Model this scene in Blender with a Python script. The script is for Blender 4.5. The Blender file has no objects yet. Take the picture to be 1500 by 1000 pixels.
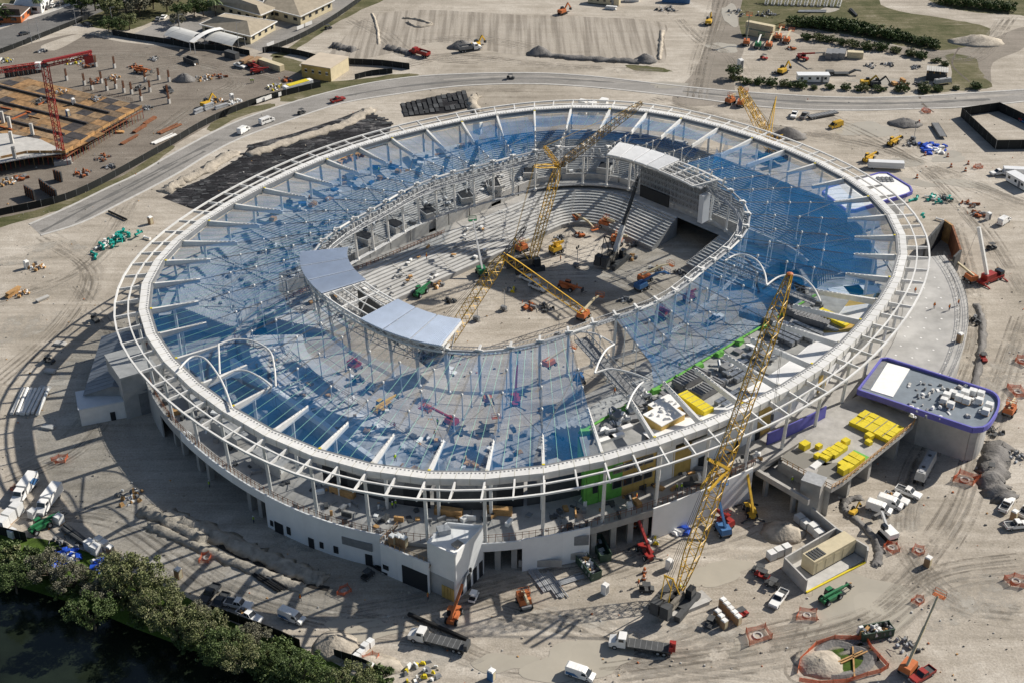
import bpy, math, random
from math import sin, cos, pi, radians, hypot, atan2
from mathutils import Vector, Matrix
random.seed(7)
S = bpy.context.scene
C = S.collection

# ---------------------------------------------------------------- camera
TH, FPX, HC = radians(32.0), 1980.0, 190.0
cam = bpy.data.cameras.new('camera'); camo = bpy.data.objects.new('camera', cam); C.objects.link(camo)
camo.location = (0, 0, HC); camo.rotation_euler = (pi/2 - TH, 0, 0)
cam.sensor_width = 36.0; cam.lens = FPX/1500*36; cam.clip_start = 1; cam.clip_end = 6000
S.camera = camo
# ---------------------------------------------------------------- sky and sun
SUN_AZ, SUN_EL = radians(60.0), radians(35.0)      # azimuth clockwise from +Y
W = bpy.data.worlds.new('World'); S.world = W; W.use_nodes = True
nt = W.node_tree; bg = nt.nodes['Background']
sk = nt.nodes.new('ShaderNodeTexSky'); sk.sky_type = 'NISHITA'; sk.sun_disc = False
sk.sun_elevation = SUN_EL; sk.sun_rotation = SUN_AZ; sk.air_density = 1.0; sk.dust_density = 1.2
nt.links.new(sk.outputs[0], bg.inputs[0]); bg.inputs[1].default_value = 0.062
sl = bpy.data.lights.new('sun', 'SUN'); so = bpy.data.objects.new('sun', sl); C.objects.link(so)
sl.energy = 4.7; sl.angle = radians(0.55); sl.color = (1.0, 0.94, 0.85)
sd = Vector((sin(SUN_AZ)*cos(SUN_EL), cos(SUN_AZ)*cos(SUN_EL), sin(SUN_EL)))
so.rotation_euler = sd.to_track_quat('Z', 'Y').to_euler(); so.location = (200, 500, 300)
S.view_settings.view_transform = 'Standard'; S.view_settings.look = 'None'
S.view_settings.exposure = 0.32; S.view_settings.gamma = 1.0; S.view_settings.use_curve_mapping = False
S.render.engine = 'CYCLES'
S.cycles.max_bounces = 6; S.cycles.transparent_max_bounces = 16; S.cycles.diffuse_bounces = 3

# ---------------------------------------------------------------- helpers
def G(px, py, z=0.0):
    """site survey: map a point of the aerial survey picture to site metres at height z"""
    u, v = px-750.0, py-500.0
    dx, dy, dz = u, FPX*cos(TH)-v*sin(TH), -(FPX*sin(TH)+v*cos(TH))
    t = (z-HC)/dz
    return Vector((dx*t, dy*t, z))
def Hd(cx, cy, dx, dy):
    a, b = G(cx, cy), G(cx+dx, cy+dy)
    return atan2(b.y-a.y, b.x-a.x)

_m = {}
def mat(name, col, rough=.8, metal=0., ns=0., na=.25, bump=0., bs=None, spec=.3, col2=None, alpha=1.):
    if name in _m: return _m[name]
    m = bpy.data.materials.new(name); m.use_nodes = True; t = m.node_tree
    b = t.nodes['Principled BSDF']
    c = (*col, 1)
    b.inputs['Base Color'].default_value = c; b.inputs['Roughness'].default_value = rough
    b.inputs['Metallic'].default_value = metal; b.inputs['Specular IOR Level'].default_value = spec
    tc = t.nodes.new('ShaderNodeTexCoord')
    if ns > 0:
        n = t.nodes.new('ShaderNodeTexNoise'); n.inputs['Scale'].default_value = ns; n.inputs['Detail'].default_value = 5; n.inputs['Roughness'].default_value = .65
        geo = t.nodes.new('ShaderNodeNewGeometry')
        t.links.new(geo.outputs['Position'], n.inputs['Vector'])
        r = t.nodes.new('ShaderNodeValToRGB')
        r.color_ramp.elements[0].position = .32; r.color_ramp.elements[1].position = .68
        d = col2 if col2 else tuple(x*(1-na) for x in col); l = col if col2 else tuple(min(1, x*(1+na*.6)) for x in col)
        r.color_ramp.elements[0].color = (*d, 1); r.color_ramp.elements[1].color = (*l, 1)
        t.links.new(n.outputs['Fac'], r.inputs[0])
        oi = t.nodes.new('ShaderNodeObjectInfo'); hs = t.nodes.new('ShaderNodeHueSaturation')
        mr = t.nodes.new('ShaderNodeMapRange'); mr.inputs[3].default_value = .93; mr.inputs[4].default_value = 1.06
        t.links.new(oi.outputs['Random'], mr.inputs[0]); t.links.new(mr.outputs[0], hs.inputs['Value'])
        t.links.new(r.outputs[0], hs.inputs['Color']); t.links.new(hs.outputs[0], b.inputs['Base Color'])
        if bump:
            n2 = t.nodes.new('ShaderNodeTexNoise'); n2.inputs['Scale'].default_value = bs or ns*6; n2.inputs['Detail'].default_value = 4
            t.links.new(geo.outputs['Position'], n2.inputs['Vector'])
            bp = t.nodes.new('ShaderNodeBump'); bp.inputs['Strength'].default_value = bump; bp.inputs['Distance'].default_value = .3
            t.links.new(n2.outputs['Fac'], bp.inputs['Height']); t.links.new(bp.outputs[0], b.inputs['Normal'])
    if alpha < 1: b.inputs['Alpha'].default_value = alpha
    _m[name] = m; return m

class MB:
    def __init__(s): s.v = []; s.f = []; s.mi = []; s.M = None
    def add(s, vs, fs, m=0):
        o = len(s.v)
        if s.M is not None: vs = [s.M @ Vector(p) for p in vs]
        s.v += [tuple(p) for p in vs]; s.f += [tuple(i+o for i in q) for q in fs]; s.mi += [m]*len(fs); return s
    BF = [(0,3,2,1),(4,5,6,7),(0,1,5,4),(1,2,6,5),(2,3,7,6),(3,0,4,7)]
    def box(s, c, d, rz=0., m=0, tp=(1,1), sh=(0,0)):
        """c centre of the base, d size, tp top scale, sh top shift"""
        x, y, z = d[0]/2, d[1]/2, d[2]; ca, sa = cos(rz), sin(rz)
        vs = []
        for zz, kx, ky, ox, oy in ((0,1,1,0,0),(z,tp[0],tp[1],sh[0],sh[1])):
            for a, b in ((-1,-1),(1,-1),(1,1),(-1,1)):
                px, py = a*x*kx+ox, b*y*ky+oy
                vs.append((c[0]+px*ca-py*sa, c[1]+px*sa+py*ca, c[2]+zz))
        return s.add(vs, s.BF, m)
    def beam(s, p, q, w, h, m=0, w2=None, h2=None, up=(0,0,1)):
        p, q = Vector(p), Vector(q); d = (q-p)
        if d.length < 1e-6: return s
        d.normalize(); u = Vector(up)
        if abs(d.dot(u)) > .98: u = Vector((1,0,0))
        sd = d.cross(u).normalized(); u = sd.cross(d)
        vs = []
        for o, ww, hh in ((p, w, h), (q, w2 or w, h2 or h)):
            for a, b in ((-1,-1),(1,-1),(1,1),(-1,1)): vs.append(o+sd*(a*ww/2)+u*(b*hh/2))
        return s.add(vs, [(0,1,2,3),(7,6,5,4),(0,4,5,1),(1,5,6,2),(2,6,7,3),(3,7,4,0)], m)
    def tube(s, p, q, r, n=6, r2=None, m=0):
        p, q = Vector(p), Vector(q); d = (q-p)
        if d.length < 1e-6: return s
        d.normalize(); u = Vector((0,0,1)) if abs(d.z) < .95 else Vector((1,0,0))
        a = d.cross(u).normalized(); b = d.cross(a); r2 = r if r2 is None else r2
        vs = [o+a*(rr*cos(2*pi*i/n))+b*(rr*sin(2*pi*i/n)) for o, rr in ((p,r),(q,r2)) for i in range(n)]
        fs = [(i, i+n, (i+1)%n+n, (i+1)%n) for i in range(n)]+[tuple(range(n)), tuple(range(2*n-1, n-1, -1))]
        return s.add(vs, fs, m)
    def path(s, pts, r, n=5, m=0):
        for a, b in zip(pts, pts[1:]): s.tube(a, b, r, n, m=m)
        return s
    def prism(s, poly, z0, z1, m=0, ms=None):
        a = sum(poly[i][0]*poly[(i+1)%len(poly)][1]-poly[(i+1)%len(poly)][0]*poly[i][1] for i in range(len(poly)))
        if a < 0: poly = poly[::-1]
        n = len(poly)
        s.add([(p[0],p[1],z0) for p in poly]+[(p[0],p[1],z1) for p in poly], [tuple(range(n,2*n)), tuple(range(n-1,-1,-1))], m)
        s.add([(p[0],p[1],z0) for p in poly]+[(p[0],p[1],z1) for p in poly], [(i,(i+1)%n,(i+1)%n+n,i+n) for i in range(n)], m if ms is None else ms)
        return s
    def loft(s, rings, m=0, cap=True):
        n = len(rings[0]); fs = []
        for k in range(len(rings)-1):
            for i in range(n): fs.append((k*n+i, k*n+(i+1)%n, (k+1)*n+(i+1)%n, (k+1)*n+i))
        if cap: fs += [tuple(range(n-1,-1,-1)), tuple(range((len(rings)-1)*n, len(rings)*n))]
        return s.add([p for r in rings for p in r], fs, m)
    def lathe(s, c, prof, n=10, m=0):
        return s.loft([[(c[0]+r*cos(2*pi*i/n), c[1]+r*sin(2*pi*i/n), c[2]+z) for i in range(n)] for r, z in prof], m)
    def strip(s, A, B, m=0):
        n = len(A); return s.add(list(A)+list(B), [(i, i+1, n+i+1, n+i) for i in range(n-1)], m)
    def lattice(s, p, q, w0, wm, w1, n, r=.07, rd=.05, up=(0,0,1), m=0):
        p, q = Vector(p), Vector(q); d = (q-p).normalized(); u = Vector(up)
        if abs(d.dot(u)) > .97: u = Vector((0,1,0))
        a = d.cross(u).normalized(); b = a.cross(d)
        R = []
        for i in range(n+1):
            t = i/n; w = w0+(wm-w0)*min(1, t/.12) if t < .5 else w1+(wm-w1)*min(1, (1-t)/.12)
            o = p.lerp(q, t); R.append([o+a*(x*w/2)+b*(y*w/2) for x, y in ((-1,-1),(1,-1),(1,1),(-1,1))])
        for i in range(n):
            for j in range(4):
                k = (j+1) % 4
                s.tube(R[i][j], R[i+1][j], r, 4, m=m)
                s.tube(R[i][j] if i % 2 else R[i][k], R[i+1][k] if i % 2 else R[i+1][j], rd, 3, m=m)
                if i % 3 == 0: s.tube(R[i][j], R[i][k], rd, 3, m=m)
        return s
    def wheel(s, x, y, r, w, m=0):
        return s.tube((x, y-w/2, r), (x, y+w/2, r), r, 10, m=m)
    def mesh(s, name, mats, smooth=False):
        me = bpy.data.meshes.new(name); me.from_pydata(s.v, [], s.f)
        for m in (mats if isinstance(mats, (list, tuple)) else [mats]): me.materials.append(m)
        me.polygons.foreach_set('material_index', s.mi)
        if smooth: me.polygons.foreach_set('use_smooth', [True]*len(s.f))
        me.update(); return me
    def build(s, name, mats, parent=None, label=None, smooth=False):
        return link(name, s.mesh(name, mats, smooth), parent, label)
def link(name, me, parent=None, label=None):
    o = bpy.data.objects.new(name, me); C.objects.link(o)
    if parent: o.parent = parent; KIDS.setdefault(parent.name, []).append(o)
    if label: o['label'] = label
    return o
KIDS = {}
def tag(o, label, cat, group=None):
    o['label'] = label; o['category'] = cat
    if group: o['group'] = group
    return o
def thing(name, label, cat, loc=(0,0,0), rz=0., group=None):
    o = bpy.data.objects.new(name, None); C.objects.link(o); o.empty_display_size = .5
    o.location = loc; o.rotation_euler = (0,0,rz); return tag(o, label, cat, group)
def struct(o): o['kind'] = 'structure'; return o
def stuff(o): o['kind'] = 'stuff'; return o
def kids(o): return KIDS.get(o.name, [])
def dup(root, loc, rz, label, group=None, sc=1.0):
    r = root.copy(); C.objects.link(r); r.location = loc; r.rotation_euler = (0,0,rz); r.scale = (sc,sc,sc); r['label'] = label
    if group: r['group'] = group
    elif 'group' in r: del r['group']
    for ch in kids(root):
        c = ch.copy(); C.objects.link(c); c.parent = r
        for g in kids(ch):
            d = g.copy(); C.objects.link(d); d.parent = c
    return r
PROTO = {}
def place(builder, args, cx, cy, dx, dy, label, group=None, z=0., sc=1.0):
    """put one instance of a kind at a surveyed spot, heading along the surveyed direction (dx,dy)"""
    loc = G(cx, cy, z); rz = Hd(cx, cy, dx, dy); key = (builder.__name__,)+tuple(args)
    if key not in PROTO:
        r = builder(*args); PROTO[key] = r; r.location = loc; r.rotation_euler = (0,0,rz); r.scale = (sc,sc,sc); r['label'] = label
        if group: r['group'] = group
        return r
    return dup(PROTO[key], loc, rz, label, group, sc)

_O = 'first second third fourth fifth sixth seventh eighth ninth tenth eleventh twelfth thirteenth fourteenth fifteenth sixteenth seventeenth eighteenth nineteenth'.split()
def nth(i, n):
    if i == 0: return 'leftmost'
    if i == n-1: return 'rightmost'
    return (_O[i] if i < 19 else 'twentieth' if i == 19 else 'twenty-'+_O[i-20])+' from left'
def along(rows):
    """order surveyed spots from left to right and give each its place words"""
    r = sorted(rows, key=lambda a: a[0]); return [(nth(i, len(r)),)+tuple(a) for i, a in enumerate(r)]
# ---------------------------------------------------------------- shared materials
WHITE = mat('white_paint', (.84,.83,.80), .5, ns=.6, na=.08)
STEELW = mat('white_steel', (.74,.73,.70), .45, ns=.8, na=.10)
GALV = mat('galvanised_steel', (.40,.41,.42), .55, .1, ns=1.2, na=.2)
CONC = mat('concrete', (.40,.385,.36), .85, ns=.35, na=.22, bump=.15)
CONCL = mat('pale_concrete', (.50,.485,.455), .85, ns=.5, na=.16, bump=.1)
CONCD = mat('grey_precast', (.34,.34,.335), .85, ns=.4, na=.2)
BLACK = mat('black_rubber', (.02,.02,.02), .8)
DARK = mat('dark_opening', (.03,.032,.035), .9)
GLASS = mat('dark_glass', (.02,.025,.03), .08, spec=.6)
ORANGE = mat('orange_paint', (.50,.15,.05), .5, ns=1.5, na=.2)
RED = mat('red_paint', (.33,.035,.03), .4, ns=1.5, na=.2)
YELLOW = mat('yellow_paint', (.66,.40,.04), .5, ns=1.5, na=.2)
LEMON = mat('lemon_wrap', (.70,.56,.03), .5, ns=2., na=.15)
GREEN = mat('green_paint', (.03,.17,.07), .45, ns=1.5, na=.2)
TEAL = mat('teal_pipe', (.02,.36,.30), .5, ns=1.5, na=.2)
LIME = mat('lime_sheathing', (.15,.44,.08), .7, ns=.8, na=.2)
BLUE = mat('blue_paint', (.06,.16,.34), .5, ns=1.5, na=.2)
TARPB = mat('blue_tarp', (.02,.08,.48), .45, ns=1.2, na=.35)
PURPLE = mat('purple_sheathing', (.14,.135,.46), .6, ns=.6, na=.15)
TAN = mat('tan_sheathing', (.55,.38,.12), .75, ns=.5, na=.18)
CREAM = mat('cream_steel', (.60,.52,.35), .6, ns=.6, na=.12)
BROWN = mat('brown_plastic', (.36,.23,.13), .6, ns=1., na=.15)
WOOD = mat('plywood', (.50,.29,.12), .8, ns=.6, na=.4)
RUST = mat('rusty_steel', (.24,.10,.05), .85, ns=1., na=.35)
GREY = mat('grey_paint', (.22,.225,.23), .6, ns=.8, na=.2)
DGREY = mat('dark_grey', (.075,.078,.08), .7, ns=.8, na=.25)
MESHO = mat('orange_mesh', (.75,.16,.06), .7, ns=2., na=.25, alpha=.62)
SOIL = mat('pale_spoil', (.44,.39,.32), .95, ns=.5, na=.35, bump=.6, bs=1.8)
SOILG = mat('grey_spoil', (.20,.19,.18), .95, ns=.5, na=.35, bump=.6, bs=2.)
# ================================================================ ground
def ground_mat(name, stops, scales=(.012,.07,.5), fine=2.2, bump=.5, wave=None, mixdark=None):
    m = bpy.data.materials.new(name); m.use_nodes = True; t = m.node_tree; b = t.nodes['Principled BSDF']
    b.inputs['Roughness'].default_value = .95; b.inputs['Specular IOR Level'].default_value = .15
    geo = t.nodes.new('ShaderNodeNewGeometry'); P = geo.outputs['Position']
    def noise(sc, det=6, rough=.6, dist=0., vec=P):
        n = t.nodes.new('ShaderNodeTexNoise'); n.inputs['Scale'].default_value = sc; n.inputs['Detail'].default_value = det
        n.inputs['Roughness'].default_value = rough; n.inputs['Distortion'].default_value = dist; t.links.new(vec, n.inputs['Vector']); return n.outputs['Fac']
    def mth(op, a, bb, cl=False):
        n = t.nodes.new('ShaderNodeMath'); n.operation = op; n.use_clamp = cl
        for i, x in enumerate((a, bb)):
            if isinstance(x, (int, float)): n.inputs[i].default_value = x
            else: t.links.new(x, n.inputs[i])
        return n.outputs[0]
    a = noise(scales[0], 6, .62, 1.2); c = noise(scales[1], 8, .68, .8); d = noise(scales[2], 5, .7)
    v = mth('ADD', mth('MULTIPLY', a, .50), mth('ADD', mth('MULTIPLY', c, .36), mth('MULTIPLY', d, .14)))
    # wheel-worn streaks: stretched noise in two directions
    mp = t.nodes.new('ShaderNodeMapping'); mp.inputs['Rotation'].default_value = (0,0,.55); mp.inputs['Scale'].default_value = (.018,.22,.1); t.links.new(P, mp.inputs['Vector'])
    e = noise(1.0, 6, .65, 1.6, mp.outputs[0])
    mp2 = t.nodes.new('ShaderNodeMapping'); mp2.inputs['Rotation'].default_value = (0,0,-.9); mp2.inputs['Scale'].default_value = (.02,.3,.1); t.links.new(P, mp2.inputs['Vector'])
    e2 = noise(1.0, 6, .65, 1.4, mp2.outputs[0])
    v = mth('ADD', mth('MULTIPLY', v, .64), mth('ADD', mth('MULTIPLY', e, .20), mth('MULTIPLY', e2, .16)))
    r = t.nodes.new('ShaderNodeValToRGB'); el = r.color_ramp.elements
    while len(el) < len(stops): el.new(.5)
    for k, (p, col) in enumerate(stops): el[k].position = p; el[k].color = (*col, 1)
    t.links.new(v, r.inputs[0]); out = r.outputs[0]
    # pebbles and clods
    f = noise(fine, 3, .75)
    mx = t.nodes.new('ShaderNodeMix'); mx.data_type = 'RGBA'; mx.blend_type = 'MULTIPLY'; mx.inputs[0].default_value = .75
    rr = t.nodes.new('ShaderNodeValToRGB'); rr.color_ramp.elements[0].position = .3; rr.color_ramp.elements[1].position = .62
    rr.color_ramp.elements[0].color = (.62,.6,.58,1); rr.color_ramp.elements[1].color = (1.08,1.08,1.08,1)
    t.links.new(f, rr.inputs[0]); t.links.new(out, mx.inputs[6]); t.links.new(rr.outputs[0], mx.inputs[7]); out = mx.outputs[2]
    h = mth('ADD', mth('MULTIPLY', d, .8), mth('MULTIPLY', f, .3))
    if wave:
        wv = t.nodes.new('ShaderNodeTexNoise'); wv.inputs['Scale'].default_value = wave[1]; wv.inputs['Detail'].default_value = 4
        m3 = t.nodes.new('ShaderNodeMapping'); m3.inputs['Rotation'].default_value = (0,0,wave[0]); m3.inputs['Scale'].default_value = (1,.03,.1); t.links.new(P, m3.inputs['Vector']); t.links.new(m3.outputs[0], wv.inputs['Vector'])
        mx2 = t.nodes.new('ShaderNodeMix'); mx2.data_type = 'RGBA'; mx2.blend_type = 'MULTIPLY'; mx2.inputs[0].default_value = wave[2]
        rw = t.nodes.new('ShaderNodeValToRGB'); rw.color_ramp.elements[0].position = .38; rw.color_ramp.elements[1].position = .58; rw.color_ramp.elements[0].color = (.62,.61,.6,1); rw.color_ramp.elements[1].color = (1.05,1.05,1.05,1); t.links.new(wv.outputs['Fac'], rw.inputs[0])
        t.links.new(out, mx2.inputs[6]); t.links.new(rw.outputs[0], mx2.inputs[7]); out = mx2.outputs[2]
        h = mth('ADD', h, mth('MULTIPLY', wv.outputs['Fac'], .5))
    t.links.new(out, b.inputs['Base Color'])
    bp = t.nodes.new('ShaderNodeBump'); bp.inputs['Strength'].default_value = bump; bp.inputs['Distance'].default_value = .35
    t.links.new(h, bp.inputs['Height']); t.links.new(bp.outputs[0], b.inputs['Normal'])
    return m
SAND = ground_mat('limestone_fill', [(.37,(.215,.19,.155)),(.44,(.34,.303,.25)),(.51,(.445,.40,.337)),(.59,(.59,.545,.475))])
DIRT = ground_mat('dark_site_soil', [(.36,(.12,.105,.088)),(.46,(.19,.165,.138)),(.55,(.25,.22,.185)),(.64,(.36,.325,.28))])
PITCH = ground_mat('pitch_fill', [(.36,(.30,.26,.205)),(.46,(.38,.335,.27)),(.56,(.44,.39,.32)),(.66,(.52,.47,.40))])
RAKED = ground_mat('raked_fill', [(.36,(.30,.265,.22)),(.46,(.38,.34,.285)),(.56,(.43,.39,.335)),(.66,(.50,.46,.40))], wave=(.45,.5,.85))
TRACKM = ground_mat('track_road', [(.36,(.17,.15,.128)),(.46,(.24,.215,.18)),(.55,(.31,.275,.235)),(.64,(.42,.38,.32))])
ASPH = ground_mat('asphalt', [(.38,(.19,.182,.168)),(.47,(.27,.258,.24)),(.54,(.33,.315,.295)),(.62,(.42,.40,.37))], bump=.1)
ASPHD = ground_mat('dark_asphalt', [(.38,(.10,.10,.10)),(.47,(.15,.148,.143)),(.54,(.18,.176,.17)),(.62,(.25,.243,.23))], bump=.1)
GRASSM = ground_mat('rough_grass', [(.38,(.05,.06,.02)),(.46,(.095,.098,.045)),(.53,(.155,.142,.08)),(.60,(.28,.25,.18))], scales=(.03,.15,.9))
GRASSB = ground_mat('green_bank_soil', [(.38,(.018,.03,.008)),(.46,(.05,.085,.015)),(.54,(.085,.14,.025)),(.62,(.12,.15,.05))], scales=(.05,.2,1.0))
LINER = ground_mat('black_geotextile', [(.40,(.012,.012,.014)),(.50,(.022,.022,.025)),(.53,(.05,.05,.055)),(.61,(.30,.29,.28))], scales=(.05,.25,1.1))
SLAB = ground_mat('site_slab', [(.38,(.33,.315,.29)),(.47,(.42,.40,.375)),(.54,(.47,.455,.43)),(.62,(.54,.53,.51))], scales=(.03,.12,.6), bump=.08)

def shrink(a, k):
    c = sum((Vector((p[0],p[1])) for p in a), Vector((0,0)))/len(a); return [c+(Vector((p[0],p[1]))-c)*k for p in a]
def smooth(pts, n=3, closed=False):
    """Catmull-Rom"""
    P = [Vector(p) for p in pts]; out = []; N = len(P)
    for i in range(N if closed else N-1):
        a, b, c, d = (P[(i-1)%N] if closed or i else P[0]), P[i], P[(i+1)%N], (P[(i+2)%N] if closed or i+2 < N else P[-1])
        for k in range(n):
            t = k/n
            out.append(.5*((2*b)+(c-a)*t+(2*a-5*b+4*c-d)*t*t+(3*b-a-3*c+d)*t**3))
    if not closed: out.append(P[-1])
    return out
def sheet(name, px, m, z, kind='structure', sm=True, jit=0.):
    pts = [G(*p) for p in px]
    if sm: pts = smooth(pts, 5, True)
    if jit: pts = [p+Vector((random.uniform(-jit,jit), random.uniform(-jit,jit), 0)) for p in pts]
    mb = MB(); mb.add([(p.x, p.y, z) for p in pts], [tuple(range(len(pts)))])
    a = sum(pts[i].x*pts[(i+1)%len(pts)].y-pts[(i+1)%len(pts)].x*pts[i].y for i in range(len(pts)))
    if a < 0: mb.f = [tuple(reversed(mb.f[0]))]
    o = mb.build(name, m); o['kind'] = kind; return o
def ribbon(mb, pts, w, z, m=0, wj=0.):
    L, R = [], []
    for i, p in enumerate(pts):
        d = (pts[min(i+1, len(pts)-1)]-pts[max(i-1, 0)]).normalized(); n = Vector((-d.y, d.x, 0)); ww = w*(1+random.uniform(-wj, wj))/2
        L.append(p+n*ww+Vector((0,0,z))); R.append(p-n*ww+Vector((0,0,z)))
    mb.strip(R, L, m)

# ground sheet with the pond basin cut away: the canal bank line
bank = [(-140,760),(-60,800),(0,828),(60,845),(130,866),(200,896),(270,922),(340,948),(420,978),(520,1015),(640,1060),(800,1105)]
bk = [G(*p) for p in bank]
gb = MB()
far = [Vector((2600,bk[-1].y-40,0)), Vector((2600,3200,0)), Vector((-2600,3200,0)), Vector((-2600,bk[0].y,0))]
poly = bk+far
cc = Vector((0,1200,0))
gb.add([(p.x,p.y,0) for p in poly], [tuple(range(len(poly)))])
struct(gb.build('ground', SAND))
low = [p+Vector((-.8,-1.8,-2.8)) for p in bk]
bb = MB(); bb.strip(low, bk); struct(bb.build('canal_bank', GRASSB))
WATER = mat('canal_water', (.014,.02,.012), .12, ns=.06, na=.5, bump=.08, bs=1.2, spec=.4)
wb = MB(); wb.add([(-700,20,-2.6),(500,20,-2.6),(500,330,-2.6),(-700,330,-2.6)], [(0,1,2,3)]); struct(wb.build('canal_water', WATER))
bp_ = MB(); bp_.add([(-2600,-300,-4),(2600,-300,-4),(2600,400,-4),(-2600,400,-4)], [(0,1,2,3)]); struct(bp_.build('canal_bed', GRASSB))

# zones
sheet('dark_soil_yard', [(-160,130),(0,78),(110,50),(180,62),(300,74),(365,84),(392,102),(450,104),(480,118),(455,132),(400,146),(330,172),(250,216),(170,262),(80,302),(-30,330),(-220,380)], DIRT, .006)
sheet('pale_track', [(60,68),(105,52),(125,50),(110,60),(80,74)], SAND, .012)
sheet('raked_field', [(480,95),(500,60),(540,25),(620,15),(760,22),(860,25),(968,33),(973,60),(970,92),(900,90),(780,84),(690,70),(640,62),(600,72)], RAKED, .008)
sheet('haul_track', [(985,150),(1020,100),(1040,40),(1048,-20),(1088,-20),(1082,30),(1090,70),(1075,110),(1070,150)], TRACKM, .009)
sheet('haul_track', [(1148,40),(1180,42),(1240,52),(1300,66),(1380,74),(1440,62),(1500,40),(1500,70),(1455,92),(1450,125),(1420,128),(1415,95),(1380,86),(1320,82),(1250,66),(1180,54)], TRACKM, .010)
sheet('rough_grass', [(1083,50),(1095,-10),(1270,-10),(1300,12),(1400,30),(1448,42),(1445,62),(1410,74),(1350,72),(1280,60),(1220,48),(1140,46),(1075,58)], GRASSM, .008, jit=.8)
sheet('rough_grass', [(1385,82),(1425,84),(1440,110),(1452,128),(1400,134),(1345,138),(1395,112)], GRASSM, .011, jit=.8)
sheet('rough_grass', [(1360,-5),(1500,-8),(1520,20),(1480,22),(1400,14)], GRASSM, .011, jit=.8)
sheet('rough_grass', [(0,40),(0,20),(60,0),(120,-20),(60,-40),(-80,-10)], GRASSM, .012)
sheet('rough_grass', [(405,82),(445,92),(440,98),(480,120),(590,108),(612,112),(560,122),(520,128),(470,138),(420,150),(415,140),(470,120),(440,108),(400,96)], GRASSM, .013, jit=.5)
sheet('rough_grass', [(920,96),(950,97),(982,103),(978,106),(940,104),(918,100)], GRASSM, .012, jit=.6)
sheet('rough_grass', [(395,82),(420,72),(460,45),(500,22),(520,5),(545,-5),(570,-5),(520,20),(470,48),(420,82)], GRASSM, .013, jit=.6)
sheet('lawn', [(100,25),(180,45),(260,20),(370,10),(330,-20),(120,-20)], GRASSM, .012)
sheet('grass_verge', [(-10,322),(60,306),(120,282),(180,256),(245,216),(250,222),(185,266),(120,294),(60,316),(-10,334)], GRASSM, .014, jit=.6)
sheet('grass_verge', [(305,184),(350,162),(395,152),(400,157),(350,172),(312,192)], GRASSM, .014, jit=.5)
sheet('canal_verge', [(-140,740),(-40,770),(60,790),(150,815),(260,868),(330,905),(420,940),(520,985),(640,1040),(640,1060),(520,1015),(420,978),(340,948),(270,922),(200,896),(130,866),(60,845),(0,828),(-60,800),(-140,760)], GRASSB, .010, jit=.4)
sheet('parking_lot', [(196,50),(230,34),(275,24),(310,40),(365,60),(300,66),(240,58)], ASPH, .012, sm=False)
sheet('school_drive', [(372,72),(352,60),(420,40),(470,14),(500,-12),(525,-12),(505,14),(462,40),(415,62),(398,78)], ASPH, .014)
sheet('stadium_slab_apron', [(1262,560),(1480,575),(1490,610),(1440,640),(1330,640)], SAND, .004)
# street, top left
st = MB(); ribbon(st, smooth([G(-190,118), G(0,58), G(105,20), G(175,-10), G(290,-60)], 4), 20, .016); struct(st.build('street', ASPHD))
sp = MB(); ribbon(sp, smooth([G(-190,93), G(0,40), G(100,7), G(170,-22)], 4), 3.2, .02); struct(sp.build('pavement', CONCL))
# the ring road, built from surveyed edges
up = [(-60,352),(43,329),(100,304),(157,276),(200,256),(258,223),(336,183),(420,153),(500,131),(567,118),(643,110),(767,107),(867,112),(1000,127),(1117,137),(1233,143),(1333,142),(1417,137),(1520,130),(1640,118)]
dn = [(50,348),(60,345),(118,327),(173,300),(254,258),(300,230),(350,204),(420,178),(500,152),(583,138),(667,127),(767,123),(867,128),(1000,142),(1117,157),(1233,162),(1333,160),(1417,157),(1520,147),(1640,133)]
U = smooth([G(*p) for p in up[1:]], 4); D = smooth([G(*p) for p in dn[1:]], 4)
n_ = min(len(U), len(D))
rs = MB(); rs.strip([p+Vector((0,0,.022)) for p in D], [p+Vector((0,0,.022)) for p in U])
struct(rs.build('ring_road', ASPH))
for E_, nm in ((U, 'kerb'), (D, 'kerb')):
    kb = MB()
    for a, b in zip(E_, E_[1:]):
        kb.beam(a+Vector((0,0,.06)), b+Vector((0,0,.06)), .9, .14)
    struct(kb.build(nm, CONCL))
# wet patches, stains and strips in the road
def blob(px, py, rx, ry, rot=0., n=18, irr=.28):
    c = G(px, py); ph = [random.uniform(0, 6.28) for _ in range(4)]
    pts = []
    for i in range(n):
        a = 2*pi*i/n; r = 1+irr*(sin(2*a+ph[0])*.5+sin(3*a+ph[1])*.5+sin(5*a+ph[2])*.35)
        x, y = rx*r*cos(a), ry*r*sin(a); pts.append(Vector((c.x+x*cos(rot)-y*sin(rot), c.y+x*sin(rot)+y*cos(rot), 0)))
    return pts
PUD = mat('milky_puddle', (.40,.365,.30), .32, ns=.15, na=.08, spec=.35)
PUDD = None
pz_ = [0]
def puddle(px, py, rx, ry, rot=0., m=PUD, z=.03, nm='puddle'):
    pz_[0] += 1; z += .0041*(pz_[0] % 9)
    pts = smooth(blob(px, py, rx, ry, rot), 2, True); mb = MB(); mb.add([(p.x,p.y,z) for p in pts], [tuple(range(len(pts)))])
    struct(mb.build(nm, m))
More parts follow.
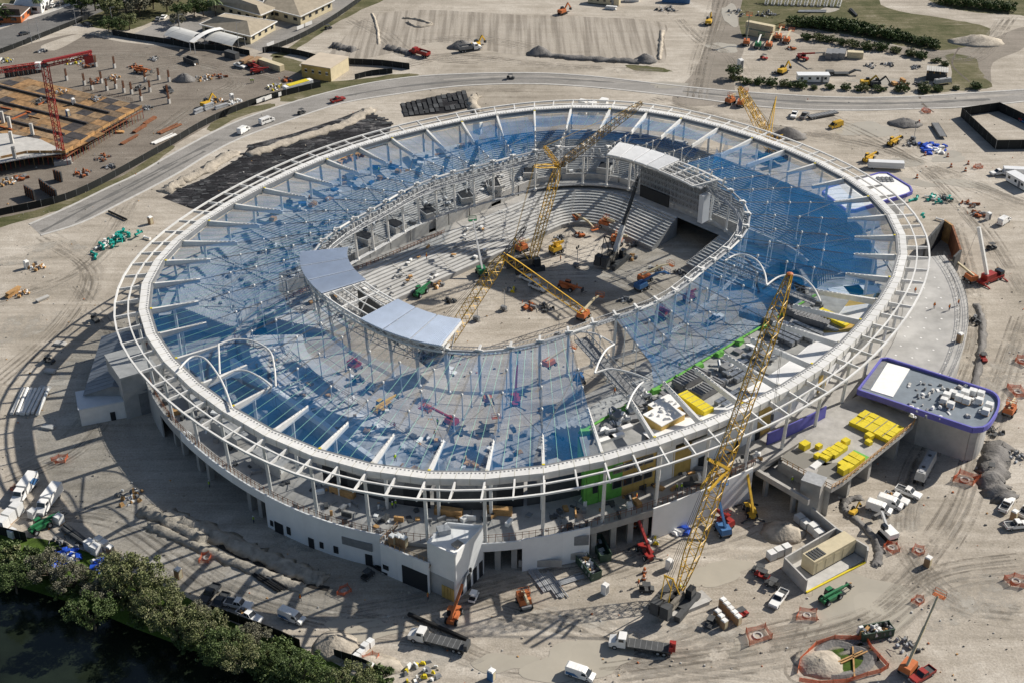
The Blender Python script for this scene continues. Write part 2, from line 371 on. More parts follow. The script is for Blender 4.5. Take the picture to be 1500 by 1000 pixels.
for a in [(1252,888,13,9,.15),(1295,892,7,5,.3),(1040,843,6.5,3.5,.5),(1062,833,5,3,.4),(738,970,6,2.6,0),(840,968,9,5,.2),(880,962,7,4,.1),(528,922,8,3,.1),
          (1268,190,10,7,.2),(1100,938,5,3,.6),(1390,232,7,3,.3),(1345,268,6,2.5,-.4),(1415,270,9,3,-.4),(1330,238,6,3,0),(1390,225,4,3,0),
          (1215,15,4,3,0),(1070,22,4,13,-.1),(1060,70,6,6,0),(1288,120,12,3,0),(980,125,8,3,0)]: puddle(*a)
def rut_mat(name, col, lo=.42, hi=.72, top=.7, sc=.11):
    m = mat(name, col, .95, ns=.4, na=.2); t = m.node_tree; b = t.nodes['Principled BSDF']
    g = t.nodes.new('ShaderNodeNewGeometry'); n = t.nodes.new('ShaderNodeTexNoise'); n.inputs['Scale'].default_value = sc; n.inputs['Detail'].default_value = 7; n.inputs['Roughness'].default_value = .75
    r = t.nodes.new('ShaderNodeMapRange'); r.inputs[1].default_value = lo; r.inputs[2].default_value = hi; r.inputs[4].default_value = top
    t.links.new(g.outputs['Position'], n.inputs['Vector']); t.links.new(n.outputs['Fac'], r.inputs[0]); t.links.new(r.outputs[0], b.inputs['Alpha']); return m
MARL = rut_mat('damp_marl', (.49,.455,.395), .46, .62, .85, .16)
for a in [(1318,750,8,5,.5),(1452,525,9,11,0),(1455,560,12,4,0),(1010,920,14,5,.3),(60,370,12,6,.4),(640,965,10,4,.2),(1120,820,9,4,.4),(30,480,12,6,.6),(1430,880,12,6,.5),(420,790,7,2.5,-.7),
          (1240,960,9,5,.2),(870,900,10,4,.1),(110,540,8,4,.7)]: puddle(*a, m=MARL, z=.018, nm='dry_marl_patch')
# wheel ruts across the fill
RUTD = rut_mat('rut_dark', (.26,.23,.19)); RUTL = rut_mat('rut_pale', (.49,.445,.38))
rt = MB(); kz = 0
def rut(px, n=1, w=.5, m=0, spread=3.):
    global kz
    for _ in range(n):
        o = Vector((random.uniform(-spread,spread), random.uniform(-spread,spread), 0))
        P = [G(*p)+o+Vector((random.uniform(-.6,.6), random.uniform(-.6,.6), 0)) for p in px]
        P = smooth(P, 6)
        for s in (-.95, .95):
            Q = []
            for i, p in enumerate(P):
                d = (P[min(i+1,len(P)-1)]-P[max(i-1,0)]).normalized(); Q.append(p+Vector((-d.y,d.x,0))*s)
            ribbon(rt, Q, w, .024+.0012*kz, m, .35); kz = (kz+1) % 40
for px, n in [([(1500,470),(1440,640),(1400,760),(1300,880),(1160,930),(1000,960),(860,985)],7),([(1500,830),(1380,850),(1280,920),(1130,960),(900,990)],6),([(1490,900),(1400,880),(1330,800),(1340,700),(1390,600),(1430,470),(1400,330)],6),
              ([(1500,300),(1400,260),(1280,215),(1180,195),(1080,180),(960,145)],7),([(1500,420),(1440,330),(1350,240),(1260,190),(1200,165)],5),([(1200,920),(1180,985),(1230,1010)],3),
              ([(0,440),(90,410),(150,365),(190,300)],5),([(0,560),(90,480),(130,400),(60,350)],5),([(10,700),(120,640),(170,520),(110,420)],4),([(40,745),(180,760),(330,860),(480,905),(640,930)],5),
              ([(500,905),(640,880),(760,850),(880,830),(960,800)],5),([(620,905),(700,960),(820,975),(960,940),(1080,900)],5),([(720,880),(860,920),(960,960),(1100,980)],4),
              ([(1020,140),(1030,90),(1045,40),(1060,-10)],8),([(1000,30),(1030,60),(1070,80),(1090,110)],4),([(600,95),(680,82),(800,96),(960,106)],5),([(520,30),(560,50),(600,80),(700,90)],5),([(620,60),(700,55),(780,70)],5),
              ([(1480,30),(1440,80),(1400,90),(1300,74),(1180,48)],6),([(200,110),(280,95),(350,120),(300,150),(230,200)],6),([(130,85),(250,85),(350,105),(420,120)],5),([(1100,780),(1040,800),(960,790)],3),([(600,470),(700,440),(800,430)],3),([(820,400),(900,400),(960,430)],3)]:
    dark = 100 < px[0][0] < 260 and px[0][1] < 130
    rut(px, n, m=0); rut(px, max(1, n//2), w=.8, m=1, spread=4.)
struct(rt.build('wheel_ruts', [RUTD, RUTL]))
rc = MB()
RPATCH = mat('road_patch', (.15,.146,.138), .9, ns=.3, na=.2); RPAL = mat('road_dust', (.36,.335,.30), .95, ns=.3, na=.2)
for px, w, m in [([(60,340),(150,292),(230,250),(320,205)],1.0,0),([(100,312),(170,284),(260,238)],.7,0),([(110,326),(200,276),(300,222)],.9,0),([(480,146),(600,126),(760,115),(900,121)],1.2,0),([(1000,134),(1150,148),(1300,152),(1450,146)],1.6,0),([(1020,138),(1180,154),(1330,154)],.9,1),([(650,117),(780,112),(930,123)],.8,1),([(1180,148),(1330,148),(1500,138)],1.8,1)]:
    ribbon(rc, smooth([G(*p) for p in px], 8), w, .03+.004*len(rc.f)/40, m, .7)
struct(rc.build('road_stains', [RPATCH, RPAL]))
# fallen cables and drag lines: thin dark curves
dl = MB()
for px in [[(1430,470),(1440,500),(1428,540),(1420,590),(1408,640),(1395,660)],[(1345,130),(1350,150),(1368,165)],[(1405,70),(1395,95),(1420,120)]]:
    ribbon(dl, smooth([G(*p) for p in px], 8), .7, .035, 0, .3)
struct(dl.build('trench_lines', mat('trench_soil', (.13,.11,.09), .95, ns=.4, na=.3)))
# black geotextile stormwater beds
def bed(px, label, seed):
    pts = [G(*p) for p in px]; random.seed(seed)
    t = thing('stormwater_bed', label, 'ground liner', tuple(sum(pts, Vector())/len(pts)), 0); o = Vector(t.location)
    mb = MB(); mb.add([(p.x-o.x, p.y-o.y, .05) for p in pts], [tuple(range(len(pts)))])
    a = sum(pts[i].x*pts[(i+1)%len(pts)].y-pts[(i+1)%len(pts)].x*pts[i].y for i in range(len(pts)))
    if a < 0: mb.f = [tuple(reversed(mb.f[0]))]
    mb.build('liner', LINER, t); return t, pts, o
t, pts, o = bed([(238,290),(262,277),(300,262),(353,231),(368,212),(430,196),(500,173),(532,160),(574,182),(566,212),(470,240),(380,285),(330,312),(280,306)], 'long black geotextile bed beside the ring road, upper left of the stadium', 3)
ch = MB()
for k in range(260):
    w = random.random(); a = pts[random.randrange(1, 8)]; b = pts[random.randrange(8, 14)]; p = a.lerp(b, w)-o
    ch.box((p.x, p.y, .02), (random.uniform(.8,3.), random.uniform(.5,1.2), random.uniform(.05,.2)), random.uniform(0,.6), random.choice((0,0,0,1)))
stuff(ch.build('loose_liner_folds', [DARK, DGREY], t))
t, pts, o = bed([(586,153),(630,143),(682,133),(690,158),(656,166),(592,172)], 'small black chamber bed with rows of trays, above the roof ring', 4)
for k in range(13):
    a = pts[0].lerp(pts[2], (k+.5)/13)-o; b = pts[5].lerp(pts[3], (k+.5)/13)-o
    for q_ in range(4):
        if random.random() < .15: continue
        MB().beam(a.lerp(b,q_/4)+Vector((0,0,.22)), a.lerp(b,(q_+.97)/4)+Vector((0,0,.22)), random.uniform(1.2,1.8), random.uniform(.12,.45)).build('chamber_row', DARK if (k+q_) % 4 else DGREY, t)

# mounds of spoil
def heap(px, py, rx, ry, h, label, m=SOIL, rot=0., cat='spoil heap', nm='spoil_heap', z=0., ret=False):
    c = G(px, py, z); rings = []; n = 14
    for k, (rr, zz) in enumerate(((1.12,-.05),(.86,.22),(.58,.58),(.3,.88),(.08,1.0))):
        rings.append([(rx*rr*cos(2*pi*i/n)*random.uniform(.82,1.15), ry*rr*sin(2*pi*i/n)*random.uniform(.82,1.15), h*zz*random.uniform(.85,1.1)) for i in range(n)])
    mb = MB(); mb.loft(rings)
    o = mb.build(nm, m, smooth=True); o.location = c; o.rotation_euler = (0,0,rot); tag(o, label, cat); return o
def berm(px, w, h, label, m=SOIL, seed=1, nm='spoil_berm'):
    random.seed(seed); P = smooth([G(*p) for p in px], 9); c = P[len(P)//2]; rings = []
    for i, p in enumerate(P):
        d = (P[min(i+1,len(P)-1)]-P[max(i-1,0)]).normalized(); n = Vector((-d.y,d.x,0)); e = min(1, min(i, len(P)-1-i)/1.5+.15)
        rings.append([p-c+n*(x*w*random.uniform(.6,1.3)*.5)+d*random.uniform(-.5,.5)+Vector((0,0,zz*h*e*random.uniform(.5,1.35)-.04)) for x, zz in ((-1,0),(-.55,.6),(-.1,1),(.25,.85),(.6,.5),(1,0))])
    mb = MB(); mb.loft(rings)
    o = mb.build(nm, m, smooth=True); o.location = c; tag(o, label, 'spoil heap'); return o
berm([(205,745),(260,770),(300,795)], 4.5, 1.6, 'broken pale spoil ridge at the head of the shaded trench', SOIL, 2)
berm([(215,768),(270,792),(330,818),(400,845),(445,862)], 3.4, 1.0, 'long low spoil ridge on the lower side of the utility trench', SOIL, 3)
berm([(240,752),(310,780),(380,812),(440,838),(475,850)], 5.0, 1.3, 'long spoil ridge on the stadium side of the utility trench', SOIL, 4)
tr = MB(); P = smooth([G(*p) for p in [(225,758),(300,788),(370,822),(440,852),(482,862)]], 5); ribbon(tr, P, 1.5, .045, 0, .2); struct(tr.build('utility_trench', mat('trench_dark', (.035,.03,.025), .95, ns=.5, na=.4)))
berm([(778,80),(800,82),(840,86),(900,90),(945,92)], 5, 1.5, 'row of tipped soil heaps along the lower edge of the raked field', SOILG, 5)
berm([(486,68),(500,70),(520,75)], 6, 1.6, 'grey soil heap at the left corner of the raked field', SOILG, 6)
berm([(565,70),(585,75),(604,80)], 5, 1.5, 'grey soil heaps beside the red dump truck', SOILG, 7)
berm([(590,27),(610,29),(632,36),(612,40),(596,33)], 2.0, .8, 'small loop of bermed soil in the raked field', SOIL, 8)
berm([(545,20),(552,40),(555,66)], 1.6, .6, 'thin raked windrow running down the field', SOIL, 9)
berm([(970,45),(968,65),(966,88)], 2.2, 1.0, 'straight earth bund closing the right end of the raked field', SOIL, 10)
heap(676,70,6,4,3,'soil heap behind the white dump truck', SOILG); heap(789,79,5,3.5,3.2,'largest tipped soil heap at the left of the heap row', SOILG)
heap(945,90,5,3.5,3,'rounded soil heap at the right end of the heap row', SOILG)
heap(270,118,4.5,3.5,2.8,'dark gravel heap among the rebar column starters', SOILG); heap(1155,200,6.5,4,3.2,'dark grey heap just outside the roof ring by the yellow crane', SOILG)
heap(1325,182,6,4,2.2,'small grey gravel heap right of the wide puddle', SOILG); heap(1430,62,11,6,3,'pale spoil heap at the edge of the grassy hollow', SOIL)
heap(1147,780,5,4,2.8,'cone of pale fill in front of the concrete stair tower', SOIL); heap(492,945,4.5,4,2.2,'pale rubble heap at the lower end of the canal hedge', SOIL); heap(545,975,6,3,1.4,'low pale rubble heap behind the yellow tarped bin', SOIL)
berm([(700,140),(690,150),(700,165)], 5, 1.5, 'pale bank at the right side of the black chamber bed', SOIL, 12)
berm([(362,228),(430,206),(500,184),(545,160)], 6, 1.2, 'long pale bank between the ring road and the black bed', SOIL, 13)
berm([(240,283),(262,268),(300,250),(345,222)], 6, 1.4, 'pale excavated bank at the left end of the black bed', SOIL, 14)
berm([(1465,650),(1452,690),(1460,720),(1480,735)], 7, 2.0, 'curved grey spoil bank at the right edge of the site', SOILG, 15)
berm([(1430,445),(1440,480),(1434,530),(1424,580),(1412,625)], 2.4, .8, 'thin brown windrow curving past the long terrace slab', SOILG, 16)
berm([(1262,728),(1238,735),(1240,750),(1275,780),(1288,810),(1280,830)], 2.4, .8, 'curved brown trench spoil around the vans and the plant pen', SOILG, 17)
# ================================================================ stadium
CX, CY, AX = 6.3, 311.6, .76
cA, sA = cos(AX), sin(AX)
RO_ = (93.5, 8.6, -1.6, -1.0); RI_ = (52.6, 8.9, -.5, -1.4)
def RO(p): return sum(c*cos(2*k*p) for k, c in enumerate(RO_))
def RI(p): return sum(c*cos(2*k*p) for k, c in enumerate(RI_))
def pol(r, p, z=0.): return Vector((r*cos(p), r*sin(p), z))
def Wd(v): return Vector((CX+v[0]*cA-v[1]*sA, CY+v[0]*sA+v[1]*cA, v[2] if len(v) > 2 else 0))
def Lc(px, py, z):
    g = G(px, py, z); x, y = g.x-CX, g.y-CY; return Vector((x*cA+y*sA, -x*sA+y*cA, z))
def rrect(p, a, b, rc):
    """distance from centre to a rounded rectangle along angle p"""
    c, s = abs(cos(p)), abs(sin(p)); lo, hi = 0., 400.
    for _ in range(40):
        r = (lo+hi)/2; x, y = r*c, r*s; qx, qy = max(x-a+rc, 0), max(y-b+rc, 0)
        ins = x <= a and y <= b and hypot(qx, qy) <= rc
        lo, hi = (r, hi) if ins else (lo, r)
    return lo
def RR(d, p): return rrect(p, 55+d, 35.5+d, 10+d)
NB = 48
# rafter bearings surveyed on the roof ring
ANG = [radians(a-43.5) for a in (-161.8,-169.2,-176.1,-182.6,-190.2,-197.5,-205.4,-214,-222.5,-231,-239,-247.3,-255.4,-263,-270.6,-277.6,-284.9,-291.8,-298.5,-306,-313.3,-320.3,-327.5,-334.5,-341.8,-348.6,-355.6,-362.2,-369.8,-377.6,-385.1,-393.5,-401.9,-410.4,-418.5,-426.4,-434.3,-442.2,-450,-456.9,-463.7,-470.7,-477.8,-485,-492.8,-500,-507.5,-514.8)]
def dg(p): return (math.degrees(p)+180) % 360-180
def mid(k, j=.5):
    a, b = ANG[k % NB], ANG[(k+1) % NB]
    if b > a: b -= 2*pi
    return a+(b-a)*j
STLOC = (CX, CY, 0)
bowl = thing('stadium_bowl', 'concrete stadium bowl with stepped stands and concourse decks under the white roof ring', 'stadium', STLOC, AX)
roof = thing('stadium_roof_frame', 'huge white oval roof ring with rafters, cables and columns above the stadium', 'roof frame', STLOC, AX)

# ---- concourse deck ring, z 8
N = 144
outp = [pol(RO(2*pi*i/N)+2.3, 2*pi*i/N, 8) for i in range(N+1)]; inp = [pol(RO(2*pi*i/N)-24, 2*pi*i/N, 8) for i in range(N+1)]
mb = MB(); mb.strip(outp, inp, 0); dnv = Vector((0,0,-1)); mb.strip([p+dnv for p in outp], outp, 0); mb.strip(inp, [p+dnv for p in inp], 0)
mb.build('concourse_deck', CONC, bowl)
# ---- podium walls under the deck edge, in panels
def panel(p0, p1, r, z0, z1, m, nm='wall_panel', th=.35, n=3, dr=0., lab=None):
    o = []; 
    for i in range(n+1):
        p = p0+(p1-p0)*i/n; o.append(p)
    mb = MB(); O0 = [pol(RO(p)+r, p, z0) for p in o]; O1 = [pol(RO(p)+r+dr, p, z1) for p in o]; I0 = [pol(RO(p)+r-th, p, z0) for p in o]; I1 = [pol(RO(p)+r+dr-th, p, z1) for p in o]
    mb.strip(O0, O1); mb.strip(O1, I1); mb.strip(I1, I0)
    mb.add([O0[0],I0[0],I1[0],O1[0]], [(0,1,2,3)]); mb.add([O0[-1],I0[-1],I1[-1],O1[-1]], [(3,2,1,0)])
    return mb.build(nm, m, bowl, lab)
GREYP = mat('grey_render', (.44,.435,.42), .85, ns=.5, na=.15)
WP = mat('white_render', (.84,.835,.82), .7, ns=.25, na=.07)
def opening(p, w, z0, z1, r, m=DARK, nm='door_opening'):
    a = pol(RO(p)+r, p, 0); mb = MB(); rz = p+pi/2
    mb.box((a.x, a.y, z0), (w, .3, z1-z0), rz); return mb.build(nm, m, bowl)
deg = radians
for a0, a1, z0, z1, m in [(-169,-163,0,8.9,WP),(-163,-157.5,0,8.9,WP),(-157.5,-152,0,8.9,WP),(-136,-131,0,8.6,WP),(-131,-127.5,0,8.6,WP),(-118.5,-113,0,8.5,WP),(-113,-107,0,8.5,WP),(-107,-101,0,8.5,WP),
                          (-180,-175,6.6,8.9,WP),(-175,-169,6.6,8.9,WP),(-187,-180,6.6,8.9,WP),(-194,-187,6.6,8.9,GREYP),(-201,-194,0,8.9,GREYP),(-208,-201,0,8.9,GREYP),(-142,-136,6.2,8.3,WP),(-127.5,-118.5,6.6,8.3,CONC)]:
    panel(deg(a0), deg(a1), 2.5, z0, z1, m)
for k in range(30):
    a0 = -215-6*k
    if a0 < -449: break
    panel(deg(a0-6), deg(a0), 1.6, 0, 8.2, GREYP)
for p, w, z0, z1 in [(-162,1.4,0,2.6),(-160.5,.9,1,2.6),(-158.5,1.1,1,2.8),(-167,2.4,0,2.8),(-165.4,1.0,1,3),(-154.2,1.6,0,3),(-168.2,.8,1,2.4)]: opening(deg(p), w, z0, z1, 2.5)
opening(deg(-155.6), 7, 4.2, 6.2, 2.5, GREY, 'louvre'); opening(deg(-129.2), 5, 4.6, 7, 2.5, GREY, 'louvre'); opening(deg(-133.8), 9, .6, 2.4, 2.5, CONC, 'recess_panel'); opening(deg(-129.6), 5.5, .9, 2.6, 2.5, CONC, 'recess_panel')
for a in (-126.8,-124,-121.5,-119.2,-141,-139,-137,-171,-173,-182,-184.5,-189,-191.5):
    q = pol(RO(deg(a))+.6, deg(a)); MB().box((q.x,q.y,0), (1.2,1.2,7), deg(a)).build('pier', CONC, bowl)
mb = MB(); I = [pol(RO(deg(-215+2*i))-5.5, deg(-215+2*i), 0) for i in range(62)]; mb.strip(I, [p+Vector((0,0,7)) for p in I]); mb.build('undercroft_wall', CONCD, bowl)
# guard rails along the deck edge
gr = MB()
for i in range(150):
    p = deg(-100-i*.8); q = deg(-100-(i+1)*.8); a, b = pol(RO(p)+1.5, p, 8), pol(RO(q)+1.5, q, 8)
    gr.tube(a, a+Vector((0,0,1.9)), .07, 4)
    for z in (1.2, 1.8): gr.tube(a+Vector((0,0,z)), b+Vector((0,0,z)), .06, 4)
gr.build('guard_rail', RUST, bowl)
# ---- floor slab at the open south end
th_ = [deg(150+i*3) for i in range(50)]
sl_ = [pol(rrect(p, 66.5, 90, 2) if -118 > dg(p) or dg(p) > 0 else min(RO(p)-12, 90), p) for p in th_]
mb = MB(); inn = [pol(RR(1.5, p), p, 5) for p in th_]; ou = [Vector((min(max(v.x,-66.5),80), max(v.y,-60), 5)) for v in sl_]
mb.strip(ou, inn); mb.strip(inn, [p-Vector((0,0,5)) for p in inn]); mb.build('floor_slab', SLAB, bowl)
# low strip building along the south west edge: roof, white parapet, rail
mb = MB(); mb.box((-72.5,-8,5), (11,64,6.5)); mb.build('strip_roof', mat('mottled_roof', (.58,.57,.55), .9, ns=.25, na=.55), bowl)
MB().box((-78.6,-8,8), (1.2,66,5)).build('parapet', WP, bowl)
MB().box((-79.3,-10,8), (.2,60,3.6)).build('concourse_wall', GREYP, bowl)
mb = MB()
for i in range(33):
    y = -40+2*i; mb.tube((-67.4,y,11.5), (-67.4,y,12.8), .05, 4)
mb.tube((-67.4,-40,12.7), (-67.4,24,12.7), .05, 4); mb.tube((-67.4,-40,12.1), (-67.4,24,12.1), .05, 4); mb.build('guard_rail', RUST, bowl)
for i in range(6): MB().box((-82-1.2*i, -30+11*i, 8), (4,3,2.8), .3*i).build('concourse_kiosk', GREYP, bowl)
mb = MB()
for k in range(60):
    mb.box((random.uniform(-77,-69), random.uniform(-38,22), 11.5), (random.uniform(.3,1.6), random.uniform(.3,2), random.uniform(.1,.6)), random.uniform(0,3), random.choice((0,1,2,2)))
stuff(mb.build('strip_roof_clutter', [WHITE, WOOD, GREY], bowl))
# black back-of-house walls and kiosks under the ring, bottom
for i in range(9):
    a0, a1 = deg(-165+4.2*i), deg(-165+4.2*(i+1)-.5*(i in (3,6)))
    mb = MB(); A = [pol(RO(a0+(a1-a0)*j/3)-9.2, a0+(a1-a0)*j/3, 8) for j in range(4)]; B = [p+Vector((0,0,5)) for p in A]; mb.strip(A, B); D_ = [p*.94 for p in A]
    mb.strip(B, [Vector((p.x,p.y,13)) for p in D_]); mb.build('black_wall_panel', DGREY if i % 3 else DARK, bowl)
for a in (-161,-146,-139.5):
    q = pol(RO(deg(a))-7.6, deg(a)); o = MB().box((q.x,q.y,8), (1.4,6,1.6), deg(a)).build('timber_counter', WOOD, bowl)
# ---- stands
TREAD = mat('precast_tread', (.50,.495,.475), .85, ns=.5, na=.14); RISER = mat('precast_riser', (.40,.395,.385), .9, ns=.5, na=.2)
def stand(name, fr, bk, zf, zb, a0, a1, nrow, nsub=4, label=None, back=True, end0=False, end1=False):
    s = MB(); P = [a0+(a1-a0)*i/nsub for i in range(nsub+1)]; fz = max(0,zf-2.2) if not (end0 or end1) else max(0,zf-5)
    s.loft([[pol(fr(p), p, zf-.06), pol(fr(p), p, fz), pol(bk(p), p, zb-5 if zb > 10 else 0), pol(bk(p), p, zb-.06)] for p in P])
    sec = s.build(name, CONCD, bowl, label)
    for i in range(nrow):
        t0, t1 = i/nrow, (i+1)/nrow; z0, z1 = zf+(zb-zf)*t0, zf+(zb-zf)*t1
        A = [pol(fr(p)+(bk(p)-fr(p))*t0, p, z0) for p in P]; B = [pol(fr(p)+(bk(p)-fr(p))*t0, p, z1) for p in P]; D_ = [pol(fr(p)+(bk(p)-fr(p))*t1, p, z1) for p in P]
        zm, tm = (z0+z1)/2, (t0+t1)/2; n = len(P); m = MB(); prof = []; dbl = nrow == 13
        for t, z in (((t0,z0),(t0,zm),(tm,zm),(tm,z1),(t1,z1)) if dbl else ((t0,z0),(t0,z1),(t1,z1))): prof += [pol(fr(p)+(bk(p)-fr(p))*t, p, z) for p in P]
        m.v = [tuple(q) for q in prof]
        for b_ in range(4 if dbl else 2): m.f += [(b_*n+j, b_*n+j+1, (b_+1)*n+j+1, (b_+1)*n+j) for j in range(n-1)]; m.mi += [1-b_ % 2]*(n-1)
        m.build('seating_row', [TREAD, RISER], sec)
    # aisle of half steps along the first edge
    m = MB(); p = a0; n2 = nrow*2
    for i in range(n2):
        t = (i+.5)/n2; r = fr(p)+(bk(p)-fr(p))*t; z = zf+(zb-zf)*(i/n2); q = pol(r, p, z)
        m.box((q.x,q.y,z), ((bk(p)-fr(p))/n2, 1.2, (zb-zf)/nrow*.75), p)
    m.build('aisle_steps', CONCL, sec)
    return sec
fr0, bk0 = (lambda p: RR(0,p)), (lambda p: RR(13,p))
cuts = [140,122,104,86,70,56,45,36,27,17,7]
for a, b in zip(cuts, cuts[1:]): stand('lower_stand', fr0, bk0, 1.0, 6.2, deg(a), deg(b), 12, 5, end1=(b == 7), end0=(a == 140))
stand('lower_stand', fr0, bk0, 1.0, 6.2, deg(-7), deg(-24), 12, 4, end0=True, end1=True)
# walkway behind the lower stand and the front wall of the upper tier
P = [deg(146-2*i) for i in range(88)]
mb = MB(); mb.strip([pol(RR(16.6,p),p,6.15) for p in P], [pol(RR(12.9,p),p,6.15) for p in P]); mb.build('walkway', CONC, bowl)
for i in range(22):
    a, b = deg(146-8*i), deg(146-8*i-7.7); n = [a+(b-a)*j/3 for j in range(4)]
    if i in (4, 8, 11, 13): n = [a+(b-a)*.35+(b-a)*.65*j/3 for j in range(4)]
    mb = MB(); F = [pol(RR(16.4,p),p,6.15) for p in n]; T = [pol(RR(16.4,p),p,9.9) for p in n]; K = [pol(RR(16.9,p),p,9.9) for p in n]; K0 = [pol(RR(16.9,p),p,6.15) for p in n]
    mb.strip(T, F); mb.strip(K, T); mb.strip(K0, K); mb.add([F[0],T[0],K[0],K0[0]], [(0,1,2,3)]); mb.build('tier_front_wall', CONCL, bowl)
bkU = lambda p: min(rrect(p, 90, 69.5, 34), RO(p)-6)
frU = lambda p: RR(17, p)
cu = [148,140,131,121,111,101,91,81,72,63,55,47,39,30,21,11,1,-9,-19,-29,-40,-49]
for i, (a, b) in enumerate(zip(cu, cu[1:])): stand('upper_stand', frU, bkU, 9., 18., deg(a), deg(b), 13, 3, end0=(i == 0), end1=(b == -49))
# upper concourse behind the long tier
P = [deg(150-2*i) for i in range(68)]
mb = MB(); A = [pol(max(bkU(p)+.4, RO(p)-24),p,17) for p in P]; B = [pol(RO(p)-2.6,p,17) for p in P]; mb.strip(B, A); mb.strip([p-Vector((0,0,1)) for p in B], B); mb.build('upper_concourse', CONCL, bowl)
mb = MB()
for k in range(70):
    p = deg(random.uniform(45,140)); r0, r1 = bkU(p)+1, RO(p)-4
    if r1-r0 < 3: continue
    q = pol(random.uniform(r0, r1), p); mb.box((q.x,q.y,17), (random.uniform(.4,3), random.uniform(.4,2), random.uniform(.2,1.4)), random.uniform(0,3), random.choice((0,1,1,2,3)))
stuff(mb.build('upper_concourse_materials', [WHITE, WOOD, GREY, BLUE], bowl))
for k in range(5):
    q = Lc(500+8*k, 240-3*k, 17); MB().box((q.x,q.y,17), (3,1.6,1.2+.4*(k%2)), .4).build('plywood_stack', WOOD, bowl)
for px, py in [(867,170),(853,168),(884,166),(700,195)]:
    q = Lc(px, py, 17); MB().box((q.x,q.y,17), (2.4,2.4,5), .4).build('service_shaft', WHITE, bowl)
# vomitory boxes cut in the tier front
for a in (118,104,93,80,66,57,47,40,30):
    p = deg(a); q = pol(RR(20.5,p),p); m = MB(); m.box((q.x,q.y,8.6), (7,4.4,3.2), p, 0); m.box((q.x,q.y,11.82), (6,3.6,.1), p, 1); m.build('vomitory', [CONCL, DARK], bowl)
# seating on the south east side below the suites
for i in range(5):
    u0, u1 = -36+15*i, -36+15*(i+1)-.3
    s = MB().box(((u0+u1)/2, -59.4, 5), (u1-u0, .4, 14)).build('suite_stand', CONCD, bowl)
    for j in range(9):
        v = -43.2-1.7*j; z = 6+1.05*j
        MB().box(((u0+u1)/2, v-.85, 5), (u1-u0, 1.7, z-5+1.05)).build('seating_row', TREAD, s)
# corner terrace at the south west with its own seats
stand('corner_stand', lambda p: RI(p)+3, lambda p: RI(p)+19, 8, 10.4, deg(153), deg(164), 8, 3, end0=True, end1=True); stand('corner_stand', lambda p: RI(p)+3, lambda p: RI(p)+19, 8, 10.4, deg(164), deg(174), 8, 3, end1=True)
mb = MB()
for i in range(26):
    p = deg(152+i*.95); q = deg(152+(i+1)*.95); a, b = pol(RI(p)+20,p,5), pol(RI(q)+20,q,5); mb.tube(a, a+Vector((0,0,7)), .06, 4); mb.tube(a+Vector((0,0,7)), b+Vector((0,0,7)), .06, 4); mb.tube(a+Vector((0,0,3.5)), b+Vector((0,0,3.5)), .06, 4)
mb.build('scaffold_fence', RUST, bowl)
# rust edge of the lower stand walkway
mb = MB()
for i in range(40):
    p = deg(138-i*1.5); q = deg(138-(i+1)*1.5)
    a, b = pol(RR(13.3,p),p,6.2), pol(RR(13.3,q),q,6.2); mb.tube(a, a+Vector((0,0,1.2)), .09, 4); mb.tube(a+Vector((0,0,1.1)), b+Vector((0,0,1.1)), .1, 4); mb.tube(a+Vector((0,0,.5)), b+Vector((0,0,.5)), .1, 4)
mb.build('rusty_rail', RUST, bowl)
mb = MB()
for k in range(170):
    p = deg(random.uniform(28,146)); t = random.uniform(.02,.7); r = frU(p)+(bkU(p)-frU(p))*t; q = pol(r,p,9.3+9*t)
    mb.box(q, (random.uniform(.3,1.4), random.uniform(.3,1.4), random.uniform(.3,.9)), random.uniform(0,3), random.choice((0,1,1,1)))
for k in range(40):
    p = deg(random.uniform(60,135)); t = random.uniform(.05,.95); q = pol(RR(13*t,p),p,1.6+5.2*t); mb.box(q, (random.uniform(.3,1.6), random.uniform(.3,1.2), random.uniform(.2,.6)), random.uniform(0,3), random.choice((0,1,1,2)))
stuff(mb.build('seat_crates', [WHITE, GREY, WOOD], bowl))

# ================================================================ roof frame
ZR0, ZR1, HW = 22.3, 24.0, 1.12
SEAM = mat('beam_seam', (.50,.48,.41), .8)
for k in range(NB):
    a, b = mid(k, 0), mid(k, 1)
    A = [pol(RO(a)+o, a) for o in (-HW, HW)]; B = [pol(RO(b)+o, b) for o in (-HW, HW)]
    mb = MB(); ringv = lambda Q: [Vector((Q[0].x,Q[0].y,ZR0)), Vector((Q[1].x,Q[1].y,ZR0)), Vector((Q[1].x,Q[1].y,ZR1)), Vector((Q[0].x,Q[0].y,ZR1))]
    mb.loft([ringv(A), ringv(B)], 0)
    for j in (.004,.25,.5,.75):
        c0, c1 = A[0].lerp(B[0], j), A[1].lerp(B[1], j); mb.beam(Vector((c0.x,c0.y,ZR1+.01)), Vector((c1.x,c1.y,ZR1+.01)), .14, .03, 1)
        mb.beam(Vector((c1.x,c1.y,ZR0+.1))*1.0003, Vector((c1.x,c1.y,ZR1))*1.0003, .14, .03, 1)
    for j in range(14):
        c = A[0].lerp(B[0], (j+.5)/14)*1.004; mb.box((c.x,c.y,ZR1), (.35,.35,.05), a, 2)
    s = mb.build('ring_segment', [STEELW, SEAM, GREY], roof)
    m2 = MB(); c0, c1 = A[0]*.997, B[0]*.997; m2.beam(Vector((c0.x,c0.y,ZR1-.5)), Vector((c1.x,c1.y,ZR1-.5)), .5, .9); m2.build('gutter', GREY, s)
def suite_k(k): return -128 < dg(ANG[k % NB]) < -61
RT = []
def RL(d):
    if -128 < d < -61: return 17.
    if d < -61: return 11.
    if d < -5: return 11.5
    return 17. if d < 70 else (15. if d < 140 else 12.)
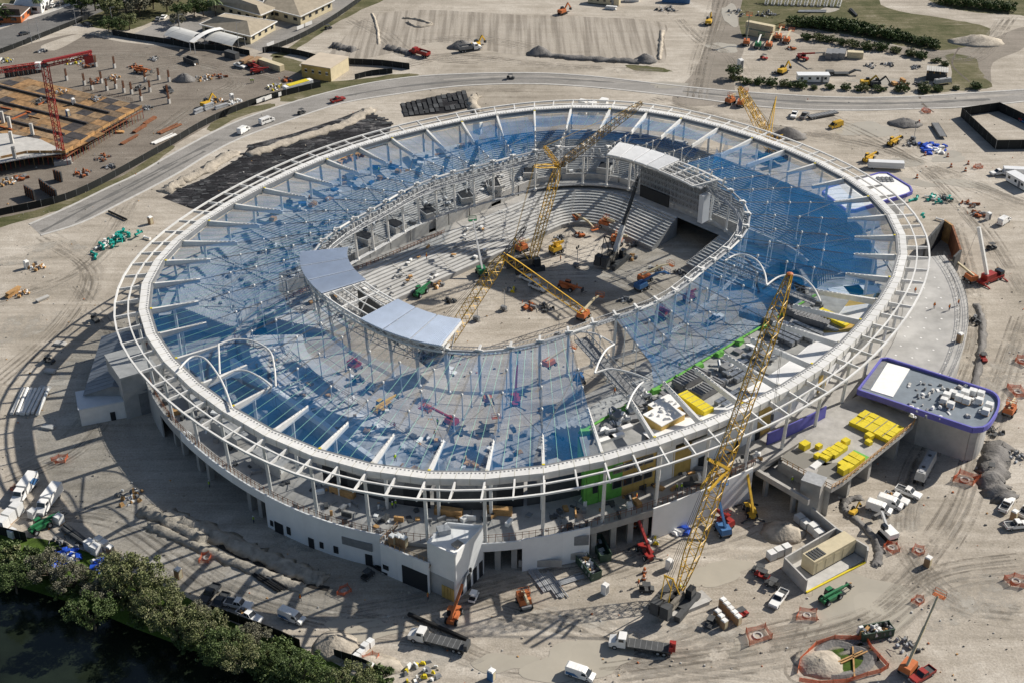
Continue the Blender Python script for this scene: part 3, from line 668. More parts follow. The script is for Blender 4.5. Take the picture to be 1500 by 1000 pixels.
for k in range(NB):
    p = ANG[k]; d = dg(p); L = RL(d)
    i0 = RO(p)-HW; t = pol(i0-L, p, 23.6); RT.append(t)
    mb = MB(); mb.beam(pol(i0,p,23.0), pol(i0-L,p,23.4), .62, 1.7, 0, .5, 1.0)
    for j in range(int(L/1.1)):
        c = pol(i0-.8-1.1*j, p, 23.05+.4*j*1.1/L); mb.beam(c-Vector((0,0,.72)), c+Vector((0,0,.72)), .12, .86, 0, up=(cos(p),sin(p),0))
    mb.box(pol(i0-.7,p,23.9), (.5,.6,.08), p, 1)
    r = mb.build('rafter', [STEELW, LEMON if k % 2 == 0 else SEAM, ], roof)
    # outer ladder of the canopy edge
    for j in (0., .5):
        q = mid(k, j); a, b = pol(RO(q)+HW, q, 22.9), pol(RO(q)+7.1, q, 23.0)
        MB().beam(a, b, .35, 1.25, 0, .3, .5).build('canopy_rung', STEELW, roof)
    for off, z, w in ((3.7,23.25,.34),(6.9,23.2,.42)):
        for j in (0., .5):
            q0, q1 = mid(k, j), mid(k, j+.5); MB().beam(pol(RO(q0)+off,q0,z), pol(RO(q1)+off,q1,z), w, w).build('canopy_rail', STEELW, roof)
    # columns
    zb = 8.
    MB().tube(pol(RO(p)+1.1,p,zb), pol(RO(p)+1.9,p,ZR0+.4), .42, 8, .36).build('column', STEELW, roof)
    if not suite_k(k): 
        z2 = 17. if 15 < d < 150 else 8.
        MB().tube(pol(RO(p)-7.2,p,z2), pol(RO(p)-7.2,p,22.8), .38, 8).build('column', STEELW, roof)
# inner tension rings, flying masts, cables
ZI, ZL = 28., 16.
IA = [ANG[k] for k in range(NB)]
CABLE = mat('cable', (.10,.10,.10), .6); PALEC = mat('pale_cable', (.40,.42,.40), .6)
for k in range(NB):
    a, b = mid(k,0), mid(k,1)
    A, B = pol(RI(a),a,ZI-.3), pol(RI(b),b,ZI-.3)
    MB().tube(A, B, .28, 6).build('upper_tension_ring', GALV if k % 3 else STEELW, roof)
    mb = MB()
    for o in (-.5,-.15,.2,.55): mb.tube(pol(RI(a)-.8+o,a,ZL), pol(RI(b)-.8+o,b,ZL), .09, 4)
    mb.build('lower_tension_cables', GALV, roof)
    d = dg(a)
    # catwalk truss hung inside the ring
    mb = MB(); C0, C1 = pol(RI(a)-1.6,a,ZI-2.2), pol(RI(b)-1.6,b,ZI-2.2); E0, E1 = pol(RI(a)-3.0,a,ZI-2.2), pol(RI(b)-3.0,b,ZI-2.2); u = Vector((0,0,1.3))
    for s0, s1 in ((C0,C1),(E0,E1),(C0+u,C1+u),(E0+u,E1+u)): mb.tube(s0, s1, .09, 4)
    mb.add([C0,C1,E1,E0], [(0,1,2,3)])
    for j in range(7):
        t = j/7; x0, x1 = C0.lerp(C1,t), C0.lerp(C1,t+1/7); y0 = E0.lerp(E1,t); y1 = E0.lerp(E1,t+1/7)
        mb.tube(x0, x1+u, .05, 3); mb.tube(y0+u, y1, .05, 3); mb.tube(x0, x0+u, .05, 3); mb.tube(y0, y0+u, .05, 3)
        if j % 2 and 20 < d < 160: mb.box(x0.lerp(y0,.5)+u, (.7,.5,1.1), a)
    mb.tube(C0+u, pol(RI(a),a,ZI-.3), .08, 4); mb.build('catwalk', GALV, roof)
    # mast
    mb = MB(); top, bot = pol(RI(a),a,ZI+.2), pol(RI(a)-.8,a,ZL)
    mb.tube(bot, bot.lerp(top,.5), .26, 7, .40); mb.tube(bot.lerp(top,.5), top, .40, 7, .28); mb.lathe(bot-Vector((0,0,.7)), [(.1,0),(.5,.25),(.55,.6),(.4,1.0),(.15,1.2)], 8)
    tdir = Vector((-sin(a),cos(a),0)); rdir = Vector((cos(a),sin(a),0))
    mb.beam(top+rdir*.2-tdir*.1, top-rdir*1.6+Vector((0,0,.35)), .5, .5); mb.beam(top-tdir*.9, top+tdir*.9, .4, .4); mb.build('flying_mast', STEELW, roof)
    # radial cables with hanging struts
    tip = RT[k]; cu_ = MB(); cl_ = MB()
    U0, U1, L0, L1 = tip, pol(RI(a),a,ZI), tip-Vector((0,0,1.2)), pol(RI(a)-.5,a,ZL+.1)
    for o in (-.12, .12): cu_.tube(U0+tdir*o, U1+tdir*o, .045, 4); cl_.tube(L0+tdir*o, L1+tdir*o, .05, 4)
    cu_.build('upper_radial_cable', CABLE, roof); cl_.build('lower_radial_cable', CABLE, roof)
    if suite_k(k) and d > -122: ts = (.55,.8)
    else: ts = (.27,.5,.75)
    for t in ts:
        x, y = U0.lerp(U1,t), L0.lerp(L1,t); m3 = MB(); m3.tube(y, x, .13, 5); m3.lathe(x-Vector((0,0,.35)), [(.12,0),(.34,.1),(.34,.5),(.12,.7)], 6); m3.lathe(y-Vector((0,0,.45)), [(.12,0),(.3,.1),(.3,.5),(.12,.8)], 6)
        m3.build('cable_strut', STEELW, roof)
    # ring cables between the struts
    an = mid(k,1); kn = (k+1) % NB; 
    if k < NB-1:
        pa = ANG[kn]; L_ = RL(dg(pa)); tipn = pol(RO(pa)-HW-L_, pa, 23.6)
        mb = MB()
        for t in (.27,.5,.75):
            mb.tube(L0.lerp(L1,t), (tipn-Vector((0,0,1.2))).lerp(pol(RI(pa)-.5,pa,ZL+.1),t), .05, 4)
        mb.tube(U0, tipn.lerp(pol(RI(pa),pa,ZI), .5), .045, 4) if k % 2 == 0 else mb.tube(U0.lerp(U1,.5), tipn, .045, 4)
        mb.build('net_edge_cable', CABLE, roof)
# arches over the gangway bays, and the gangways
def arch(q0, q1, h, nm='arch', r=.30, sid=Vector((0,0,0))):
    pts = [q0.lerp(q1,t/12)+Vector((0,0,h*sin(pi*t/12)**.8))+sid*sin(pi*t/12) for t in range(13)]
    mb = MB(); mb.path(pts, r, 7); return mb.build(nm, STEELW, roof)
def flat_arch(p0, p1, bow):
    """plan-curved tube lying in the roof plane"""
    d = (p1-p0); n = Vector((-d.y,d.x,0)).normalized(); pts = [p0.lerp(p1,t/14)+n*(bow*sin(pi*t/14)**.75) for t in range(15)]
    mb = MB(); mb.path(pts, .3, 7); mb.build('arch', STEELW, roof)
def trace_arch(px, z, r=.3):
    pts = smooth([Lc(x,y,z) for x, y in px], 5); mb = MB(); mb.path(pts, r*.75, 7); mb.build('arch', STEELW, roof)
for px, z in [([(320,504),(345,497),(372,500),(395,514),(402,538),(404,566)],24.6),([(262,540),(280,523),(300,525),(320,550),(331,572),(340,598)],24.6),([(320,504),(321,526),(322,548)],24.6),([(322,552),(342,543),(362,543),(385,555),(398,566)],24.6)]: trace_arch(px, z)
for px, z in [([(832,488),(850,486),(872,489),(890,498),(900,504)],27.),([(900,504),(888,512),(878,528),(871,546)],27.),([(871,546),(893,540),(915,543),(935,549),(951,556)],26.),([(951,556),(938,562),(926,578),(918,598)],25.5),
              ([(1062,382),(1077,374),(1095,374),(1110,383),(1120,400),(1123,418)],27.),([(1123,418),(1140,406),(1158,403),(1176,407),(1192,422),(1202,442)],26.)]: trace_arch(px, z)
def gang(px, z0, z1, w):
    a, b = Lc(*px[0], z0), Lc(*px[1], z1); mb = MB(); d = (b-a).normalized(); n = Vector((-d.y,d.x,0)).normalized()*w/2
    N_ = 16
    for s in (-1,1):
        for h in (0,1.6): mb.tube(a+n*s+Vector((0,0,h)), b+n*s+Vector((0,0,h)), .13, 4)
        for i in range(N_):
            p, q = a.lerp(b,i/N_)+n*s, a.lerp(b,(i+1)/N_)+n*s; mb.tube(p, q+Vector((0,0,1.6)), .07, 4); mb.tube(p, p+Vector((0,0,1.6)), .07, 4)
    mb.add([a+n,a-n,b-n,b+n], [(0,1,2,3)], 1); mb.build('gangway', [GALV, GREY], roof)
gang([(850,496),(938,592)], 26, 21.5, 3.2); gang([(1062,390),(1195,443)], 26.5, 21.5, 3.0)

# ---- canopies on the inner ring
ROOFP = mat('zinc_roof', (.46,.53,.64), .5, .1, ns=.35, na=.08)
RWHITE = mat('white_roof', (.72,.73,.74), .5, ns=.4, na=.06)
def canopy(label, a0, a1, dep, nb, clad, m, zo=30.2, zi=30.2, off=1.5):
    t = thing('roof_canopy', label, 'canopy roof', STLOC, AX)
    fr = MB(); P = [a0+(a1-a0)*i/(nb*3) for i in range(nb*3+1)]; ro = lambda p: RI(p)+off; ri = lambda p: RI(p)+off-dep
    for r, z in ((ro,zo-.5),(ri,zi-.5),(lambda p: RI(p)+1.2,zo-2.2)):
        for p, q in zip(P, P[1:]): fr.tube(pol(r(p),p,z), pol(r(q),q,z), .26, 6)
    for i, (p, q) in enumerate(zip(P, P[1:])):
        fr.tube(pol(ro(p),p,zo-.5), pol(RI(q)+1.2,q,zo-2.2), .1, 4); fr.tube(pol(ro(q),q,zo-.5), pol(RI(p)+1.2,p,zo-2.2), .1, 4)
    for i in range(nb+1):
        p = a0+(a1-a0)*i/nb; fr.beam(pol(ro(p),p,zo-.55), pol(ri(p),p,zi-.55), .35, .5)
        fr.tube(pol(RI(p)+.6,p,zo-.5), pol(RI(p),p,ZI), .3, 6); fr.tube(pol(RI(p)-6,p,zi-.7), pol(RI(p)-.4,p,ZI-6), .16, 5); fr.tube(pol(ro(p)-.6,p,zo-.5), pol(RI(p)-.4,p,ZI-8), .14, 5)
    for i in range(nb):
        for j in (.2,.45,.7,.9):
            p, q = a0+(a1-a0)*i/nb, a0+(a1-a0)*(i+1)/nb; fr.beam(pol(ro(p)-dep*j,p,zo-.35), pol(ro(q)-dep*j,q,zi-.35), .18, .3)
    fr.build('canopy_frame', STEELW, t)
    for i in clad:
        p, q = a0+(a1-a0)*(i+.02)/nb, a0+(a1-a0)*(i+.98)/nb; n = [p+(q-p)*j/4 for j in range(5)]
        mb = MB(); A = [pol(ro(x)+.5,x,zo) for x in n]; B = [pol(ri(x)-.4,x,zi) for x in n]; A2 = [v-Vector((0,0,.22)) for v in A]; B2 = [v-Vector((0,0,.22)) for v in B]
        mb.strip(A, B) if a1 > a0 else mb.strip(B, A); mb.strip(A2, A); mb.strip(B, B2); mb.strip(B2, A2)
        for f in range(1,18):
            s = f/18; k0 = p+(q-p)*s; mb.beam(pol(ro(k0)+.5,k0,zo+.05), pol(ri(k0)-.4,k0,zi+.05), .12, .2)
        mb.build('roof_panel', m, t)
    # perforated fascia under the outer edge
    fa = MB()
    for p, q in zip(P, P[1:]):
        for h in range(3):
            z0 = zo-2.4-1.5*h; x, y = pol(ro(p)-.2,p,z0), pol(ro(q)-.2,q,z0); fa.tube(x, y, .09, 4); fa.tube(x, y+Vector((0,0,1.5)), .06, 3); fa.tube(x, x+Vector((0,0,1.5)), .06, 3)
    fa.build('edge_lattice', GALV, t)
    return t
canopy('pale blue metal canopy at the left end of the pitch with an open middle bay', deg(149.5), deg(205.5), 11, 8, (0,1,2,5,6,7), ROOFP)
canopy('white metal canopy over the scoreboard at the far end, half still open frame', deg(21.5), deg(-14), 8.6, 7, (0,1,2,3), RWHITE, 30.4, 30.4, -1.9)
# ---- scoreboard under the far canopy
sb = thing('scoreboard', 'big steel framed scoreboard with one black screen strip under the white canopy', 'scoreboard', STLOC, AX)
b0, b1 = deg(14), deg(-11)
A = pol(RI(b0)-5,b0,17.5); B = pol(RI(b1)-5,b1,17.5); mb = MB()
for h in range(6):
    for dd in (0, 2.4):
        o = (B-A).normalized(); n = Vector((o.y,-o.x,0))*dd
        if n.x < 0: n = -n
        mb.tube(A+n+Vector((0,0,h*1.8)), B+n+Vector((0,0,h*1.8)), .12, 4)
        for i in range(18):
            p, q = A.lerp(B,i/18)+n+Vector((0,0,h*1.8)), A.lerp(B,(i+1)/18)+n+Vector((0,0,h*1.8))
            if h < 5: mb.tube(p, p+Vector((0,0,1.8)), .09, 4); mb.tube(p, q+Vector((0,0,1.8)), .06, 3)
mb.build('scoreboard_frame', GALV, sb)
o = (B-A).normalized(); nn = Vector((o.y,-o.x,0)); nn = nn if nn.x > 0 else -nn
MB().beam(A+nn*2.6+Vector((0,0,4.5)), B+nn*2.6+Vector((0,0,4.5)), .2, 8.8).build('back_sheet', mat('scoreboard_grey', (.30,.305,.31), .7, ns=.8, na=.4), sb)
MB().beam(A.lerp(B,.10)-nn*.35+Vector((0,0,1.6)), A.lerp(B,.55)-nn*.35+Vector((0,0,1.6)), .35, 3.6).build('screen', DARK, sb)
MB().beam(B+o*.6+nn*1.2+Vector((0,0,-1.0)), B+o*.6+nn*1.2+Vector((0,0,7.5)), 3.0, 1.6, up=o).build('end_cladding', RWHITE, sb)
MB().beam(A+nn*1.2+Vector((0,0,9.2)), B+nn*1.2+Vector((0,0,9.2)), 2.6, .18).build('top_walkway', GALV, sb)
s2 = thing('scoreboard', 'smaller steel scoreboard frame with grey panels under the open bay of the left canopy', 'scoreboard', STLOC, AX)
A = pol(RI(deg(155))-6,deg(155),18.5); B = pol(RI(deg(196))-6,deg(196),18.5); mb = MB()
for h in range(6):
    mb.tube(A+Vector((0,0,h*1.8)), B+Vector((0,0,h*1.8)), .12, 4)
    for i in range(20):
        p, q = A.lerp(B,i/20)+Vector((0,0,h*1.8)), A.lerp(B,(i+1)/20)+Vector((0,0,h*1.8))
        if h < 5: mb.tube(p, p+Vector((0,0,1.8)), .08, 4); mb.tube(p, q+Vector((0,0,1.8)), .06, 3)
mb.build('scoreboard_frame', GALV, s2); MB().beam(A.lerp(B,.3)+Vector((0,0,4)), A.lerp(B,.75)+Vector((0,0,4)), .3, 7.5).build('screen', DGREY, s2)

# ---- loose material on the concourse deck
random.seed(64); mb = MB()
for k in range(150):
    a = deg(random.uniform(-205,-98)); q = pol(RO(a)+random.uniform(-8.5,1.2), a, 8.0)
    mb.box(q, (random.uniform(.3,2.6), random.uniform(.25,1.2), random.uniform(.15,1.3)), random.uniform(0,3), random.choice((0,1,1,2,3,3)))
    if k % 3 == 0: mb.tube(q, q+Vector((random.uniform(-3,3),random.uniform(-3,3),.3)), .1, 4, m=1)
stuff(mb.build('concourse_materials', [WHITE, GREY, WOOD, DGREY], bowl))
for a0, a1 in ((-196,-190),(-186,-179),(-176,-170)):
    mb = MB(); A = [pol(RO(deg(a0+(a1-a0)*j/4))-4.2, deg(a0+(a1-a0)*j/4), 8) for j in range(5)]; B = [p+Vector((0,0,3)) for p in A]; C_ = [Vector((p.x*.965,p.y*.965,11)) for p in A]; mb.strip(A,B); mb.strip(B,C_); mb.build('concession_wall', GREYP, bowl)
# ---- clutter on the netted slab and strip
random.seed(63)
mb = MB()
for k in range(70):
    q = Vector((random.uniform(-66,-46), random.uniform(-45,16), 5.0))
    if hypot(q.x,q.y) > RO(atan2(q.y,q.x))-14 or hypot(q.x,q.y) < RI(atan2(q.y,q.x))-4: continue
    mb.box(q, (random.uniform(.3,2.2), random.uniform(.3,1.4), random.uniform(.1,1.1)), random.uniform(0,3), random.choice((0,1,1,2,3,3)))
for k in range(45):
    a = deg(random.uniform(-165,-128)); q = pol(random.uniform(RI(a)-2, RO(a)-15), a, 5.0)
    mb.box(q, (random.uniform(.3,2.4), random.uniform(.3,1.4), random.uniform(.1,1.0)), random.uniform(0,3), random.choice((0,1,1,2,3,3)))
stuff(mb.build('slab_materials', [WHITE, GREY, WOOD, DGREY, ORANGE], bowl))
# ---- blue safety net
def net_mat():
    m = bpy.data.materials.new('blue_safety_net'); m.use_nodes = True; t = m.node_tree; t.nodes.remove(t.nodes['Principled BSDF']); out = t.nodes['Material Output']
    tr = t.nodes.new('ShaderNodeBsdfTransparent'); df = t.nodes.new('ShaderNodeBsdfDiffuse'); tl = t.nodes.new('ShaderNodeBsdfTranslucent')
    df.inputs[0].default_value = (.014,.19,.50,1); tl.inputs[0].default_value = (.014,.19,.50,1)
    tr.inputs[0].default_value = (.93,.97,1.0,1)
    m1 = t.nodes.new('ShaderNodeMixShader'); m1.inputs[0].default_value = .35; t.links.new(df.outputs[0], m1.inputs[1]); t.links.new(tl.outputs[0], m1.inputs[2])
    mx = t.nodes.new('ShaderNodeMixShader'); geo = t.nodes.new('ShaderNodeNewGeometry')
    n = t.nodes.new('ShaderNodeTexNoise'); n.inputs['Scale'].default_value = .09; n.inputs['Detail'].default_value = 6; n.inputs['Roughness'].default_value = .65; t.links.new(geo.outputs['Position'], n.inputs['Vector'])
    mr = t.nodes.new('ShaderNodeMapRange'); mr.inputs[1].default_value = .3; mr.inputs[2].default_value = .7; mr.inputs[3].default_value = .15; mr.inputs[4].default_value = .38
    oi = t.nodes.new('ShaderNodeObjectInfo'); ad = t.nodes.new('ShaderNodeMath'); ad.operation = 'MULTIPLY_ADD'; ad.inputs[1].default_value = .08; t.links.new(oi.outputs['Random'], ad.inputs[0])
    t.links.new(n.outputs['Fac'], mr.inputs[0]); t.links.new(mr.outputs[0], ad.inputs[2]); t.links.new(ad.outputs[0], mx.inputs[0])
    t.links.new(tr.outputs[0], mx.inputs[1]); t.links.new(m1.outputs[0], mx.inputs[2]); t.links.new(mx.outputs[0], out.inputs[0]); return m
NET = net_mat(); ROPE = mat('net_rope', (.25,.55,.42), .7)
net = thing('safety_net', 'translucent blue safety netting stretched across the bays under the roof cables', 'safety net', STLOC, AX)
def netz(t): return 22.5+4.9*t
NETN = 10
for k in range(NB):
    a, b = mid(k,0), mid(k,1); d = dg(mid(k,.5)); t0, t1 = 0., 1.
    if suite_k(k) and suite_k(k+1) or (-128 < d < -61): t0 = None
    if 9 < d < 47: t1 = .34
    if 1 < d <= 9: t1 = .22
    if -125 < d < -111: continue
    rows = []
    for i in range(NETN+1):
        t = i/NETN; row = []
        for j in range(5):
            p = a+(b-a)*j/4
            r0, r1 = RO(p)-HW-.3, RI(p)-.6
            if t0 is None and sin(p) < 0: r0 = min(r0, 60.3/abs(sin(p)))
            rr = r0+(r1-r0)*(t1*t); tt = (RO(p)-HW-rr)/(RO(p)-HW-r1)
            zz_ = 19.75 if (t0 is None and i == 0 and sin(p) < 0) else netz(tt)
            row.append(pol(rr, p, zz_-.55*sin(pi*j/4)*(1-.3*tt)-.25*sin(pi*t*4)**2))
        rows.append(row)
    mb = MB(); mb.v = [tuple(p) for r in rows for p in r]
    mb.f = [(i*5+j, i*5+j+1, (i+1)*5+j+1, (i+1)*5+j) for i in range(NETN) for j in range(4)]; mb.mi = [0]*len(mb.f)
    o = mb.build('net_panel', NET, net)
    rp = MB()
    for j in (1,2,3): rp.path([Vector(rows[i][j])+Vector((0,0,.08)) for i in range(0,NETN+1,2)], .035, 3)
    rp.build('net_ropes', ROPE, o)
# draped net along the back rows of the far stand
for i in range(9):
    a, b = deg(12+5.6*i), deg(12+5.6*(i+1)); n = [a+(b-a)*j/4 for j in range(5)]
    mb = MB(); rows = [[pol(bkU(p)+dr, p, z+.15*sin(9*p+dr)) for p in n] for dr, z in ((-4.5,16.9),(-2.,17.9),(.3,18.6),(2.2,19.4),(3.5,21.5))]
    for o in (0,):
        v0 = len(mb.v); mb.v += [(p.x,p.y,p.z+o) for r in rows for p in r]; mb.f += [(v0+x*5+j,v0+x*5+j+1,v0+x*5+j+6,v0+x*5+j+5) for x in range(4) for j in range(4)]; mb.mi += [0]*16
    mb.build('net_drape', NET, net)
# loose hanging flaps at the torn edge
for px in ([(1050,215),(1058,240),(1040,252),(1046,232)],[(1215/1.0*0+1056,228),(1064,205),(1068,222),(1052,256)]):
    mb = MB(); q = [Lc(*p, 19+i*.6) for i, p in enumerate(px)]; mb.add(q, [(0,1,2,3)]); mb.build('net_flap', NET, net)
# ================================================================ suite building inside the ring, lower right
su = thing('suite_building', 'suite building with grey plant roof and green, tan and white outer walls', 'building', STLOC, AX)
ROOFG = mat('grey_roof_membrane', (.36,.36,.345), .85, ns=.18, na=.35)
ZS = 19.3
P = [deg(-127.5+i*(127.5-56)/40) for i in range(41)]
def rin(p): return 60.6/abs(sin(p))
A = [pol(rin(p),p,ZS) for p in P]; B = [pol(max(RO(p)-(8.8 if dg(p) > -117 else 5.3), rin(p)+.5),p,ZS) for p in P]
mb = MB(); mb.strip(B, A); mb.strip(A, [Vector((p.x,p.y,8)) for p in A]); mb.build('flat_roof', ROOFG, su)
mb = MB(); mb.path([p+Vector((0,0,.35)) for p in A], .28, 5); mb.build('green_roof_edge', LIME, su)
# slanting white cladding between roof edge and the facade
def sfac(a0, a1, r0, z0, r1, z1, m, nm, n=3, lab=None):
    o = [deg(a0)+(deg(a1)-deg(a0))*i/n for i in range(n+1)]
    mb = MB(); mb.strip([pol(RO(p)+r0,p,z0) for p in o], [pol(RO(p)+r1,p,z1) for p in o]); mb.strip([pol(RO(p)+r0-.3,p,z0) for p in o], [pol(RO(p)+r1-.3,p,z1) for p in o]); mb.strip([pol(RO(p)+r1,p,z1) for p in o], [pol(RO(p)+r1-.5,p,z1) for p in o])
    return mb.build(nm, m, su, lab)
for i in range(17):
    a = -117.5+3.6*i; tanp = a > -76
    sfac(a, a+3.6, -2.6, 21.6, -9.0, 19.5, TAN if tanp and i % 3 == 1 else WP, 'slanted_cladding')
for i in range(16):
    a = -113+3.6*i; sfac(a, a+3.5, -5.2, 8, -5.2, 15.4, WP if i % 5 else TAN, 'wall_panel')
for a in (-127.3,-125.4,-123.6,-121.8,-119.9,-118,-116,-114.5):
    m = LIME if a < -123.5 else (TAN if a < -116.5 else WP)
    sfac(a, a+1.82, -5.2, 8.0, -5.2, 18.8 if m is LIME else 17.5, m, 'wall_panel', 2)
for i, a in enumerate((-123.4,-121.7,-120.0,-118.3)):
    for z0, z1 in ((10.6,13.2),(14.6,16.6)):
        f = sfac(a, a+1.55, -4.95, z0, -4.95, z1, GREY, 'window', 1); g = sfac(a+.12, a+1.43, -4.88, z0+.2, -4.88, z1-.2, GLASS, 'pane', 1); g.parent = f
sfac(-126.4,-125.6,-4.95,11,-4.95,13.6,GLASS,'window',1)
p = deg(-127.5); mb = MB(); a, b = pol(rin(p),p,8), pol(RO(p)-5.2,p,8); mb.beam(a+Vector((0,0,5.3)), b+Vector((0,0,5.3)), .4, 10.8); mb.build('end_wall', LIME, su)
for a in (-107.5,-106.6,-100,-95):
    q = pol(RO(deg(a))-4.9,deg(a),8); MB().box(q, (.3,1.3,2.6), deg(a)).build('door', DARK, su)
random.seed(21)
for a in (-126.5,-119,-110,-103,-97,-90,-83,-74,-66):
    q = pol(rin(deg(a))+.8,deg(a),ZS); MB().box(q, (1.5,2.4,1.0), deg(a), tp=(.7,.8)).build('lime_anchor_cover', LIME, su)
# rooftop plant
RIB = mat('grey_unit', (.20,.20,.205), .6, ns=.8, na=.2); DUCT = mat('duct_silver', (.36,.38,.40), .35, .7, ns=1., na=.25)
def roof_unit(kind='ahu'):
    t = thing('air_handler', '', 'roof plant')
    m = MB(); m.box((0,0,.3), (11,4,2.0)); m.build('casing', RIB, t)
    for i in range(10): MB().box((-5+1.1*i,0,2.3), (.35,4.1,.22)).build('rib', GREY, t)
    MB().box((0,0,0), (10.6,3.6,.3)).build('curb', DARK, t)
    return t
def duct_run(kind='a'):
    t = thing('duct_run', '', 'roof duct')
    for j in range(3):
        for i in range(7): MB().box((-5+1.5*i+(j%2)*.3,-2.6+2.1*j,.4), (1.35,1.5,1.35), .03*(i%3)).build('duct_section', DUCT, t)
    m = MB()
    for i in range(5): m.box((-4.5+2.2*i,0,0), (.2,5.5,.4))
    m.build('duct_stand', GREY, t); return t
def pipe_cluster(kind='p'):
    t = thing('pipe_cluster', '', 'roof pipework'); random.seed(5); 
    for i in range(9):
        m = MB(); x = -4+random.uniform(0,8); y = random.uniform(-2,2); m.tube((x,y,.5), (x+random.uniform(-2,2),y+random.uniform(-2,2),random.uniform(.6,2)), .4, 7); m.tube((x,y,0), (x,y,1.2), .45, 7); m.build('pipe', WHITE if i % 2 else DUCT, t)
    MB().box((2,0,0), (2.6,2.2,1.7)).build('pump_box', GREY, t); return t
def wrapped_box(m='y'):
    t = thing('wrapped_unit', '', 'wrapped crate'); M_ = LEMON if m == 'y' else WHITE
    MB().box((0,0,.1), (7,2.4,1.6), tp=(.98,.94)).build('wrap', M_, t); MB().box((0,0,0), (6.8,2.2,.1)).build('skid', WOOD, t)
    m_ = MB()
    for i in range(5): m_.box((-2.8+1.4*i,0,1.7), (.08,2.3,.03))
    m_.build('strap', GREY, t); return t
for a in [(roof_unit,('a',),1110,468,40,12,'long grey ribbed air handler nearest the back yellow wrapped unit'),(roof_unit,('a',),1190,473,40,12,'shorter set grey air handler touching the black corner of the suite roof'),
          (roof_unit,('a',),1010,560,38,-22,'ribbed grey air handler left of the yellow box near the middle of the suite roof'),(roof_unit,('a',),1035,575,38,-22,'ribbed grey air handler with the yellow box at its foot'),
          (roof_unit,('a',),1165,462,40,14,'dark grey air handler in the row of three at the back of the suite roof')]:
    place(a[0], a[1], a[2], a[3], a[4], a[5], a[6], 'air handlers on the suite roof', z=ZS+.02, sc=.8)
for px, py, lab in [(1075,588,'silver duct run beside the long yellow box'),(1215,478,'silver duct run beside the bright yellow wrapped unit'),(1150,495,'silver duct block under the third rafter of the suite roof'),(1120,520,'low silver duct run in the middle of the suite roof'),(1085,545,'silver duct run next to the white pipe cluster'),(1180,490,'dark silver duct run at the outer edge of the suite roof')]:
    place(duct_run, ('a',), px, py, 36, -20 if px < 1130 else 16, lab, 'ducts on the suite roof', z=ZS+.02, sc=.8)
for px, py, lab in [(1055,548,'white lagged pipe cluster on the left half of the suite roof'),(1110,530,'white and silver pipe cluster between the rafters'),(925,585,'small pipe group by the gangway foot on the suite roof'),(895,620,'scattered pipe lengths near the green corner of the suite roof')]:
    place(pipe_cluster, ('p',), px, py, 30, -15, lab, 'pipe clusters on the suite roof', z=ZS+.02)
for px, py, dx, dy, lab, sc in [(1220,475,30,14,'bright yellow wrapped unit at the back right of the suite roof',1.3),(1018,598,30,20,'long yellow wrapped box beside the ribbed air handlers',1.25)]:
    place(wrapped_box, ('y',), px, py, dx, dy, lab, 'yellow wrapped units on the suite roof', z=ZS+.02, sc=sc)
def skylight(k='s'):
    t = thing('roof_hatch_house', '', 'roof housing'); MB().box((0,0,0), (9,7,2.6)).build('tan_wall', TAN, t); MB().box((0,0,2.6), (9.2,7.2,.25)).build('white_cap', WHITE, t)
    m = MB(); random.seed(3)
    for i in range(8): m.box((random.uniform(-3,3), random.uniform(-2.5,2.5), 2.85), (random.uniform(.6,2.4), random.uniform(.4,1.4), random.uniform(.2,.8)), random.uniform(0,3), tp=(.5,.4))
    m.build('crumpled_sheet', WHITE, t); return t
place(skylight, ('s',), 972, 618, 30, -16, 'tan walled roof housing with a crumpled white sheet on top', z=ZS+.02, sc=.8); place(skylight, ('s',), 975, 602, 30, -16, 'smaller tan and white roof housing just behind the one with the white sheet', z=ZS+.02, sc=.7)
for i, (px, py) in enumerate([(880,632),(888,645),(903,640),(915,628)]):
    q = G(px, py, ZS+.02); o = MB().box((0,0,0), (3.6,1.2,.7), .5).build('insulation_bundle', WHITE); o.location = q
    tag(o, ['white insulation bundle nearest the green corner of the suite roof','white insulation bundle at the tan wall edge of the suite roof','white insulation bundle in the middle of the four on the suite roof corner','white insulation bundle closest to the gangway foot'][i], 'insulation', 'insulation bundles on the suite roof')
for i, (px, py) in enumerate([(1240,440),(1262,436)]):
    q = G(px, py, 15); o = MB().box((0,0,0), (9,6,2.5), .2, tp=(.96,.96)).build('wrapped_block', WHITE); o.location = q
    tag(o, ['left one of two white wrapped blocks under the net beside the suites','right one of two white wrapped blocks under the net beside the suites'][i], 'wrapped block')
random.seed(17); mb = MB()
for k in range(150):
    a = deg(random.uniform(-126,-60)); q = pol(random.uniform(rin(a)+2, RO(a)-13.5), a, ZS+.02)
    if hypot(q.x,q.y) < rin(a)+1: continue
    s = random.uniform(.5,2.2); mb.box(q, (s, s*random.uniform(.3,.9), random.uniform(.2,1.2)), a+random.choice((0,0,.1,1.5)), random.choice((0,1,1,2,3,3)))
stuff(mb.build('roof_plant_clutter', [WHITE, GREY, DUCT, RIB], su))
# lower netted roof at the right end of the suites
mb = MB(); pts = [Lc(x,y,15) for x,y in [(1150,455),(1232,398),(1300,420),(1275,470),(1225,500)]]; mb.prism([(p.x,p.y) for p in pts], 8, 15); mb.build('lower_roof', ROOFG, su)
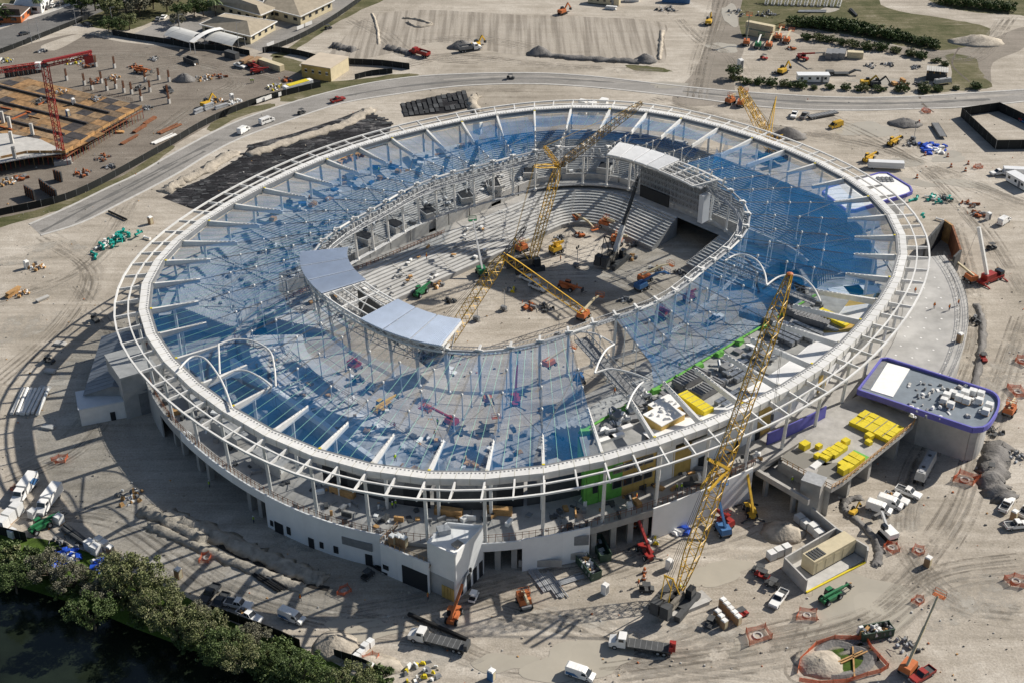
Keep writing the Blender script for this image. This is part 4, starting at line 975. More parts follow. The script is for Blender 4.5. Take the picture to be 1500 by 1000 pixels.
# ================================================================ terrace, purple roofed pavilion, deck
te = thing('terrace_slab', 'long curved concrete terrace slab with guard rails, right of the roof ring', 'terrace', STLOC, AX)
P = [deg(-66+i*1.0) for i in range(36)]
mb = MB(); A = [pol(RO(p)+2.4,p,7.9) for p in P]; B = [pol(RO(p)+19.5,p,7.9) for p in P]; mb.strip(B, A); mb.strip([p-Vector((0,0,1.0)) for p in B], B); mb.build('slab', mat('terrace_concrete', (.43,.42,.40), .85, ns=.12, na=.28), te)
mb = MB(); B = [pol(RO(p)+19.2,p,0) for p in P]; mb.strip(B, [p+Vector((0,0,7)) for p in B]); mb.strip([pol(RO(P[-1])+2.4+j*5.7,P[-1],0) for j in range(4)], [pol(RO(P[-1])+2.4+j*5.7,P[-1],7) for j in range(4)]); mb.build('edge_wall', CONCD, te)
mb = MB()
for i in range(36):
    for off in (19.2,17.2):
        a = pol(RO(P[i])+off,P[i],7.9); mb.tube(a, a+Vector((0,0,1.2)), .05, 4)
        if i < 35: b = pol(RO(P[i+1])+off,P[i+1],7.9); mb.tube(a+Vector((0,0,1.2)), b+Vector((0,0,1.2)), .06, 4); mb.tube(a+Vector((0,0,.6)), b+Vector((0,0,.6)), .05, 4)
mb.build('guard_rail', GREY, te)
mb = MB()
for i in range(11):
    for j in range(4):
        p = deg(-63+2.9*i); q = pol(RO(p)+4.6+4*j,p,7.92); mb.box(q, (.5,.5,.03))
mb.build('cast_in_plate', WHITE, te)
# retaining wall at the far end
rw = thing('sheet_wall', 'brown angled retaining wall with struts at the far end of the terrace slab', 'retaining wall')
for i, (a, b) in enumerate([((1352,380),(1378,350)),((1378,350),(1390,358)),((1390,358),(1402,395)),((1402,395),(1392,405))]):
    A, B = G(*a), G(*b)
    for j in range(4): MB().beam(A.lerp(B,j/4)+Vector((0,0,3.2)), A.lerp(B,(j+.94)/4)+Vector((0,0,3.2)), .6, 6.4).build('wall_board', RUST if i == 2 else WOOD if i == 1 else DGREY, rw)
def roof_poly(px, z): return [Vector((G(x,y,z).x, G(x,y,z).y, z)) for x, y in px]
pv = thing('pavilion', 'long purple edged pavilion with pallets of white blocks on its roof', 'building')
ZP = 11.5
base = roof_poly([(1257,570),(1291,525),(1300,524),(1440,568),(1455,574),(1463,584),(1461,600),(1450,618),(1440,625),(1425,626)], ZP)
base = base[:3]+smooth(base[3:9], 3)+[base[9]]
MB().prism([(p.x,p.y) for p in base], ZP-1.0, ZP-.55).build('roof_deck', mat('bluegrey_deck', (.20,.235,.27), .6, ns=.3, na=.2), pv)
mb = MB(); n = len(base)
for i in range(n):
    a, b = base[i], base[(i+1)%n]; mb.beam(Vector((a.x,a.y,ZP-.6)), Vector((b.x,b.y,ZP-.6)), .45, 1.5)
mb.build('purple_fascia', PURPLE, pv)
w1 = roof_poly([(1275,571),(1300,531),(1333,540),(1308,581)], ZP-.5); MB().prism([(p.x,p.y) for p in w1], ZP-.54, ZP-.42).build('white_roof_sheet', WHITE, pv)
w1 = roof_poly([(1259,566),(1291,526),(1299,530),(1273,570)], ZP-.5); MB().prism([(p.x,p.y) for p in w1], ZP-.54, ZP-.46).build('grey_roof_sheet', GREY, pv)
core = shrink([(p.x,p.y) for p in base], .72)
for i in range(len(core)):
    a, b = core[i], core[(i+1)%len(core)]; MB().beam((a.x,a.y,5.2), (b.x,b.y,5.2), .4, 10.4).build('wall_panel', CONCL if i % 2 else GREYP, pv)
PALW = mat('white_block', (.74,.74,.72), .7, ns=1., na=.1)
def pallet(kind='w'):
    t = thing('block_pallet', '', 'pallet of blocks'); MB().box((0,0,0), (1.5,1.3,.15)).build('pallet_base', WOOD, t)
    for i in range(2):
        for j in range(2): MB().box((-.36+.72*i,0,.15+.62*j), (.7,1.24,.6)).build('block_stack', PALW if kind == 'w' else BROWN, t)
    return t
pp = [(1395,580,'grey-lit corner pallet nearest the centre of the pavilion roof'),(1413,580,'white pallet behind the front pair on the pavilion roof'),(1424,578,'far pallet of white blocks beside the back purple edge'),(1436,580,'white pallet near the back of the rounded end'),(1434,590,'white pallet at the middle of the rounded end'),(1448,598,'white pallet closest to the rounded purple tip'),
      (1382,590,'front left pallet of white blocks on the pavilion roof'),(1392,596,'white pallet just right of the front left one'),(1415,590,'pallet of white blocks with green wrap beside it'),(1443,606,'front pallet of white blocks at the rounded end'),(1386,583,'pallet of white blocks behind the front left pallet'),(1404,586,'small white pallet amid the others')]
for px, py, lab in pp: place(pallet, ('w',), px, py, 10, 3, lab+(', purple edged building' if len(lab.split()) < 12 else ''), 'pallets on the pavilion roof', z=ZP-.5, sc=random.uniform(1.05,1.3))
random.seed(31)
mb = MB()
for k in range(60):
    q = G(random.uniform(1330,1440), random.uniform(560,612), ZP-.5); mb.box(q, (random.uniform(.3,1.6), random.uniform(.3,1), random.uniform(.15,.8)), random.uniform(0,3), random.choice((0,0,1,2)), tp=(.6,.7))
o = stuff(mb.build('roof_clutter', [WHITE, GREY, CONCL])); tag(o, 'scattered bags and offcuts on the blue grey pavilion roof', 'building debris')
# white roofed pavilion, upper right, reaching under the ring
p2 = thing('pavilion', 'white flat roofed pavilion with purple edge tucked under the upper right of the ring', 'building')
b2 = roof_poly([(1205,282),(1215,275),(1288,254),(1300,254),(1333,274),(1336,281),(1328,285),(1253,308),(1240,308)], 9.0)
MB().prism([(p.x,p.y) for p in b2], 8.6, 9.0).build('white_roof', WHITE, p2)
mb = MB()
for a, b in zip(b2, b2[1:]+b2[:1]): mb.beam(Vector((a.x,a.y,8.7)), Vector((b.x,b.y,8.7)), .5, 1.2)
mb.build('purple_fascia', PURPLE, p2)
c2 = shrink([(p.x,p.y) for p in b2], .86)
for a, b in zip(c2, c2[1:]+c2[:1]): MB().beam((a.x,a.y,4.1), (b.x,b.y,4.1), .4, 8.2).build('wall_panel', WHITE, p2)
q = G(1297,264,9); mb = MB()
for i in range(4):
    for j in range(3): mb.box((q.x-2+1.3*i,q.y-1+1.2*j,9.0), (.9,.8,.35), .3)
mb.build('roof_vents', GREY, p2)
# raised deck with yellow wrapped stacks
rd = thing('raised_deck', 'raised concrete deck on columns carrying yellow wrapped stacks, right of the crawler crane', 'deck')
dk = roof_poly([(1145,676),(1158,662),(1200,620),(1238,588),(1258,578),(1342,612),(1338,622),(1235,706),(1218,716)], 8.2)
MB().prism([(p.x,p.y) for p in dk], 7.2, 8.2).build('deck_slab', CONC, rd)
for px, py in [(1232,722),(1262,698),(1302,668),(1330,645)]:
    q = G(px, py, 0); MB().box((q.x,q.y,0), (1.4,3.2,7.2), .9).build('deck_column', CONC, rd)
mb = MB(); ed = [dk[5], dk[6], dk[7], dk[8], dk[0]]
for a, b in zip(ed, ed[1:]):
    n = int((b-a).length/1.6)+1
    for i in range(n):
        p = a.lerp(b,i/n); q = a.lerp(b,(i+1)/n); mb.tube(p, p+Vector((0,0,1.2)), .09, 4)
        for z in (.6,1.15): mb.tube(p+Vector((0,0,z)), q+Vector((0,0,z)), .09, 4)
mb.build('guard_rail', WOOD, rd)
def yellow_stack(k=0):
    t = thing('wrapped_stack', '', 'wrapped stack'); random.seed(40+k)
    nx, ny = ((5,4),(3,2),(1,1))[k]
    for i in range(nx):
        for j in range(ny): MB().box((-nx*.9+1.8*i+.9,-ny*.75+1.5*j+.75,.12), (1.79,1.49,random.uniform(.9,1.35) if k else random.uniform(.8,1.0)), random.uniform(-.03,.03), tp=(.97,.97)).build('bundle', LEMON, t)
    MB().box((0,0,0), (nx*1.7,ny*1.4,.12)).build('dunnage', WOOD, t)
    if k == 0: 
        m = MB()
        for i in range(4): m.box((-3+2*i,0,1.16), (.12,5.6,.03))
        m.build('strap', GREY, t)
    return t
for k, px, py, dx, dy, lab, sc in [(0,1283,627,30,14,'largest yellow wrapped stack, on the far right of the raised deck',1.15),(1,1246,680,20,-14,'big yellow stack beside the lime tarp on the raised deck',1.1),(1,1225,662,20,-14,'yellow stack with lime cover in the middle of the raised deck',.9),(1,1212,668,20,-14,'yellow and white stack left of the white boards on the raised deck',.8),(2,1178,656,10,-6,'single yellow bundle beside a white one at the left of the deck',1.2),(2,1199,656,10,-6,'small lone yellow bundle left of the middle stacks',.8),(2,1197,670,10,-6,'small yellow bundle at the edge of the damp patch on the deck',.8),(2,1235,692,10,-6,'single yellow bundle at the front corner of the lime tarp',1.2),(2,1273,642,10,6,'little yellow bundle just in front of the largest yellow stack',1.),(2,1272,650,10,6,'second little yellow bundle in front of the largest yellow stack',.8),(2,1238,650,10,-6,'tall yellow bundle behind the lime covered stack',1.0)]:
    place(yellow_stack, (k,), px, py, dx, dy, lab, 'yellow wrapped stacks on the raised deck', z=8.2, sc=sc)
for px, py, m, lab in [(1252,672,LIME,'flat lime green tarp on the raised deck'),(1200,677,PALW,'white boards lying flat at the front of the raised deck')]:
    q = G(px, py, 8.2); o = MB().box((0,0,0), (6,1.6 if m is PALW else 4,.25), .8, tp=(.9,.9)).build('flat_tarp' if m is LIME else 'board_stack', m); o.location = q; tag(o, lab, 'tarp' if m is LIME else 'boards')
for px, py, rx, ry in [(1180,672,5,3.4),(1225,688,5,3)]:
    pts = [p+Vector((0,0,0)) for p in blob(px, py, rx, ry)]; q0, q1 = G(px,py), G(px,py,8.2); k_ = MB(); k_.add([(p.x+q1.x-q0.x,p.y+q1.y-q0.y,8.206) for p in pts], [tuple(range(len(pts)))]); k_.build('damp_patch', mat('damp_concrete', (.22,.21,.185), .8), rd)
# truck bay below the deck with stair tower
tb = thing('truck_bay', 'sunken concrete truck bay with beams between the white podium wall and the raised deck', 'loading bay')
for (a, b, z, w, h) in [((1108,690),(1185,735),6.6,.8,1.4),((1140,668),(1215,712),6.6,.8,1.4),((1108,690),(1140,668),6.6,.8,1.4)]:
    A, B = G(*a,6.6), G(*b,6.6); MB().beam(A, B, w, h).build('bay_beam', CONC, tb)
f_ = roof_poly([(1112,694),(1140,676),(1210,714),(1183,734)], 4.5); MB().prism([(p.x,p.y) for p in f_], 4.1, 4.5).build('bay_slab', CONCD, tb)
f_ = roof_poly([(1140,674),(1214,716),(1216,721),(1140,678)], 6.5); MB().prism([(p.x,p.y) for p in f_], 0, 6.6).build('bay_wall', CONCD, tb)
for px, py in [(1120,725),(1160,748)]: q = G(px,py); MB().box((q.x,q.y,0), (.9,.9,6), .4).build('bay_column', CONC, tb)
stt = thing('stair_tower', 'slim grey concrete stair tower at the corner of the truck bay', 'stair tower'); q = G(1185,752,0)
MB().box((q.x,q.y,0), (4.4,3.6,9.6), -.55).build('shaft', CONC, stt); MB().box((q.x,q.y,9.6), (4.6,3.8,.2), -.55).build('cap', GALV, stt)
# plant pen with generator
pen = thing('plant_pen', 'low concrete plant pen with open front around the cream generator', 'plant enclosure')
for a, b in [((1147,834),(1222,790)),((1147,834),(1180,868)),((1222,790),(1268,818)),((1222,790),(1183,757)),((1268,818),(1268,824))]:
    A, B = G(*a), G(*b); n = max(1, int((B-A).length/4))
    for i in range(n): MB().beam(A.lerp(B,i/n)+Vector((0,0,1.7)), A.lerp(B,(i+.985)/n)+Vector((0,0,1.7)), .35, 3.4).build('wall_panel', CONCL, pen)
f_ = [G(x,y) for x,y in [(1149,834),(1222,792),(1267,820),(1180,867)]]; MB().prism([(p.x,p.y) for p in f_], 0, .25).build('pad', CONCL, pen)
A, B = G(1181,868), G(1267,824); MB().beam(A+Vector((0,0,.2)), B+Vector((0,0,.2)), .4, .3).build('yellow_edge', LEMON, pen)
ge = thing('generator', 'large cream generator container with louvred end inside the concrete pen', 'generator', G(1212,820,.25), Hd(1190,834,50,-28))
MB().box((0,0,.35), (12.5,3.4,3.5)).build('housing', CREAM, ge); MB().box((0,0,0), (12.2,3.2,.35)).build('skid', DARK, ge)
for i in range(5): MB().box((-5.6+.75*i,0,3.85), (.45,2.6,.12)).build('louvre', DGREY, ge)
MB().box((6.2,0,1.1), (.16,2.8,2.2)).build('radiator_grille', GREY, ge)
for i in range(4): MB().box((-4.5+2.6*i,-1.71,.7), (1.5,.06,2.4)).build('access_door', CREAM, ge)
# white two storey block at the gate
blk = thing('gate_block', 'white rendered gate block with parapet roof and tall doors on its sunny side', 'building')
f_ = [G(x,y,0) for x,y in [(629,862),(668,880),(708,838),(657,833)]]
c0, c1, c2, c3 = f_; H_ = 12.6
for a, b, m in [(c0,c1,WP),(c1,c2,WP),(c2,c3,WP),(c3,c0,WP)]:
    n = max(1, int((b-a).length/4.5))
    for i in range(n): MB().beam(a.lerp(b,i/n)+Vector((0,0,H_/2)), a.lerp(b,(i+.99)/n)+Vector((0,0,H_/2)), .35, H_).build('wall_panel', m, blk)
r_ = shrink([(p.x,p.y) for p in f_], .97); MB().prism(r_, H_-1.1, H_-.8).build('roof', WHITE, blk)
q = sum(f_, Vector())/4
MB().box((q.x-2,q.y+2,H_-.8), (2.6,2,1.2), .3).build('roof_unit', GALV, blk); MB().box((q.x+1,q.y-2,H_-.8), (1.8,1.8,.5), .8).build('roof_bag', SOIL, blk)
for i in range(4):
    p = c1.lerp(c2,.16+.22*i); MB().beam(p+Vector((.12,-.1,2.0-.3*(i==0))), p+(c2-c1).normalized()*(1.25-.6*(i==0))+Vector((.12,-.1,2.0-.3*(i==0))), .3, 4.0-1.6*(i==0)).build('door_opening', DARK, blk)
for i in range(4):
    p = c0.lerp(c1,.52+.115*i); MB().beam(p+Vector((-.16,-.24,1.6)), p+(c1-c0).normalized()*.68+Vector((-.16,-.24,1.6)), .3, 3.2).build('tan_board', TAN, blk)
MB().beam(c0.lerp(c1,.02)+Vector((-.04,-.06,2.6)), c0.lerp(c1,.97)+Vector((-.04,-.06,2.6)), .36, 5.2).build('grey_base', GREYP, blk)
wg = thing('gate_wing', 'low white wing with a wide dark garage opening, left of the gate block', 'building')
f2 = [G(x,y,0) for x,y in [(560,838),(630,868),(655,840),(585,812)]]; h2 = 8.
for a, b in [(f2[0],f2[1]),(f2[3],f2[0])]:
    n = max(1, int((b-a).length/3.5))
    for i in range(n): MB().beam(a.lerp(b,i/n)+Vector((0,0,h2/2)), a.lerp(b,(i+.99)/n)+Vector((0,0,h2/2)), .35, h2).build('wall_panel', WP, wg)
MB().prism([(p.x,p.y) for p in f2], h2-1.3, h2-.9).build('terrace', mat('wing_terrace', (.30,.26,.21), .9, ns=.5, na=.3), wg)
a, b = f2[0], f2[1]; MB().beam(a.lerp(b,.45)+Vector((-.1,-.1,2.4)), a.lerp(b,.97)+Vector((-.1,-.1,2.4)), .3, 4.8).build('garage_opening', DARK, wg)
MB().beam(a.lerp(b,.04)+Vector((-.1,-.1,2.1)), a.lerp(b,.16)+Vector((-.1,-.1,2.1)), .3, 1.2).build('window', GLASS, wg)
mb = MB(); 
for s, e in ((f2[0],f2[1]),(f2[3],f2[0])):
    for i in range(10): p = s.lerp(e,i/10); mb.tube(p+Vector((0,0,h2)), p+Vector((0,0,h2+1.1)), .06, 4)
    mb.tube(s+Vector((0,0,h2+1.1)), e+Vector((0,0,h2+1.1)), .06, 4)
mb.build('guard_rail', WOOD, wg)
# shed and block on the left flank
sh = thing('seam_roof_shed', 'low shed with a folded grey standing seam roof under the left flank of the ring', 'building')
SEAMR = mat('seam_roof', (.26,.28,.31), .5, .2, ns=.5, na=.12)
def slope(q):
    n = 16
    for i in range(n):
        a = q[0].lerp(q[1],i/n); b = q[0].lerp(q[1],(i+.9)/n); c = q[3].lerp(q[2],(i+.9)/n); d = q[3].lerp(q[2],i/n); u = Vector((0,0,.18))
        m = MB(); m.add([a,b,c,d,a+u,b+u,c+u,d+u], [(4,5,6,7),(0,1,5,4),(1,2,6,5),(2,3,7,6),(3,0,4,7)]); m.build('roof_pan', SEAMR, sh)
L_ = lambda x, y, z: Vector((-104+x-.09*y, 271+y, z))
slope([L_(0,0,5.2),L_(0,27,5.2),L_(7.5,27,7.8),L_(7.5,0,7.8)]); slope([L_(16,0,6.6),L_(16,27,6.6),L_(7.5,27,7.8),L_(7.5,0,7.8)])
m = MB(); m.add([L_(x,y,z) for y in (.4,26.6) for x, z in ((.4,0),(15.6,0),(15.6,6.5),(7.5,7.7),(.4,5.2))], [(0,1,2,3,4),(9,8,7,6,5),(0,4,9,5),(1,6,7,2)]); m.build('wall', CONCD, sh)
b3 = thing('grey_block', 'tall windowless grey rendered block beside the seam roofed shed', 'building', G(202,588,0), .55); MB().box((0,0,0), (9,12,11.5)).build('wall', GREYP, b3); MB().box((0,0,11.5), (9.3,12.3,.5)).build('parapet', GREYP, b3); MB().box((1.5,-6.05,0), (5,.2,6)).build('patch_panel', GREY, b3)
b4 = thing('white_store', 'small white store with a pale flat roof in the shade of the left flank', 'building', G(152,604,0), .35); MB().box((0,0,0), (11,8,4.6)).build('wall', WHITE, b4); MB().box((0,0,4.6), (11.3,8.3,.3)).build('roof', RWHITE, b4); MB().box((2,-4.05,0), (1.2,.15,2.4)).build('door', DARK, b4)
# purple hoarding boards on the concourse
hb = thing('purple_hoarding', 'purple sheathed curved wall on the concourse below the right rafters', 'hoarding', STLOC, AX)
for i in range(6):
    a = -95+2.1*i; o = [deg(a),deg(a+2.1)]; mb = MB(); A = [pol(RO(x)-2.2+.5*(i+jj),x,8) for jj, x in enumerate(o)]; B = [p+Vector((0,0,3.2)) for p in A]; mb.strip(A,B); A2=[p*1.004 for p in A]; B2=[p+Vector((0,0,3.2)) for p in A2]; mb.strip(B2,A2); mb.strip(B,B2); mb.build('sheathing_panel', PURPLE, hb)
# ================================================================ kinds of thing
def side(mb, poly, w, z1=1.0, ins=.14, m=0):
    n = len(poly); y = lambda z: w/2-(ins if z > z1 else 0)
    L = [(x, y(z), z) for x, z in poly]; R = [(x, -y(z), z) for x, z in poly]
    mb.add(L+R, [tuple(range(n)), tuple(range(2*n-1, n-1, -1))]+[(i, i+n, (i+1)%n+n, (i+1)%n) for i in range(n)], m); return mb
def wheels(t, xs, w, r=.38, tw=.28):
    for x in xs:
        for s in (-1, 1):
            o = MB().wheel(x, s*(w/2-tw/2), r, tw).build('wheel', BLACK, t); MB().wheel(x, s*(w/2-.02), r*.55, .06).build('rim', GALV, o).location = (0,0,r*.45)
COLS = {'white': WHITE, 'red': RED, 'grey': GREY, 'dark': DGREY, 'yellow': YELLOW, 'blue': BLUE, 'green': GREEN, 'orange': ORANGE, 'cream': CREAM, 'brown': BROWN}
HL = mat('lamp_lens', (.7,.7,.65), .2); TL = mat('tail_lamp', (.35,.02,.02), .3)
def lights(t, xf, xr, w, z):
    for s in (-1, 1): MB().box((xf, s*(w/2-.3), z), (.08,.35,.18)).build('headlight', HL, t); MB().box((xr, s*(w/2-.15), z), (.08,.2,.3)).build('tail_light', TL, t)
def pickup(col='white', load=0):
    t = thing('pickup_truck', '', 'pickup truck'); m = COLS[col]
    b = MB(); side(b, [(-2.9,.5),(2.85,.5),(2.9,.95),(2.75,1.15),(1.2,1.22),(-.75,1.2),(-.75,.95),(-2.9,.95)], 1.98, 1.1, .06)
    for s in (-1,1): b.box((-1.82,s*.95,.9), (2.15,.08,.35))
    b.box((-2.88,0,.9), (.08,1.9,.35)); b.build('body', m, t)
    MB().box((-1.8,0,.951), (2.1,1.8,.03)).build('bed_floor', DGREY, t)
    g = MB(); side(g, [(1.15,1.2),(.45,1.84),(-.65,1.86),(-.85,1.2)], 1.86, 1.5, .16); g.build('windows', GLASS, t)
    r = MB(); side(r, [(.5,1.83),(.42,1.92),(-.62,1.93),(-.7,1.83)], 1.64, 9); r.build('cab_roof', m, t)
    p = MB()
    for s in (-1,1): p.beam((1.1,s*.9,1.22), (.47,s*.79,1.85), .07, .07); p.beam((-.8,s*.9,1.22), (-.64,s*.79,1.86), .12, .1); p.beam((.15,s*.93,1.22), (.05,s*.8,1.85), .08, .06)
    p.build('pillars', m, t); MB().box((2.9,0,.5), (.14,1.9,.28)).build('bumper', GALV, t)
    if load: 
        k = MB(); random.seed(9)
        for i in range(7): k.box((random.uniform(-2.7,-1), random.uniform(-.6,.6), .96), (random.uniform(.3,.9), random.uniform(.2,.6), random.uniform(.2,.6)), random.uniform(0,3), random.choice((0,1)))
        k.build('load', [WOOD, GREY], t)
    wheels(t, (1.85,-1.85), 2.0, .4); lights(t, 2.9, -2.92, 1.9, .75); return t
def van(col='white', livery=0, long=0):
    t = thing('cargo_van', '', 'van'); m = COLS[col]; k = .5*long
    b = MB(); side(b, [(-2.8-k,.4),(2.7,.4),(2.85,.8),(2.75,1.15),(2.0,1.3),(1.25,2.1),(.9,2.28),(-2.6-k,2.32),(-2.85-k,2.1)], 2.0, 1.25, .13); b.build('body', m, t)
    MB().add([(2.02,.82,1.34),(1.32,.74,2.05),(1.32,-.74,2.05),(2.02,-.82,1.34)], [(0,1,2,3)]).build('windscreen', GLASS, t).location = (.03,0,.03)
    for s in (-1,1):
        MB().box((.95,s*.93,1.32), (1.0,.06,.55), tp=(.7,1)).build('side_window', GLASS, t); MB().box((1.75,s*1.12,1.2), (.15,.22,.25)).build('mirror', BLACK, t)
        if livery: MB().add([(-2.6,s*1.005,.6),(.2,s*1.005,.6),(-.9,s*1.005,1.24),(-2.6,s*1.005,1.24)], [(0,1,2,3)]).build('livery_panel', BLUE, t)
        if long:
            for i in range(3): MB().box((-2.4+1.05*i,s*.92,1.4), (.85,.05,.5)).build('side_window', GLASS, t)
    r = MB()
    for i in range(5): r.box((-2.2+.7*i,0,2.29), (.08,1.5,.06))
    r.build('roof_ribs', m, t)
    MB().box((2.8,0,.4), (.16,1.9,.3)).build('bumper', GREY, t); wheels(t, (1.75,-1.7), 2.02, .37); lights(t, 2.82, -2.86-k, 1.9, .8); return t
def car(col='grey'):
    t = thing('parked_car', '', 'car'); m = COLS[col]
    b = MB(); side(b, [(-2.25,.35),(2.25,.35),(2.3,.7),(1.0,.95),(-1.9,1.0),(-2.3,.8)], 1.8, .8, .08); b.build('body', m, t)
    g = MB(); side(g, [(1.0,.94),(.35,1.42),(-1.1,1.45),(-1.85,.98)], 1.62, 1.2, .14); g.build('windows', GLASS, t)
    r = MB(); side(r, [(.4,1.41),(.25,1.49),(-1.0,1.5),(-1.15,1.44)], 1.36, 9); r.build('roof', m, t); wheels(t, (1.4,-1.4), 1.8, .33); lights(t, 2.28, -2.28, 1.7, .6); return t
def cab_parts(t, m, x, w=2.4, z=.9):
    b = MB(); side(b, [(x-.9,z-.3),(x+2.3,z-.3),(x+2.4,z+.6),(x+1.1,z+1.0),(x+1.0,z+1.05),(x+.6,z+1.95),(x-.9,z+2.0)], w, z+1.0, .12); b.build('cab', m, t)
    MB().add([(x+1.06,w*.42,z+1.1),(x+.66,w*.38,z+1.9),(x+.66,-w*.38,z+1.9),(x+1.06,-w*.42,z+1.1)], [(0,1,2,3)]).build('windscreen', GLASS, t).location = (.04,0,.02)
    for s in (-1,1): MB().box((x,s*(w/2-.1),z+1.1), (1.0,.05,.65)).build('side_window', GLASS, t)
    MB().box((x+2.35,0,z-.35), (.2,w,.4)).build('bumper', GALV, t)
def box_truck(livery=1):
    t = thing('box_truck', '', 'box truck'); cab_parts(t, WHITE, 2.4, 2.2, .85); MB().box((-1.6,0,.75), (5.6,2.4,2.35)).build('cargo_box', WHITE, t); MB().box((-.6,0,.5), (7.4,1.0,.25)).build('chassis', DGREY, t)
    for s in (-1,1):
        if livery: MB().add([(-4.3,s*1.205,1.0),(-1.9,s*1.205,1.0),(-.4,s*1.205,2.9),(-2.2,s*1.205,2.9)], [(0,1,2,3)]).build('livery_stripe', BLUE, t)
    wheels(t, (3.6,-2.6), 2.3, .45, .4); return t
def flatbed(col='white', crane=0):
    t = thing('flatbed_truck', '', 'truck'); cab_parts(t, COLS[col], 4.0, 2.4, .95); MB().box((-1.4,0,1.1), (8.6,2.5,.25)).build('bed', DGREY, t); MB().box((2.9,0,1.35), (.15,2.4,1.1)).build('headboard', DGREY, t); MB().box((0,0,.6), (10.5,.9,.5)).build('chassis', BLACK, t)
    b = MB()
    for i in range(8): b.box((-5.2+1.1*i,0,1.352), (.1,2.5,.03))
    b.build('bed_cross_members', GREY, t)
    m = MB(); m.box((-5.6,0,.9), (.7,2.2,1.5)); 
    if crane: m.box((-6.1,0,.8), (.8,1.0,2.2)); m.beam((-6.1,0,2.6), (-5.5,.8,3.4), .3, .3)
    m.build('tail_forklift' if crane else 'tail_board', RED if crane else DGREY, t); wheels(t, (5.2,-3.2,-4.4), 2.5, .52, .45); return t
def dump_truck(col='red'):
    t = thing('dump_truck', '', 'dump truck'); cab_parts(t, COLS[col], 2.8, 2.4, .95); m = COLS[col if col != 'white' else 'grey']
    b = MB(); b.box((-1.6,0,1.1), (5.4,2.4,.2))
    for s in (-1,1): b.box((-1.6,s*1.25,1.3), (5.5,.12,1.2))
    b.box((1.1,0,1.3), (.12,2.4,1.5)); b.box((-4.3,0,1.3), (.12,2.4,1.1)); b.build('tipper_body', m, t); MB().box((-1.6,0,1.5), (5.1,2.2,.7), tp=(.5,.4)).build('soil_load', SOILG, t)
    MB().box((-.5,0,.6), (8,.9,.5)).build('chassis', BLACK, t); wheels(t, (4,-2,-3.2), 2.5, .52, .45); return t
def tanker(k=0):
    t = thing('dry_bulk_trailer', '', 'trailer'); m = MB(); m.box((0,0,1.2), (10,2.4,2.2), tp=(.97,.8)); m.build('hopper_body', mat('trailer_grey', (.45,.45,.44), .6, ns=.8, na=.2), t)
    MB().box((0,0,3.4), (9,1.0,.15)).build('top_walkway', GALV, t)
    for x in (-2.5,2.5): MB().lathe((x,0,3.5), [(.4,0),(.45,.15),(.2,.25)], 8).build('hatch', DGREY, t)
    m = MB(); m.box((4.6,0,1.0), (1.4,2.4,.2)); m.beam((5.2,-1,1.0), (5.2,-1,.1), .2, .2); m.beam((5.2,1,1.0), (5.2,1,.1), .2, .2); m.build('landing_frame', GREY, t); wheels(t, (-3.5,-4.7), 2.5, .52, .45); return t
def trailer(kind='flat'):
    t = thing('flat_trailer', '', 'trailer'); m = MB(); m.box((0,0,.9), (12,2.5,.2))
    for i in range(11): m.box((-5.5+1.1*i,0,1.1), (.12,2.5,.06))
    for s in (-1,1): m.box((0,s*1.2,.6), (12,.15,.5))
    m.build('deck', GREY if kind == 'flat' else WHITE, t); wheels(t, (-4,-5.2), 2.5, .5, .45); 
    if kind == 'load': MB().box((0,0,1.12), (11.6,2.4,1.5)).build('white_panels', RWHITE, t)
    return t
def goose(k=0):
    t = thing('lowboy_trailer', '', 'trailer'); m = MB(); m.box((-2,0,.6), (8,2.5,.3)); m.box((-5.5,0,.8), (3,2.5,.9)); m.beam((2,0,.8), (4.2,0,2.0), 1.4, .5); m.beam((4.2,0,2.0), (6.4,0,1.7), 1.2, .4); m.build('frame', DGREY, t); wheels(t, (-4.8,-6), 2.5, .5, .45); return t
def boom_lift(col='orange', pose=0):
    t = thing('boom_lift', '', 'boom lift'); m = COLS[col]; am = {'orange': CREAM, 'blue': BLUE, 'green': WHITE, 'yellow': YELLOW, 'red': RED, 'cream': CREAM}[col]
    MB().box((0,0,.5), (3.2,1.8,.5)).build('chassis', GREY, t); wheels(t, (1.15,-1.15), 2.4, .5, .42)
    MB().box((-.4,0,1.0), (3.0,2.2,1.1), tp=(.9,.9)).build('turret', m, t)
    if pose == 0: pts = [(-1.2,0,2.1),(5.5,0,2.6),(8.0,0,2.0)]
    elif pose == 1: pts = [(-1.0,0,2.0),(3.4,0,7.5),(6.6,0,12.0)]
    elif pose == 2: pts = [(-1.0,0,2.1),(2.4,0,5.6),(1.4,0,10.4)]
    else: pts = [(-1.4,0,2.0),(2.4,0,2.6),(-.8,0,3.0)]
    MB().beam(pts[0], pts[1], .42, .5).build('boom', am, t); MB().beam(pts[1], pts[2], .3, .34).build('fly_boom', am if pose != 2 else GREY, t)
    e = Vector(pts[2]); b = MB()
    for x in (-.4,.4):
        for y in (-1,1): b.tube(e+Vector((x+.6,y,-.4)), e+Vector((x+.6,y,.7)), .05, 4)
    b.box(e+Vector((.6,0,-.45)), (.9,2.1,.1)); 
    for z in (.1,.7): 
        b.beam(e+Vector((.2,-1,z)), e+Vector((.2,1,z)), .06, .06); b.beam(e+Vector((1.0,-1,z)), e+Vector((1.0,1,z)), .06, .06)
    b.build('basket', m, t); return t
